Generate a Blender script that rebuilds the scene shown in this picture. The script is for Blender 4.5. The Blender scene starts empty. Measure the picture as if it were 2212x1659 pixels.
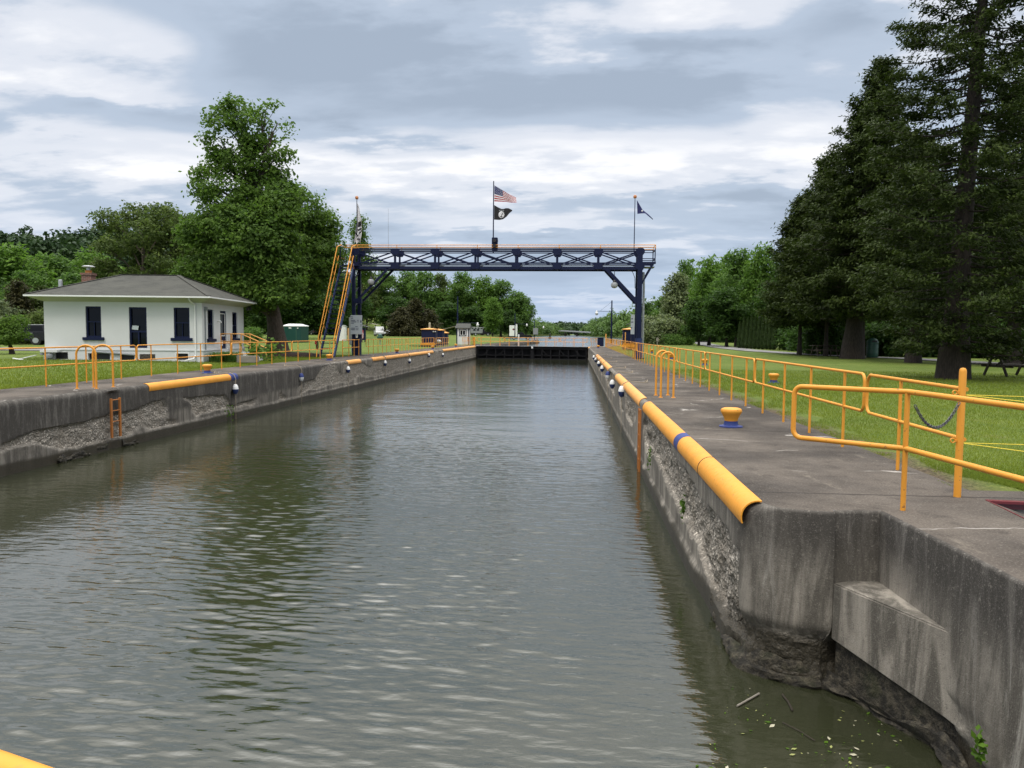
import bpy, bmesh, math, random
import numpy as np
from mathutils import Vector, Matrix
R = math.radians
sc = bpy.context.scene
COL = sc.collection

# ------------------------------------------------------------------ camera
CAMH = 1.46
F = 1661.0                       # focal length in units of a 2212 px wide picture
TH, PS, RO = R(3.743), R(4.568), R(0.5)
_r = np.array([math.cos(PS), math.sin(PS), 0.0]); _wh = np.array([-math.sin(PS), math.cos(PS), 0.0]); _z = np.array([0, 0, 1.0])
_w = math.cos(TH) * _wh - math.sin(TH) * _z
_u = math.sin(TH) * _wh + math.cos(TH) * _z
RT = _r * math.cos(RO) + _u * math.sin(RO)
UP = -_r * math.sin(RO) + _u * math.cos(RO)
cam = bpy.data.cameras.new('camera')
cam.sensor_width = 36.0
cam.lens = F / 2212 * 36.0
cam.clip_start = 0.1
cam.clip_end = 8000
cob = bpy.data.objects.new('camera', cam)
COL.objects.link(cob)
cob.matrix_world = Matrix(((RT[0], UP[0], -_w[0], 0), (RT[1], UP[1], -_w[1], 0), (RT[2], UP[2], -_w[2], CAMH), (0, 0, 0, 1)))
sc.camera = cob

def ray(x, y): return RT * (x - 1106) / F - UP * (y - 829.5) / F + _w
def G(x, y, zz=0.0):
    d = ray(x, y); p = d * ((zz - CAMH) / d[2]); return (p[0], p[1], zz)
def AY(x, y, yy):
    d = ray(x, y); p = d * (yy / d[1]); return (p[0], yy, p[2] + CAMH)
def HX(x, yy, y=722): return AY(x, y, yy)[0]
def HZ(x, y, yy): return AY(x, y, yy)[2]

# ------------------------------------------------------------------ world, sun, exposure
SUN_EL, SUN_AZ = R(58), R(205)      # azimuth measured from +Y towards +X
w = bpy.data.worlds.new('World'); sc.world = w; w.use_nodes = True
nt = w.node_tree; N = nt.nodes; L = nt.links
for n in list(N): N.remove(n)
def node(t, **k):
    n = N.new(t)
    for a, v in k.items(): setattr(n, a, v)
    return n
def M(op, a, b=None, c=None, clamp=False):
    n = node('ShaderNodeMath', operation=op, use_clamp=clamp)
    for i, v in enumerate((a, b, c)):
        if v is None: continue
        if isinstance(v, (int, float)): n.inputs[i].default_value = v
        else: L.new(v, n.inputs[i])
    return n.outputs[0]
out = node('ShaderNodeOutputWorld'); bg = node('ShaderNodeBackground'); bg.inputs['Strength'].default_value = 0.1
L.new(bg.outputs[0], out.inputs[0])
tc = node('ShaderNodeTexCoord')
sep = node('ShaderNodeSeparateXYZ'); L.new(tc.outputs['Generated'], sep.inputs[0])
dx, dy, dz = sep.outputs
zc = M('ADD', M('MAXIMUM', dz, 0.0), 0.16)
cmb = node('ShaderNodeCombineXYZ'); L.new(M('DIVIDE', dx, zc), cmb.inputs[0]); L.new(M('DIVIDE', dy, zc), cmb.inputs[1])
n1 = node('ShaderNodeTexNoise'); n1.inputs['Scale'].default_value = 1.15; n1.inputs['Detail'].default_value = 7; n1.inputs['Roughness'].default_value = 0.52; n1.inputs['Distortion'].default_value = 0.25
mp = node('ShaderNodeMapping'); mp.inputs['Location'].default_value = (3.1, 7.4, 0); mp.inputs['Scale'].default_value = (0.75, 1.25, 1)
L.new(cmb.outputs[0], mp.inputs[0]); L.new(mp.outputs[0], n1.inputs[0])
n2 = node('ShaderNodeTexNoise'); n2.inputs['Scale'].default_value = 4.4; n2.inputs['Detail'].default_value = 9; n2.inputs['Roughness'].default_value = 0.55
L.new(mp.outputs[0], n2.inputs[0])
warp = M('MULTIPLY', M('SUBTRACT', n2.outputs[0], 0.5), 0.16)
az = M('ADD', M('ARCTAN2', dx, dy), warp)
el = M('ADD', M('ARCSINE', dz), M('MULTIPLY', warp, 0.45))
# broad cloud masses of this sky, given by compass direction and height above the horizon
CL = [(900, 130, 460, 120, -.60), (1480, 190, 300, 85, -.42), (1815, 40, 110, 45, -.45), (640, 120, 240, 130, -.2), (330, 250, 330, 28, -.4), (60, 290, 210, 30, -.3), (170, 120, 190, 90, .30),
      (350, 110, 100, 45, .3), (420, 235, 160, 22, .2), (1250, 320, 420, 45, .5), (700, 340, 230, 16, .25), (300, 350, 300, 24, .35), (1180, 490, 260, 10, .25), (1700, 120, 170, 50, .08), (1750, 230, 150, 80, .25), (1250, 640, 150, 10, .3),
      (800, 318, 130, 22, -.42), (1250, 570, 620, 45, -.32), (950, 440, 320, 34, -.22), (1560, 450, 320, 50, -.30), (60, 440, 300, 30, -.1), (1100, 320, 900, 60, .16), (1350, 70, 180, 60, .1), (100, 30, 160, 40, .2)]
tot = M('MULTIPLY', M('SUBTRACT', n1.outputs[0], 0.5), 1.9)
tot = M('ADD', tot, M('MULTIPLY', M('SUBTRACT', n2.outputs[0], 0.5), 1.3))
for (cx, cy, sx, sy, amp) in CL:
    d = ray(cx, cy); d = d / np.linalg.norm(d)
    a0, e0 = math.atan2(d[0], d[1]), math.asin(d[2])
    t = M('ADD', M('POWER', M('ABSOLUTE', M('DIVIDE', M('SUBTRACT', az, a0), sx / F)), 2.0), M('POWER', M('ABSOLUTE', M('DIVIDE', M('SUBTRACT', el, e0), sy / F)), 2.0))
    tot = M('ADD', tot, M('MULTIPLY', M('EXPONENT', M('MULTIPLY', t, -1.0)), amp))
fac = M('ADD', M('MULTIPLY', tot, 0.85), 0.5, clamp=True)
ramp = node('ShaderNodeValToRGB'); L.new(fac, ramp.inputs[0])
cr = ramp.color_ramp; cr.interpolation = 'EASE'
cr.elements[0].position = 0.0; cr.elements[0].color = (3.9, 4.65, 5.75, 1)
cr.elements[1].position = 1.0; cr.elements[1].color = (10.2, 10.2, 10.4, 1)
e = cr.elements.new(0.35); e.color = (5.0, 5.85, 7.1, 1)
e = cr.elements.new(0.62); e.color = (7.8, 8.15, 8.9, 1)
# blue-grey veil towards the horizon
veil = M('POWER', M('SUBTRACT', 1.0, M('MINIMUM', M('DIVIDE', M('MAXIMUM', dz, 0.0), 0.17), 1.0)), 1.6)
mixh = node('ShaderNodeMix', data_type='RGBA'); L.new(M('MULTIPLY', veil, 0.75), mixh.inputs[0]); L.new(ramp.outputs[0], mixh.inputs[6]); mixh.inputs[7].default_value = (4.2, 5.6, 8.1, 1)
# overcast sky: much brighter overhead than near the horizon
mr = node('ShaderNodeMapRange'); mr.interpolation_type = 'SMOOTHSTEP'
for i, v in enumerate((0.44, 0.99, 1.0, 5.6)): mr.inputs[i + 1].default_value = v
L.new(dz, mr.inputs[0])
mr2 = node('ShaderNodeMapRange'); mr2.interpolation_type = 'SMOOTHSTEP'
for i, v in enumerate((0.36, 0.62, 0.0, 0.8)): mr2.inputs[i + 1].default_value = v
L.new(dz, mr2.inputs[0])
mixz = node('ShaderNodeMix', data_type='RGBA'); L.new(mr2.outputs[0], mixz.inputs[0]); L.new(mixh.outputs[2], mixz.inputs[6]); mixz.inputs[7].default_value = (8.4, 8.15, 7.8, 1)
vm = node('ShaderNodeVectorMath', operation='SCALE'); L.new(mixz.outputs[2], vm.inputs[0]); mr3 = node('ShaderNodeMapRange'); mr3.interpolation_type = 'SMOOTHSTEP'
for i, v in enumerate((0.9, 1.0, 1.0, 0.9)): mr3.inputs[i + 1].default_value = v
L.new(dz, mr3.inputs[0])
mr4 = node('ShaderNodeMapRange'); mr4.interpolation_type = 'SMOOTHSTEP'      # extra brightness above the frame, strongest ahead, added to lift water reflections
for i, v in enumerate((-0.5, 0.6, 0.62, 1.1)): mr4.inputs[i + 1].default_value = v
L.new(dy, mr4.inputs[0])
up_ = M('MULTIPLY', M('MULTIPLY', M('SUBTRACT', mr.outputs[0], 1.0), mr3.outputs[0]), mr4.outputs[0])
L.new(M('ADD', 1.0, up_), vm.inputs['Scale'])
sky = node('ShaderNodeTexSky'); sky.sky_type = 'NISHITA'; sky.sun_disc = False; sky.sun_elevation = SUN_EL; sky.sun_rotation = SUN_AZ
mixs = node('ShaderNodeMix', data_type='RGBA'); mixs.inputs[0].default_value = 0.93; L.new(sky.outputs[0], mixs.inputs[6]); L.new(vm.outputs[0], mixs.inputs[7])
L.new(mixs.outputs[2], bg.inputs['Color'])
sl = bpy.data.lights.new('sun', 'SUN'); sl.energy = 1.5; sl.angle = R(18); sl.color = (1.0, 0.93, 0.82)
so = bpy.data.objects.new('sun', sl); COL.objects.link(so)
sd = Vector((math.sin(SUN_AZ) * math.cos(SUN_EL), math.cos(SUN_AZ) * math.cos(SUN_EL), math.sin(SUN_EL)))
so.rotation_euler = sd.to_track_quat('Z', 'Y').to_euler(); so.location = (0, 0, 60)
sc.view_settings.view_transform = 'Standard'; sc.view_settings.look = 'None'; sc.view_settings.exposure = 0.07; sc.view_settings.gamma = 1.0
sc.view_settings.use_curve_mapping = False
sc.render.engine = 'CYCLES'
sc.cycles.max_bounces = 8; sc.cycles.transparent_max_bounces = 6; sc.cycles.caustics_reflective = False; sc.cycles.caustics_refractive = False

# ------------------------------------------------------------------ numpy noise
def _h(ix, iy, iz, s):
    n = (ix.astype(np.int64) * 374761393 + iy.astype(np.int64) * 668265263 + iz.astype(np.int64) * 2147483647 + s * 974711) & 0x7fffffff
    n = ((n ^ (n >> 13)) * 1274126177) & 0x7fffffff
    n = (n ^ (n >> 16)) & 0xffff
    return n / 65535.0
def vnoise(x, y, z=None, s=0):
    x = np.asarray(x, float); y = np.asarray(y, float); z = np.zeros_like(x) if z is None else np.asarray(z, float)
    x, y, z = np.broadcast_arrays(x, y, z)
    ix, iy, iz = np.floor(x), np.floor(y), np.floor(z)
    fx, fy, fz = x - ix, y - iy, z - iz
    fx, fy, fz = [f * f * (3 - 2 * f) for f in (fx, fy, fz)]
    r = 0
    for a in (0, 1):
        for b in (0, 1):
            for c in (0, 1):
                r = r + _h(ix + a, iy + b, iz + c, s) * (fx if a else 1 - fx) * (fy if b else 1 - fy) * (fz if c else 1 - fz)
    return r
def fbm(x, y, z=None, o=4, s=0):
    r = 0; a = 0.5; t = 0
    for i in range(o):
        k = 2.03 ** i
        r = r + a * vnoise(np.asarray(x) * k, np.asarray(y) * k, None if z is None else np.asarray(z) * k, s + i); t += a; a *= 0.5
    return r / t
def sstep(a, b, x):
    t = np.clip((np.asarray(x, float) - a) / (b - a), 0, 1); return t * t * (3 - 2 * t)

# ------------------------------------------------------------------ materials
MATS = {}
class NT:
    def __init__(s, name):
        s.m = bpy.data.materials.new(name); s.m.use_nodes = True
        s.t = s.m.node_tree; s.b = s.t.nodes['Principled BSDF']; s.o = s.t.nodes['Material Output']
        MATS[name] = s.m
    def n(s, t, **k):
        n = s.t.nodes.new(t)
        for a, v in k.items(): setattr(n, a, v)
        return n
    def l(s, a, b): s.t.links.new(a, b)
    def inp(s, sock, v):
        if isinstance(v, (int, float)): sock.default_value = v
        elif isinstance(v, tuple): sock.default_value = v if len(v) == len(sock.default_value) else v + (1,)
        else: s.l(v, sock)
    def math(s, op, a, b=None, c=None, clamp=False):
        n = s.n('ShaderNodeMath', operation=op, use_clamp=clamp)
        for i, v in enumerate((a, b, c)):
            if v is not None: s.inp(n.inputs[i], v)
        return n.outputs[0]
    def obj(s, scale=(1, 1, 1), loc=(0, 0, 0), world=False):
        if world: c = s.n('ShaderNodeNewGeometry').outputs['Position']
        else: c = s.n('ShaderNodeTexCoord').outputs['Object']
        m = s.n('ShaderNodeMapping'); m.inputs['Scale'].default_value = scale; m.inputs['Location'].default_value = loc
        s.l(c, m.inputs[0]); return m.outputs[0]
    def noise(s, v, scale, det=4, rough=.55, dist=0):
        n = s.n('ShaderNodeTexNoise'); s.l(v, n.inputs[0]); n.inputs['Scale'].default_value = scale; n.inputs['Detail'].default_value = det
        n.inputs['Roughness'].default_value = rough; n.inputs['Distortion'].default_value = dist
        return n.outputs[0]
    def ss(s, v, a, b, lo=0., hi=1.):
        n = s.n('ShaderNodeMapRange', interpolation_type='SMOOTHSTEP'); s.inp(n.inputs[0], v)
        for i, q in enumerate((a, b, lo, hi)): n.inputs[i + 1].default_value = q
        return n.outputs[0]
    def mix(s, f, a, b, blend='MIX'):
        n = s.n('ShaderNodeMix', data_type='RGBA', blend_type=blend); s.inp(n.inputs[0], f); s.inp(n.inputs[6], a); s.inp(n.inputs[7], b); return n.outputs[2]
    def bump(s, h, dist, strength=1.0, nrm=None):
        n = s.n('ShaderNodeBump'); s.inp(n.inputs['Height'], h); n.inputs['Distance'].default_value = dist; n.inputs['Strength'].default_value = strength
        if nrm is not None: s.l(nrm, n.inputs['Normal'])
        return n.outputs[0]
    def attr(s, name): return s.n('ShaderNodeAttribute', attribute_name=name).outputs['Fac']

def paint(name, col, rough=.45, var=.18, grime=.25, gscale=3.0, metal=0.0, bump=.0, spec=.5, chips=0):
    """painted / plain surface with uneven tone, grime spots and fine wear"""
    s = NT(name); v = s.obj(world=True)
    a = s.noise(v, gscale, 5); b = s.noise(v, gscale * 9, 4, .6)
    c = s.mix(s.ss(a, .3, .7, 0, var), col, tuple(x * .62 for x in col))
    c = s.mix(s.ss(b, .62, .8, 0, grime), c, (.12, .1, .08))
    if chips:
        ch = s.math('MAXIMUM', s.ss(s.noise(v, 16, 5, .6), .665, .69), s.ss(s.noise(s.obj((7, .9, 7), world=True), 4, 5, .6), .68, .71))
        c = s.mix(s.math('MULTIPLY', ch, chips), c, s.mix(a, (.06, .045, .035), (.22, .10, .04)))
    s.l(c, s.b.inputs['Base Color'])
    s.inp(s.b.inputs['Roughness'], s.ss(b, .2, .8, rough - .08, rough + .15)); s.b.inputs['Metallic'].default_value = metal
    s.b.inputs['Specular IOR Level'].default_value = spec
    if bump: s.l(s.bump(b, bump), s.b.inputs['Normal'])
    return s.m
YEL = paint('yellow_paint', (.72, .305, .028), .5, .30, .32, 2.0, chips=.75)
YELW = paint('worn_yellow_paint', (.74, .35, .085), .6, .3, .5, 2.5, chips=.8)
NAVY = paint('navy_paint', (.006, .011, .044), .5, .3, .10, spec=.22)
NAVYL = paint('faded_navy_paint', (.022, .038, .12), .5, .3, .2, spec=.3)
BLUE = paint('blue_paint', (.035, .055, .20), .5, .4, .35, 5, spec=.3)
CHAINM = paint('chain_steel', (.11, .11, .12), .45, .3, .2, 20, metal=.6)
BLACK = paint('black_iron', (.012, .012, .015), .45, .3, .1)
GATEM = paint('dark_gate_steel', (.010, .010, .012), .6, .4, .2, spec=.2)
WHITE = paint('white_paint', (.74, .75, .74), .5, .08, .05, 1.5)
WALLW = paint('white_masonry', (.60, .612, .615), .7, .10, .06, 1.2, bump=.004)
SOFFIT = paint('cream_soffit', (.42, .42, .33), .6, .1, .05)
GREY = paint('grey_metal', (.24, .255, .265), .45, .2, .15, 2.0)
GALV = paint('galvanised', (.45, .47, .48), .4, .3, .2, 3.0, metal=.5)
SIGNM = paint('sign_face', (.45, .50, .52), .5, .12, .1)
TEXTM = paint('sign_lettering', (.07, .08, .12), .6, .2, .1)
RED = paint('red_paint', (.40, .03, .03), .45, .2, .2)
MAROON = paint('maroon_steel', (.13, .012, .015), .4, .3, .2)
ORANGE = paint('orange_ball', (.55, .22, .09), .5, .2, .1)
GREEN = paint('dark_green_plastic', (.008, .055, .045), .35, .2, .1)
GREENC = paint('green_can_paint', (.03, .09, .065), .45, .2, .2)
CARBLK = paint('black_car_paint', (.008, .008, .010), .18, .1, .03)
CARGRY = paint('grey_car_paint', (.05, .05, .055), .2, .1, .03)
CARWHT = paint('white_car_paint', (.50, .51, .52), .25, .08, .05)
TYRE = paint('tyre_rubber', (.012, .012, .012), .8, .2, .1)
ROPEM = paint('rope_fibre', (.32, .27, .20), .9, .4, .3, 30)
ROPEY = paint('yellow_rope', (.80, .62, .06), .7, .2, .1, 20)
WOODD = paint('dark_stained_wood', (.028, .020, .013), .7, .4, .2, 5)
WOODG = paint('weathered_wood', (.22, .20, .17), .8, .4, .3, 5)
TANW = paint('tan_pipe', (.55, .33, .16), .6, .3, .3)
RUST = paint('rusty_orange_steel', (.42, .15, .03), .65, .5, .5, 6)
MULCH = paint('bark_mulch', (.05, .03, .02), .95, .5, .4, 12, bump=.03)
CLOTHK = paint('black_cloth', (.012, .012, .014), .8, .2, 0)
CLOTHB = paint('navy_cloth', (.015, .02, .10), .75, .2, 0)
CLOTHW = paint('white_cloth', (.75, .74, .76), .8, .1, 0)
CLOTHR = paint('red_cloth', (.36, .015, .025), .8, .1, 0)
CLOTHC = paint('canton_blue_cloth', (.02, .03, .12), .8, .1, 0)
STONE = paint('grey_stone', (.085, .075, .062), .9, .6, .6, 1.1, bump=.12, spec=.15)
SHED = paint('shed_roofing', (.055, .058, .052), .85, .3, .3, 4)

def glass(name, col=(.004, .005, .007), rough=.04):
    s = NT(name); s.b.inputs['Base Color'].default_value = col + (1,); s.b.inputs['Roughness'].default_value = rough; s.b.inputs['IOR'].default_value = 1.3
    return s.m
GLASS = glass('window_glass'); GLASSL = glass('grey_glass', (.12, .13, .14), .1)
s = NT('lamp_globe'); s.b.inputs['Base Color'].default_value = (.45, .46, .46, 1); s.b.inputs['Roughness'].default_value = .15; GLOBE = s.m

# shingle roof
s = NT('grey_shingles'); v = s.obj(); br = s.n('ShaderNodeTexBrick'); s.l(s.obj((1, 1, 1)), br.inputs[0])
br.inputs['Scale'].default_value = 1.0; br.inputs['Brick Width'].default_value = .34; br.inputs['Row Height'].default_value = .15; br.inputs['Mortar Size'].default_value = .012
br.inputs['Color1'].default_value = (.078, .079, .071, 1); br.inputs['Color2'].default_value = (.056, .058, .052, 1); br.inputs['Mortar'].default_value = (.08, .08, .075, 1)
c = s.mix(s.ss(s.noise(v, 1.1, 5), .35, .7, 0, .5), br.outputs[0], (.10, .10, .088)); c = s.mix(s.ss(s.noise(v, 60, 2), .5, .8, 0, .5), c, (.07, .07, .065))
s.l(c, s.b.inputs['Base Color']); s.b.inputs['Roughness'].default_value = .92; s.b.inputs['Specular IOR Level'].default_value = .08; s.l(s.bump(br.outputs[1], .01, .6), s.b.inputs['Normal']); ROOF = s.m
# brick
s = NT('red_brick'); br = s.n('ShaderNodeTexBrick'); v = s.obj((1, 1, 1)); mpn = s.n('ShaderNodeMapping'); mpn.inputs['Rotation'].default_value = (R(90), 0, 0); s.l(v, mpn.inputs[0]); s.l(mpn.outputs[0], br.inputs[0])
br.inputs['Scale'].default_value = 1; br.inputs['Brick Width'].default_value = .2; br.inputs['Row Height'].default_value = .07; br.inputs['Mortar Size'].default_value = .008
br.inputs['Color1'].default_value = (.19, .075, .055, 1); br.inputs['Color2'].default_value = (.13, .06, .045, 1); br.inputs['Mortar'].default_value = (.24, .20, .17, 1)
s.l(br.outputs[0], s.b.inputs['Base Color']); s.b.inputs['Roughness'].default_value = .9; BRICK = s.m

def leafmat(name, col, trans=.42, var=.5, warm=(1.25, 1.1, .7)):
    s = NT(name); t = s.attr('tint')
    rnd = s.n('ShaderNodeNewGeometry').outputs['Random Per Island']
    c = s.mix(t, tuple(x * (1 - var * .55) for x in col), tuple(x * (1 + var * .7) * k for x, k in zip(col, warm)))
    c = s.mix(s.math('MULTIPLY', rnd, .55), c, tuple(x * .5 for x in col))
    s.l(c, s.b.inputs['Base Color']); s.b.inputs['Roughness'].default_value = .55; s.b.inputs['Specular IOR Level'].default_value = .12
    tr = s.n('ShaderNodeBsdfTranslucent'); s.l(s.mix(.5, c, tuple(min(1, x * k) for x, k in zip(col, (1.6, 1.7, .7)))), tr.inputs[0])
    mx = s.n('ShaderNodeMixShader'); mx.inputs[0].default_value = trans; s.l(s.b.outputs[0], mx.inputs[1]); s.l(tr.outputs[0], mx.inputs[2]); s.l(mx.outputs[0], s.o.inputs[0])
    return s.m
LF_MAPLE = leafmat('maple_leaves', (0.083, 0.155, 0.038))
LF_LOCUST = leafmat('locust_leaves', (0.084, 0.128, 0.047))
LF_BRIGHT = leafmat('bright_leaves', (0.090, 0.179, 0.039))
LF_MID = leafmat('green_leaves', (0.088, 0.171, 0.049))
LF_DARK = leafmat('dark_leaves', (0.043, 0.091, 0.027))
LF_CEDAR = leafmat('cedar_foliage', (.034, .056, .016), .2, .7, (1.2, 1.05, .6))
LF_BROWN = leafmat('brownish_conifer_foliage', (.040, .042, .020), .15)
LF_WILLOW = leafmat('silvery_leaves', (0.131, 0.175, 0.106), .3)
LF_ARB = leafmat('arborvitae_foliage', (.026, .050, .016), .15)
LF_FAR = leafmat('far_leaves', (0.108, 0.189, 0.076), .3)
LF_HILL = leafmat('hill_leaves', (0.034, 0.068, 0.034), .2)
LF_GRASS = leafmat('grass_blades', (.165, .225, .042), .35, .4, (1.3, 1.1, .7))
LF_WEED = leafmat('weed_leaves', (.07, .15, .02), .3)
def bark(name, col):
    s = NT(name); v = s.obj((3, 3, .7)); a = s.noise(v, 6, 6, .65)
    s.l(s.mix(s.ss(a, .35, .7), tuple(x * .45 for x in col), col), s.b.inputs['Base Color']); s.b.inputs['Roughness'].default_value = .95
    s.l(s.bump(a, .04), s.b.inputs['Normal']); return s.m
BARK = bark('brown_bark', (.11, .085, .065)); BARKD = bark('dark_bark', (.055, .042, .034))

# lawn
s = NT('lawn'); v = s.obj(world=True)
a = s.noise(v, .22, 5, .6); b = s.noise(v, 1.6, 5, .6); c3 = s.noise(v, 26, 4, .65); st = s.noise(s.obj((1, .12, 1), world=True), 2.2, 4)
c = s.mix(s.ss(a, .35, .68), (.112, .158, .024), (.165, .205, .042)); c = s.mix(s.ss(b, .48, .74, 0, .75), c, (.205, .20, .065)); c = s.mix(s.ss(s.noise(v, .45, 5, .65), .50, .70, 0, .55), c, (.062, .10, .018)); c = s.mix(s.ss(st, .45, .75, 0, .35), c, (.055, .105, .018))
c = s.mix(s.ss(c3, .35, .7, .65, 0), c, (.035, .065, .010)); c = s.mix(s.ss(s.noise(v, 5.5, 4, .7), .66, .8, 0, .5), c, (.19, .17, .08))
xs = s.n('ShaderNodeSeparateXYZ'); s.l(s.obj(world=True), xs.inputs[0])
edge = s.math('ADD', s.ss(s.math('ADD', xs.outputs[0], s.math('MULTIPLY', s.math('SUBTRACT', b, .5), .9)), 3.80, 4.45, 1, 0), 0.)
edge = s.math('MULTIPLY', edge, s.ss(xs.outputs[0], 2.0, 2.2)); edge = s.math('MULTIPLY', edge, s.ss(s.noise(v, 1.1, 4), .30, .46)); edge = s.math('MULTIPLY', edge, s.ss(xs.outputs[1], 60, 40, 0, 1))
c = s.mix(edge, c, s.mix(s.ss(c3, .4, .6), (.055, .042, .028), (.13, .10, .065)))
s.l(c, s.b.inputs['Base Color']); s.b.inputs['Roughness'].default_value = .9; s.b.inputs['Specular IOR Level'].default_value = .15; s.l(s.bump(c3, .05, .7), s.b.inputs['Normal']); LAWN = s.m

# weathered walkway concrete
s = NT('weathered_concrete_paving'); v = s.obj(world=True); xs = s.n('ShaderNodeSeparateXYZ'); s.l(v, xs.inputs[0])
a = s.noise(v, .5, 6, .62); b = s.noise(v, 3.2, 6, .65, .4); f = s.noise(v, 55, 3, .7)
c = s.mix(s.ss(a, .35, .66), (.044, .038, .033), (.118, .101, .085)); c = s.mix(s.ss(b, .52, .75, 0, .75), c, (.042, .037, .033)); c = s.mix(s.ss(s.noise(s.obj((1, .45, 1), world=True), 1.3, 6, .7), .60, .74, 0, .55), c, (.27, .235, .19))
c = s.mix(s.ss(f, .54, .70, 0, .6), c, (.24, .22, .19)); c = s.mix(s.ss(f, .44, .32, 0, .6), c, (.03, .027, .025)); c = s.mix(s.ss(s.noise(v, 11, 5, .75), .58, .74, 0, .5), c, (.19, .17, .145))
wv = s.n('ShaderNodeVectorMath', operation='ADD'); s.l(v, wv.inputs[0]); cw = s.n('ShaderNodeTexNoise'); s.l(v, cw.inputs[0]); cw.inputs['Scale'].default_value = 1.1; cw.inputs['Detail'].default_value = 5
s.l(cw.outputs['Color'], wv.inputs[1])
vo = s.n('ShaderNodeTexVoronoi', feature='DISTANCE_TO_EDGE'); s.l(wv.outputs[0], vo.inputs[0]); vo.inputs['Scale'].default_value = .42
crack = s.math('MULTIPLY', s.ss(vo.outputs[0], .003, .011, 1, 0), s.ss(s.noise(v, .8, 3), .52, .6)); c = s.mix(s.math('MULTIPLY', crack, .8), c, (.36, .34, .31))
jy = s.math('FRACT', s.math('DIVIDE', s.math('ADD', xs.outputs[1], s.math('MULTIPLY', s.math('SUBTRACT', b, .5), .05)), 4.7)); jl = s.math('LESS_THAN', s.math('ABSOLUTE', s.math('SUBTRACT', jy, .55)), .004); c = s.mix(s.math('MULTIPLY', jl, .75), c, (.025, .022, .02))
s.l(c, s.b.inputs['Base Color']); s.inp(s.b.inputs['Roughness'], s.ss(b, .3, .7, .75, .95)); s.b.inputs['Specular IOR Level'].default_value = .15
s.l(s.bump(f, .006, .8, s.bump(b, .012, .8)), s.b.inputs['Normal']); PAVE = s.m

# lock wall concrete: smooth stained skin and broken aggregate where attribute spall = 1, wet band at the waterline
s = NT('stained_lock_concrete'); v = s.obj(world=True); xs = s.n('ShaderNodeSeparateXYZ'); s.l(v, xs.inputs[0]); sp = s.attr('spall'); tn = s.attr('tone')
stv = s.noise(s.obj((2.0, 2.0, .30), world=True), 2.2, 7, .68, .6); st2 = s.noise(s.obj((1, 1, .16), world=True), 5.0, 6, .75, .8); bl = s.noise(v, .8, 5, .6); f = s.noise(v, 70, 4, .8); f2 = s.noise(v, 19, 5, .8)
c = s.mix(s.ss(stv, .38, .64), (.105, .096, .081), (.34, .31, .265)); c = s.mix(s.ss(bl, .40, .68, 0, .65), c, (.085, .076, .064)); c = s.mix(s.ss(st2, .57, .74, 0, .7), c, (.44, .42, .375))
c = s.mix(tn, c, s.mix(s.ss(st2, .45, .75), (.056, .051, .045), (.175, .162, .145)))
c = s.mix(s.ss(f2, .55, .72, 0, .55), c, (.05, .046, .04)); c = s.mix(s.ss(f2, .44, .30, 0, .4), c, (.36, .33, .285)); c = s.mix(s.ss(f, .55, .70, 0, .5), c, (.36, .34, .30)); c = s.mix(s.ss(f, .42, .32, 0, .7), c, (.025, .023, .02))
vo = s.n('ShaderNodeTexVoronoi'); s.l(v, vo.inputs[0]); vo.inputs['Scale'].default_value = 17; vo.inputs['Detail'].default_value = 2; vo.inputs['Randomness'].default_value = 1
bw = s.n('ShaderNodeRGBToBW'); s.l(vo.outputs['Color'], bw.inputs[0])
ag = s.mix(bw.outputs[0], (.34, .31, .26), (.86, .78, .67)); ag = s.mix(s.ss(vo.outputs['Distance'], .48, .78, 0, .7), ag, (.05, .045, .038)); ag = s.mix(s.ss(s.noise(v, 2.4, 5), .40, .68, 0, .75), ag, (.25, .22, .18))
c = s.mix(sp, c, ag)
wl = s.math('ADD', xs.outputs[2], s.math('MULTIPLY', s.math('SUBTRACT', s.noise(v, 2.5, 5), .5), .22))
wet = s.attr('wet'); c = s.mix(s.math('MULTIPLY', wet, .9), c, s.mix(s.ss(f, .4, .65), (.020, .018, .012), (.060, .050, .032)))
s.l(c, s.b.inputs['Base Color']); s.inp(s.b.inputs['Roughness'], s.math('SUBTRACT', .9, s.math('MULTIPLY', wet, .45))); s.b.inputs['Specular IOR Level'].default_value = .3
hh = s.math('ADD', s.math('MULTIPLY', f, .35), s.math('MULTIPLY', s.math('MULTIPLY', s.math('SUBTRACT', 1., vo.outputs['Distance']), sp), 2.2)); s.l(s.bump(hh, .018, 1.0), s.b.inputs['Normal']); CONC = s.m
# moss and rubble at the water's edge
s = NT('mossy_rubble'); v = s.obj(world=True); a = s.noise(v, 14, 5, .7); b = s.noise(v, 3, 4)
c = s.mix(s.ss(a, .4, .7), (.016, .014, .010), (.095, .082, .058)); c = s.mix(s.ss(b, .52, .72, 0, .55), c, (.035, .042, .012)); s.l(c, s.b.inputs['Base Color']); s.b.inputs['Roughness'].default_value = .85; s.l(s.bump(a, .06), s.b.inputs['Normal']); MOSS = s.m
# asphalt / gravel
def asphalt(name, col):
    s = NT(name); v = s.obj(world=True); a = s.noise(v, .7, 5); f = s.noise(v, 40, 3)
    c = s.mix(s.ss(a, .35, .7), tuple(x * .75 for x in col), tuple(x * 1.2 for x in col)); c = s.mix(s.ss(f, .55, .75, 0, .4), c, tuple(x * 1.5 for x in col)); s.l(c, s.b.inputs['Base Color']); s.b.inputs['Roughness'].default_value = .9
    return s.m
ASPH = asphalt('pale_asphalt', (.17, .167, .163))
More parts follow.
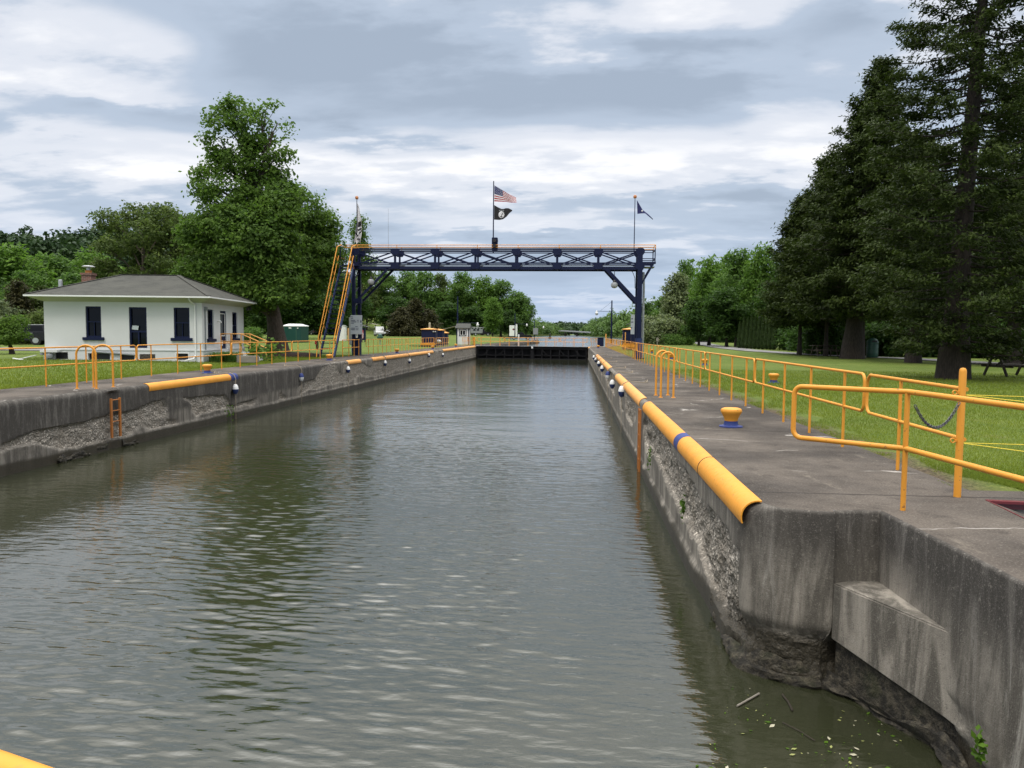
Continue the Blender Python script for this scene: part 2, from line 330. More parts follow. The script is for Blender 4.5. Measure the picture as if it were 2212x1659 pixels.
# water: dark murky body, wind ripples whose crests run across the canal
def water(name, amp, rl, sc_):
    s = NT(name)
    p2 = s.noise(s.obj((.8, 2.1, 1), (5, 3, 0), world=True), sc_, 3, .5, .3)
    s.l(s.bump(p2, amp, 1.0), s.b.inputs['Normal'])
    s.b.inputs['Base Color'].default_value = (.026, .029, .015, 1); s.b.inputs['Roughness'].default_value = rl; s.b.inputs['IOR'].default_value = 2.1
    return s.m
WATER = water('chamber_water', .0035, .008, 9.0); WATERU = water('upper_pool_water', .035, .10, 1.6)

# ------------------------------------------------------------------ mesh building
class MB:
    def __init__(s): s.v = []; s.f = []; s.m = []; s.cm = 0
    def add(s, vs, fs):
        o = len(s.v); s.v += [tuple(map(float, p)) for p in vs]; s.f += [tuple(i + o for i in f) for f in fs]; s.m += [s.cm] * len(fs); return s
    def box(s, x0, x1, y0, y1, z0, z1):
        return s.add([(x0, y0, z0), (x1, y0, z0), (x1, y1, z0), (x0, y1, z0), (x0, y0, z1), (x1, y0, z1), (x1, y1, z1), (x0, y1, z1)],
                     [(0, 3, 2, 1), (4, 5, 6, 7), (0, 1, 5, 4), (1, 2, 6, 5), (2, 3, 7, 6), (3, 0, 4, 7)])
    def cbox(s, c, sx, sy, sz, rz=0):
        ca, sa = math.cos(rz), math.sin(rz); vs = []
        for z in (-.5, .5):
            for x, y in ((-.5, -.5), (.5, -.5), (.5, .5), (-.5, .5)):
                vs.append((c[0] + x * sx * ca - y * sy * sa, c[1] + x * sx * sa + y * sy * ca, c[2] + z * sz))
        return s.add(vs, [(0, 3, 2, 1), (4, 5, 6, 7), (0, 1, 5, 4), (1, 2, 6, 5), (2, 3, 7, 6), (3, 0, 4, 7)])
    def beam(s, a, b, wd, hg, up=(0, 0, 1)):
        a, b = Vector(a), Vector(b); d = (b - a).normalized(); u = Vector(up)
        if abs(d.dot(u)) > .98: u = Vector((0, 1, 0))
        sd = d.cross(u).normalized(); u = sd.cross(d).normalized(); vs = []
        for p in (a, b):
            for x, y in ((-.5, -.5), (.5, -.5), (.5, .5), (-.5, .5)): vs.append(p + sd * (x * wd) + u * (y * hg))
        return s.add(vs, [(0, 3, 2, 1), (4, 5, 6, 7), (0, 1, 5, 4), (1, 2, 6, 5), (2, 3, 7, 6), (3, 0, 4, 7)])
    def tube(s, pts, rad, n=8, closed=False, caps=True):
        pts = [Vector(p) for p in pts]; k = len(pts); rads = rad if isinstance(rad, (list, tuple)) else [rad] * k; vs = []; nrm = None
        for i, p in enumerate(pts):
            if closed: t = pts[(i + 1) % k] - pts[i - 1]
            else: t = pts[min(i + 1, k - 1)] - pts[max(i - 1, 0)]
            if t.length < 1e-9: t = Vector((0, 0, 1))
            t.normalize()
            if nrm is None:
                ref = Vector((0, 0, 1)) if abs(t.z) < .9 else Vector((1, 0, 0)); nrm = t.cross(ref).normalized()
            else:
                nrm = nrm - t * nrm.dot(t)
                nrm = nrm.normalized() if nrm.length > 1e-6 else t.orthogonal().normalized()
            bn = t.cross(nrm)
            for j in range(n):
                a = 2 * math.pi * j / n; vs.append(p + (nrm * math.cos(a) + bn * math.sin(a)) * rads[i])
        fs = []
        for i in range(k if closed else k - 1):
            i2 = (i + 1) % k
            for j in range(n):
                j2 = (j + 1) % n; fs.append((i * n + j, i * n + j2, i2 * n + j2, i2 * n + j))
        if caps and not closed: fs += [tuple(range(n - 1, -1, -1)), tuple((k - 1) * n + j for j in range(n))]
        return s.add(vs, fs)
    def lathe(s, prof, c=(0, 0, 0), n=16):
        vs = []; fs = []; k = len(prof)
        for r_, z in prof:
            for j in range(n):
                a = 2 * math.pi * j / n; vs.append((c[0] + max(r_, 1e-4) * math.cos(a), c[1] + max(r_, 1e-4) * math.sin(a), c[2] + z))
        for i in range(k - 1):
            for j in range(n):
                j2 = (j + 1) % n; fs.append((i * n + j, i * n + j2, (i + 1) * n + j2, (i + 1) * n + j))
        fs += [tuple(range(n - 1, -1, -1)), tuple((k - 1) * n + j for j in range(n))]
        return s.add(vs, fs)
    def prism(s, poly, z0, z1):
        n = len(poly); vs = [(p[0], p[1], z0) for p in poly] + [(p[0], p[1], z1) for p in poly]
        return s.add(vs, [tuple(range(n - 1, -1, -1)), tuple(range(n, 2 * n))] + [(i, (i + 1) % n, n + (i + 1) % n, n + i) for i in range(n)])
    def xprism(s, poly, x0, x1):
        """poly in (y, z), extruded along x"""
        n = len(poly); vs = [(x0, p[0], p[1]) for p in poly] + [(x1, p[0], p[1]) for p in poly]
        return s.add(vs, [tuple(range(n)), tuple(range(2 * n - 1, n - 1, -1))] + [(i, n + i, n + (i + 1) % n, (i + 1) % n) for i in range(n)])
    def quad(s, a, b, c, d): return s.add([a, b, c, d], [(0, 1, 2, 3)])
    def build(s, name, mats, parent=None, smooth=False, bevel=0, auto=True):
        me = bpy.data.meshes.new(name); me.from_pydata(s.v, [], s.f)
        for m in (mats if isinstance(mats, (list, tuple)) else [mats]): me.materials.append(m)
        if isinstance(mats, (list, tuple)): me.polygons.foreach_set('material_index', s.m)
        if auto:
            bm = bmesh.new(); bm.from_mesh(me); bmesh.ops.recalc_face_normals(bm, faces=bm.faces)
            if bevel: bmesh.ops.bevel(bm, geom=[e for e in bm.edges if e.is_manifold and e.calc_face_angle(0) > .5], offset=bevel, segments=2, affect='EDGES', clamp_overlap=True)
            bm.to_mesh(me); bm.free()
        if smooth:
            me.polygons.foreach_set('use_smooth', [True] * len(me.polygons)); me.set_sharp_from_angle(angle=R(40))
        o = bpy.data.objects.new(name, me); COL.objects.link(o)
        if parent is not None: o.parent = parent
        return o
def arc(c, r_, a0, a1, n, plane='xz'):
    o = []
    for i in range(n + 1):
        a = a0 + (a1 - a0) * i / n; p = r_ * math.cos(a), r_ * math.sin(a)
        o.append((c[0] + p[0], c[1], c[2] + p[1]) if plane == 'xz' else (c[0], c[1] + p[0], c[2] + p[1]) if plane == 'yz' else (c[0] + p[0], c[1] + p[1], c[2]))
    return o
def tag(o, label=None, cat=None, group=None, kind=None):
    if label: o['label'] = label
    if cat: o['category'] = cat
    if group: o['group'] = group
    if kind: o['kind'] = kind
    return o
def thing(name, loc, label, cat, rz=0, group=None):
    o = bpy.data.objects.new(name, None); COL.objects.link(o); o.location = loc; o.rotation_euler = (0, 0, rz); o.empty_display_size = .3
    return tag(o, label, cat, group)
def dup(root, loc, rz=None, label=None, scale=None):
    r2 = root.copy(); COL.objects.link(r2); r2.location = loc
    if rz is not None: r2.rotation_euler = (0, 0, rz)
    if scale is not None: r2.scale = scale if isinstance(scale, tuple) else (scale,) * 3
    if label: r2['label'] = label
    for ch in list(root.children):
        c = ch.copy(); COL.objects.link(c); c.parent = r2
        for g in list(ch.children):
            d = g.copy(); COL.objects.link(d); d.parent = c
    return r2
def structure(o): o['kind'] = 'structure'; return o
# ================================================================== setting: ground, water, paving
WZ = -1.52      # chamber water
UZ = -0.62      # upper pool water
XL = -11.5
def xr(y): return 1.5 + .17 * min(max((y - 6) / 84.0, 0), 1)

def interp(tab, y):
    return float(np.interp(y, [t[0] for t in tab], [t[1] for t in tab]))
LSH = [(-80, -13.75), (91, -13.75), (92.5, -12.2), (130, -10.2), (172, -8.3), (176, -9.5), (200, -18), (300, -36), (700, -40), (1000, -24), (1300, -10)]
RSH = [(-80, 3.75), (92, 3.75), (100, 5.5), (125, 8), (165, 15), (185, 24), (300, 46), (440, 40), (600, 30), (820, 19), (1000, 14), (1300, 4)]
def zl(x, y):
    z = -.03 + .11 * sstep(-15, -20, x) * sstep(20, 32, y) + .75 * sstep(105, 240, y) * sstep(-14, -30, x) + .05 * (fbm(x * .12, y * .12, s=3) - .5) * sstep(-14, -17, x)
    return z
def zr(x, y):
    return -.03 + (.06 * (fbm(x * .1, y * .1, s=5) - .5) + .10 * sstep(60, 95, y)) * sstep(4.5, 8, x) - .3 * sstep(140, 200, y)
def land(name, shore, sign, zf, y0):
    ys = [y0 + .001] + [y for y in list(np.arange(-80, 200, 2.0)) + list(np.arange(200, 1320, 20.0)) if y > y0]
    offs = [0, .06, .4, 1, 2, 3.5, 5.5, 8, 11, 15, 20, 26, 34, 45, 60, 80, 110, 150, 220, 350, 600, 1200, 3000, 6000]
    Y = np.array(ys)[:, None] + 0 * np.array(offs)[None, :]
    X = np.array([interp(shore, y) for y in ys])[:, None] + sign * np.array(offs)[None, :]
    Z = zf(X, Y)
    Z[:, 0] = np.where(Y[:, 0] > 92, UZ - .8, -.3)
    n, k = X.shape
    vs = np.stack([X, Y, Z], -1).reshape(-1, 3)
    fs = [(i * k + j, i * k + j + 1, (i + 1) * k + j + 1, (i + 1) * k + j) for i in range(n - 1) for j in range(k - 1)]
    mb = MB(); mb.add(vs, fs); o = mb.build(name, LAWN, smooth=True)
    return structure(o)
land('lawn', LSH, -1, zl, -80)
land('lawn', RSH, 1, zr, 7.75)
mb = MB(); mb.quad((-6000, 1299, -.3), (6000, 1299, -.3), (6000, 8000, 1), (-6000, 8000, 1)); structure(mb.build('ground', LAWN))

# chamber water: wind ripples as real geometry, crests running across the canal
ysw = [-40, -20, -8, 0, 2.0]; y = 3.2
while y < 92:
    ysw.append(y); y += max(.017, y * y / 6500.0)
ysw.append(92.0); xsw = np.linspace(-13.2, 4.0, 700); XW, YW = np.meshgrid(xsw, np.array(ysw))
def ripple(x, y):
    wy = y + .20 * vnoise(x * .7, y * .7, None, 81) + .07 * x; wx = x + .22 * vnoise(x * .6 + 4, y * .9, None, 82)
    a = vnoise(wx * 3.8, wy * 12.5, None, 83) + .8 * vnoise(wx * 3.2 + wy * 3.0, wy * 10.6 - wx * 1.1, None, 84); b = vnoise(wx * 8.0 - wy * 3.4, wy * 21 + wx * 1.6, None, 85) + vnoise(wx * 8.4 + wy * 3.2, wy * 23, None, 86); c = vnoise(wx * .5, wy * 1.3, None, 87)
    g = .30 + 1.15 * sstep(.30, .68, fbm(x * .30 + y * .05, y * .17, None, 4, 88)); q = (1 - .6 * sstep(-1.4, 1.0, x) * sstep(26, 14, y)) * (1 - .30 * sstep(18, 55, y))
    q = q * (1 - .28 * sstep(8.5, 5.0, y)); return ((.0084 * (a - .9) + .0032 * (b - 1.0)) * g + .014 * (c - .5)) * q
ZW = WZ + ripple(XW, YW) * sstep(2.0, 3.4, YW); k = len(xsw); n = len(ysw); me = bpy.data.meshes.new('water'); V = np.stack([XW, YW, ZW], -1).reshape(-1, 3).astype(np.float32)
ii = (np.arange(n - 1)[:, None] * k + np.arange(k - 1)[None, :]).ravel(); Q = np.stack([ii, ii + 1, ii + k + 1, ii + k], 1).astype(np.int32)
me.vertices.add(len(V)); me.vertices.foreach_set('co', V.ravel()); me.loops.add(Q.size); me.loops.foreach_set('vertex_index', Q.ravel()); me.polygons.add(len(Q)); me.polygons.foreach_set('loop_start', np.arange(0, Q.size, 4, dtype=np.int32)); me.polygons.foreach_set('use_smooth', [True] * len(Q)); me.materials.append(WATER); me.update(calc_edges=True)
wo = bpy.data.objects.new('water', me); COL.objects.link(wo); structure(wo)
mb = MB(); mb.quad((-90, 93.2, UZ), (90, 93.2, UZ), (90, 1320, UZ), (-90, 1320, UZ)); structure(mb.build('water', WATERU))

# ---- right paving with the open pit at its near corner
NOSE = [(1.5, 7.02), (1.52, 6.90), (1.57, 6.79), (1.65, 6.69), (1.76, 6.61), (1.90, 6.555), (2.05, 6.52), (2.19, 6.505)]
REC = [(2.20, 6.555), (2.40, 6.585), (2.585, 6.60), (2.592, 6.52), (2.65, 5.53), (2.69, 4.72), (2.79, 2.6), (2.92, 0.0), (3.0, -3.0)]
def fill(name, outer, holes, z, mat):
    bm = bmesh.new()
    for loop in [outer] + holes:
        vs = [bm.verts.new((p[0], p[1], z)) for p in loop]
        for i in range(len(vs)): bm.edges.new((vs[i], vs[(i + 1) % len(vs)]))
    bmesh.ops.triangle_fill(bm, use_beauty=True, use_dissolve=False, edges=bm.edges[:])
    for f in bm.faces:
        if f.normal.z < 0: f.normal_flip()
    me = bpy.data.meshes.new(name); bm.to_mesh(me); bm.free(); me.materials.append(mat)
    o = bpy.data.objects.new(name, me); COL.objects.link(o); return structure(o)
def inset(pts, d):
    o = []
    for i, p in enumerate(pts):
        a = Vector(pts[max(i - 1, 0)]); b = Vector(pts[min(i + 1, len(pts) - 1)]); t = (b - a).normalized(); o.append((p[0] - t.y * d, p[1] + t.x * d))
    return o
farr = [(xr(y), y) for y in np.arange(92, 7.2, -2.0)] + NOSE + REC
def coping_r(y): return .028 + .092 * sstep(6.60, 6.79, y)
pin = [inset(farr, float(coping_r(p[1])) - .002)[i] for i, p in enumerate(farr)]      # path runs towards the camera, land on its left
fill('paving', pin + [(14, -3), (14, 7.9), (9, 7.72), (3.8, 7.62), (3.79, 7.9), (3.79, 92)], [[(3.72, 7.18), (5.6, 7.0), (5.5, 5.5), (3.78, 5.75)]], 0.0, PAVE)
fill('paving', [(XL - .118, -40), (-13.9, -40), (-13.9, 92), (XL - .118, 92)], [], 0.0, PAVE)

# ================================================================== lock walls
def wallgrid(name, path, outward, spallf, step, parent):
    """wall skin swept along path (x, y); outward = +1/-1 picks the side the water is on"""
    P0 = [Vector(p) for p in path]; pts = []; cum = 0.0
    for a, b in zip(P0[:-1], P0[1:]):
        ln = (b - a).length; t = 0.0
        while t < ln - 1e-6:
            p = a.lerp(b, t / ln); pts.append((p.x, p.y, (b - a).normalized())); st = step(p.y); t += st
    pts.append((P0[-1].x, P0[-1].y, (P0[-1] - P0[-2]).normalized()))
    zs = [-2.3, -1.75] + list(np.arange(-1.62, -.15, .036)) + [0] * 6
    PH = np.radians([0, 18, 36, 54, 72, 90])
    n, k = len(pts), len(zs)
    Xp = np.array([p[0] for p in pts])[:, None]; Yp = np.array([p[1] for p in pts])[:, None]
    T = np.array([[p[2].x, p[2].y] for p in pts]); T2 = T.copy()
    for i in range(1, n - 1): T2[i] = T[i - 1] + T[i]
    T2 /= np.linalg.norm(T2, axis=1)[:, None]
    NX = (T2[:, 1] * outward)[:, None]; NY = (-T2[:, 0] * outward)[:, None]
    Z = np.array(zs)[None, :] + 0 * Xp; RD = coping_r(Yp); Z[:, -6:] = -RD * (1 - np.sin(PH))[None, :]; INS = 0 * Z; INS[:, -6:] = RD * (1 - np.cos(PH))[None, :]; Xg = Xp + 0 * Z; Yg = Yp + 0 * Z
    sp, dep, tone, wet = spallf(Xg, Yg, Z)
    off = -INS - dep
    V = np.stack([Xg + NX * off, Yg + NY * off, Z], -1).reshape(-1, 3)
    fs = [(i * k + j, (i + 1) * k + j, (i + 1) * k + j + 1, i * k + j + 1) for i in range(n - 1) for j in range(k - 1)]
    mb = MB(); mb.add(V, fs); o = mb.build(name, CONC, parent, smooth=True, auto=True)
    for nm, arr in (('spall', sp), ('tone', tone), ('wet', wet)):
        at = o.data.attributes.new(nm, 'FLOAT', 'POINT'); at.data.foreach_set('value', np.asarray(arr, np.float32).reshape(-1))
    return o
def rough(x, y, z, s): return fbm(x * 2 + y * 7, y * 7, z * 9, 4, s) - .5
def spall_r(x, y, z):
    n = fbm(y * .9, z * 1.4, None, 4, 11) - .5; n2 = fbm(y * .55 + 9, z * .5, None, 4, 15)
    zt = np.interp(y, [7, 8, 10, 12, 13, 16, 18, 30, 60, 92], [-.42, -.40, -.36, -.30, -.20, -.12, -.14, -.12, -.14, -.2]) + n * .30
    zb = np.interp(y, [7, 8.5, 10, 13, 20, 40, 92], [-1.42, -1.25, -1.02, -.98, -.85, -.80, -.8]) + n * .55
    m = sstep(0, .05, zt - z) * sstep(0, .05, z - zb) * sstep(6.93, 7.0, y + n * .10)
    m = m * sstep(.60, .56, n2 + .12 * sstep(20, 60, y) - .25 * sstep(10.5, 9, y))
    und = sstep(-1.0, -1.14, z + n * .25) * sstep(7.6, 7.1, y) * sstep(4.6, 6.3, y)
    r_ = rough(x, y, z, 21)
    dep = m * (.065 + .10 * r_) + und * (.07 + .12 * r_) + .006 * r_ + .03 * sstep(.52, .6, fbm(y * 1.5, z * 3, None, 3, 31)) * m
    dep = dep - .045 * sstep(-1.28, -1.31, z) * sstep(8.5, 9.5, y)
    rec = sstep(6.62, 6.4, y)
    low = sstep(-1.07, -1.13, z + n * .15 + .16 * np.clip(6.5 - y, 0, 3)) * rec
    wl_ = z + .16 * (fbm(y * 2.6, z * .5, None, 4, 61) - .5); wet = np.maximum(sstep(-1.27, -1.33, wl_), sstep(-1.06, -1.10, wl_ + .16 * np.clip(6.5 - y, 0, 3)) * sstep(7.9, 7.3, y))
    return np.clip(m + und * .35, 0, 1), dep + low * .03, np.clip(.85 * sstep(-.75, -.08, z + .5 * n) * np.where(y < 7.3, 1, .45) + .25 * rec * sstep(-.75, -.15, z), 0, 1), wet
def spall_l(x, y, z):
    n = fbm(y * .7, z * 1.2, None, 4, 41) - .5; n2 = fbm(y * .45 + 3, z * .6, None, 4, 45)
    zt = np.interp(y, [10, 14, 16, 18, 19.5, 21, 22.5, 24.5, 25.2, 27, 31, 33.5, 34.5, 40, 41.5, 43, 44, 60, 92], [-.8, -.78, -.72, -.64, -.60, -.42, -.55, -.62, -1.0, -.95, -.72, -.60, -.05, -.02, -.25, -.40, -.02, -.04, -.10]) + n * .26
    zb = np.interp(y, [10, 15, 16.5, 18, 20, 25, 29, 33, 35, 45, 60, 92], [-.98, -.98, -1.3, -1.36, -1.30, -1.12, -1.2, -1.1, -1.12, -1.1, -1.05, -1.0]) + n * .35
    m = sstep(0, .05, zt - z) * sstep(0, .06, z - zb) * sstep(.66, .60, n2 - .08 * sstep(33, 36, y)); r_ = rough(x, y, z, 51)
    m = m * np.where(y > 34, sstep(0, .30, z - zb + .12), 1); dep = m * (.06 + .10 * r_) * (1 - .45 * sstep(32, 35, y)) + .006 * r_ - .04 * sstep(-1.24, -1.28, z) * sstep(18.8, 19.6, y)
    gap = np.exp(-((y - 18.37) / .22) ** 2) * sstep(-.05, -.12, z) * .10
    gap2 = np.exp(-((y - 25.15) / .10) ** 2) * sstep(-.5, -.7, z) * .16
    return m, dep + gap + gap2, np.clip((1 - m) * sstep(37, 33, y) * (.35 + .65 * sstep(-.95, -.75, z)) + .3 * sstep(-.2, -.05, z), 0, 1), sstep(-1.25, -1.32, z + .12 * (fbm(y * 1.6, z * .5, None, 4, 63) - .5))
def step(y): return .032 if y < 12 else .05 if y < 20 else .08 if y < 35 else .14 if y < 55 else .3
def stepl(y): return .05 if y < 30 else .075 if y < 50 else .18
RW = thing('lock_wall', (0, 0, 0), 'long grey concrete lock wall with broken face and rounded nose on the right of the water', 'lock wall')
wallgrid('wall_face', farr, 1, spall_r, step, RW)
mb = MB()
led = [(2.19, 6.52), (2.56, 6.70), (2.75, 6.6), (2.72, 5.3), (2.655, 5.50)]
mb.prism(led, -1.12, -.60); mb.v = [(p[0], p[1], p[2] if p[2] > -1 else -1.08 - .15 * (6.52 - p[1])) for p in mb.v]; o = mb.build('ledge', CONC, RW, bevel=.012)
mb = MB(); mb.prism([(2.24, 6.535), (2.56, 6.70), (2.78, 6.6), (2.76, 5.3), (2.70, 5.50)], -2.2, -1.06); mb.build('ledge_footing', MOSS, RW)
mb = MB(); mb.box(3.72, 5.6, 7.19, 7.30, -1.2, -.01); mb.box(3.60, 3.715, 5.5, 7.2, -1.2, -.012); mb.box(3.6, 5.7, 5.4, 7.3, -1.3, -1.2); mb.build('pit_wall', CONC, RW)
# mossy footing along the base of the near recess and nose
def footing(path, parent, r0, seed, z0=WZ):
    rng = np.random.default_rng(seed); pts = []
    P0 = [Vector(p) for p in path]
    for a, b in zip(P0[:-1], P0[1:]):
        k = max(1, int((b - a).length / .045))
        pts += [(a.lerp(b, i / k), (b - a).normalized()) for i in range(k)]
    m = 13; vs = []; fs = []
    for i, (p, t) in enumerate(pts):
        nx, ny = -t.y, t.x; nx, ny = -nx, -ny
        for j in range(m):
            a = math.pi * (j / (m - 1)) - math.pi / 2
            rr = r0 * max(0.0, 3.2 * (float(fbm(p.x * 2.2 + p.y * 2.6, a * .8, p.y, 3, seed)) - .36) + .9 * (float(fbm(p.y * 11 + p.x * 9, a * 5, p.x * 11, 3, seed + 5)) - .5))
            out_ = math.cos(a) * rr; up = math.sin(a) * rr * 1.35
            vs.append((p.x + nx * out_, p.y + ny * out_, z0 + .03 + up))
    for i in range(len(pts) - 1):
        for j in range(m - 1): fs.append((i * m + j, i * m + j + 1, (i + 1) * m + j + 1, (i + 1) * m + j))
    mb = MB(); mb.add(vs, fs); return mb.build('mossy_footing', MOSS, parent, smooth=True)
nz = [(1.56, 8.3), (1.60, 7.3)] + inset(NOSE, .12)[1:] + [(2.30, 6.42), (2.50, 5.95), (2.68, 5.55), (2.72, 4.7), (2.85, 2.4)]
footing(nz, RW, .11, 3)
LW = thing('lock_wall', (0, 0, 0), 'long dark concrete lock wall with crumbling lower face on the house side of the water', 'lock wall')
wallgrid('wall_face', [(XL, y) for y in np.arange(4.0, 92.1, 4.0)], 1, spall_l, stepl, LW)
footing([(XL - .03, 18.7), (XL - .03, 19.6)], LW, .10, 9); footing([(XL - .03, 16.2), (XL - .03, 18.1)], LW, .09, 12)
# end walls that close the chamber behind the upper gate on both banks
mb = MB(); mb.box(-14.5, XL + .02, 92, 93.6, -2.2, -.004); mb.build('return_wall', CONC, LW)
mb = MB(); mb.box(xr(92) - .02, 4.5, 92, 95, -2.2, -.004); mb.build('return_wall', CONC, RW)
# stone approach wall above the lock, left bank
mb = MB(); ys = np.arange(93.6, 172.1, .9); top = []
for i, y in enumerate(ys):
    xx = interp(LSH, float(y)) - .1; 
    for (dx, zz) in ((.75 + .25 * float(vnoise(y * 1.3, 1.0)), -1.4), (.62 + .3 * float(vnoise(y * 1.1, 2.0)), UZ + .12), (.55 + .28 * float(vnoise(y * 1.7, 3.0)), -.22 + .12 * float(vnoise(y * .9, 7.0))), (.1, .02 + .16 * float(vnoise(y * .7, 5.0))), (-.7, -.02)): top.append((xx + dx, y, zz))
mb.add(top, [(i * 5 + j, i * 5 + j + 1, (i + 1) * 5 + j + 1, (i + 1) * 5 + j) for i in range(len(ys) - 1) for j in range(4)])
mb.box(-9.3, -7.9, 171.6, 172.3, -1.4, .05)
o = mb.build('stone_wall', STONE); tag(o, 'rough stone approach wall running away from the far gate beside the upper water', 'stone wall')

# ================================================================== coping guards: curved steel nosings along the wall edges
def guard(side, y0, y1, label, bands=(), mat=None, group=None):
    xw = (lambda y: xr(y)) if side > 0 else (lambda y: XL)
    rt = thing('coping_guard', (xw(y0), (y0 + y1) / 2, 0), label, 'coping guard', group=group); ym = (y0 + y1) / 2; bx = xw(y0)
    def shell(a, b, r1, r2, nm, m, smooth=True):
        mb = MB(); n = 10; ny = max(1, int((b - a) / .8)); vs = []; 
        for q in range(ny + 1):
            y = a + (b - a) * q / ny; x0 = xw(y) - bx
            wob = .006 * (float(vnoise(y * 1.7, 3.3, None, 77)) - .5)
            for r_ in (r1 + wob, r2 + wob):
                for i in range(n + 1):
                    an = R(78 + (203 - 78) * i / n); c = (x0 + side * .128, -.128)
                    vs.append((c[0] + side * r_ * math.cos(an), y - ym, c[1] + r_ * math.sin(an)))
        k = 2 * (n + 1); fs = []
        for q in range(ny):
            for i in range(n):
                fs.append((q * k + i, q * k + i + 1, (q + 1) * k + i + 1, (q + 1) * k + i)); fs.append((q * k + n + 1 + i, q * k + n + 2 + i, (q + 1) * k + n + 2 + i, (q + 1) * k + n + 1 + i))
            for i in (0, n): fs.append((q * k + i, q * k + n + 1 + i, (q + 1) * k + n + 1 + i, (q + 1) * k + i))
        for q in (0, ny):
            for i in range(n): fs.append((q * k + i, q * k + i + 1, q * k + n + 2 + i, q * k + n + 1 + i))
        mb.add(vs, fs); return mb.build(nm, m, rt, smooth=smooth)
    shell(y0, y1, 0.150, .138, 'guard_shell', mat or YEL)
    for (a, b, m) in bands: shell(a, b, .154, .136, 'painted_band' if m is BLUE else 'joint_ring', m)
    return rt
guard(1, 6.80, 16.75, 'yellow curved coping guard with a blue band, nearest on the right wall edge', [(11.05, 11.45, BLUE), (9.20, 9.215, BLACK)])
guard(1, 17.75, 28.6, 'faded yellow coping guard on the right wall edge beyond the rusty wall ladder', [], YELW)
guard(1, 34.3, 56.0, 'far worn yellow coping guard on the right wall edge wound with several ropes', [], YELW)
guard(1, 86.0, 89.4, 'short yellow coping guard on the right wall edge touching the far gate', [], YELW)
guard(-1, 20.0, 25.0, 'short bright yellow coping guard with blue end, on the left wall edge below a bollard', [(25.0, 25.55, BLUE)])
guard(-1, 38.5, 40.95, 'very short yellow coping guard on the left wall edge just before the gantry', [], YELW)
guard(-1, 43.35, 62.6, 'long worn yellow coping guard on the left wall just beyond the gantry', [(46.3, 46.42, BLACK), (53.0, 53.2, BLACK)], YELW)
guard(-1, 67.3, 89.6, 'farthest yellow coping guard on the left wall edge beneath the white booth', [(76.1, 76.3, BLACK)], YELW)

# ================================================================== bollards
def make_bollard(loc, label, white=False):
    rt = thing('mooring_bollard', loc, label, 'bollard', group='mooring bollards along the lock')
    mb = MB(); mb.lathe([(.185, 0), (.185, .018), (.118, .034), (.104, .085), (.108, .098)], n=20); mb.build('base', BLUE, rt, smooth=True)
    mb = MB(); mb.lathe([(.102, .095), (.112, .14), (.145, .205), (.165, .240), (.168, .265), (.155, .290), (.115, .306), (.05, .312), (.0, .313)], n=20); mb.build('cap', YEL, rt, smooth=True)
    return rt
B0 = make_bollard((2.53, 12.51, 0), 'largest yellow bollard with blue foot, standing alone on the right pavement near the camera')
for (x, y, lab) in [(6.33, 24.92, 'yellow bollard on the right lawn behind the nearest fence panels'), (6.57, 39.28, 'yellow bollard on the right lawn seen just right of the twin hoops'),
                    (6.09, 48.66, 'yellow bollard on the right lawn half hidden behind the tops of the twin hoops'), (6.44, 64.55, 'small yellow bollard on the right lawn just past the gantry post'), (2.6, 82.7, 'tiny yellow bollard on the right pavement beside the far gate'),
                    (-12.69, 25.77, 'yellow bollard on the left pavement in front of the white house'), (-12.62, 38.94, 'yellow bollard at the foot of the gantry stair'), (-12.62, 54.27, 'yellow bollard on the left pavement next after the gantry'),
                    (-12.78, 69.16, 'yellow bollard on the left pavement in front of the navy cabinets'), (-12.65, 82.1, 'small yellow bollard just in front of the white booth')]:
    dup(B0, (x, y, float(zr(np.array(x), np.array(y))) if x > 4 else 0), None, lab)

# ================================================================== grab rail hoops
def hoop(p0, p1, h, label, group, r_=.0255):
    a, b = Vector(p0), Vector(p1); c = (a + b) / 2; rt = thing('grab_rail', c, label, 'grab rail', group=group); d = (b - a) / 2; rad = d.length; u = d.normalized()
    pts = [(-d.x, -d.y, 0), (-d.x, -d.y, h - rad)] + [tuple(-u * (rad * math.cos(t)) + Vector((0, 0, h - rad + rad * math.sin(t)))) for t in np.linspace(.15, math.pi - .15, 11)] + [(d.x, d.y, h - rad), (d.x, d.y, 0)]
    mb = MB(); mb.tube(pts, r_, 10); mb.build('hoop', YEL, rt, smooth=True)
    for q_ in (-1, 1):
        mb = MB(); mb.lathe([(.05, 0), (.05, .012), (.03, .014)], (q_ * d.x, q_ * d.y, 0), 12); mb.build('foot_plate', YELW, rt)
hoop((1.99, 18.75, 0), (2.29, 18.85, 0), 1.08, 'yellow hoop grab rail on the right pavement, the farther and left of the pair', 'hoop grab rails at the wall ladders')
hoop((2.04, 18.14, 0), (2.33, 18.12, 0), 1.06, 'yellow hoop grab rail on the right pavement, the nearer of the pair', 'hoop grab rails at the wall ladders')
hoop((-12.30, 18.15, 0), (-11.86, 18.25, 0), 1.08, 'yellow hoop grab rail on the left pavement, the left one above the wall ladder', 'hoop grab rails at the wall ladders')
hoop((-12.20, 18.66, 0), (-11.80, 18.86, 0), 1.08, 'yellow hoop grab rail on the left pavement, the right one above the wall ladder', 'hoop grab rails at the wall ladders')

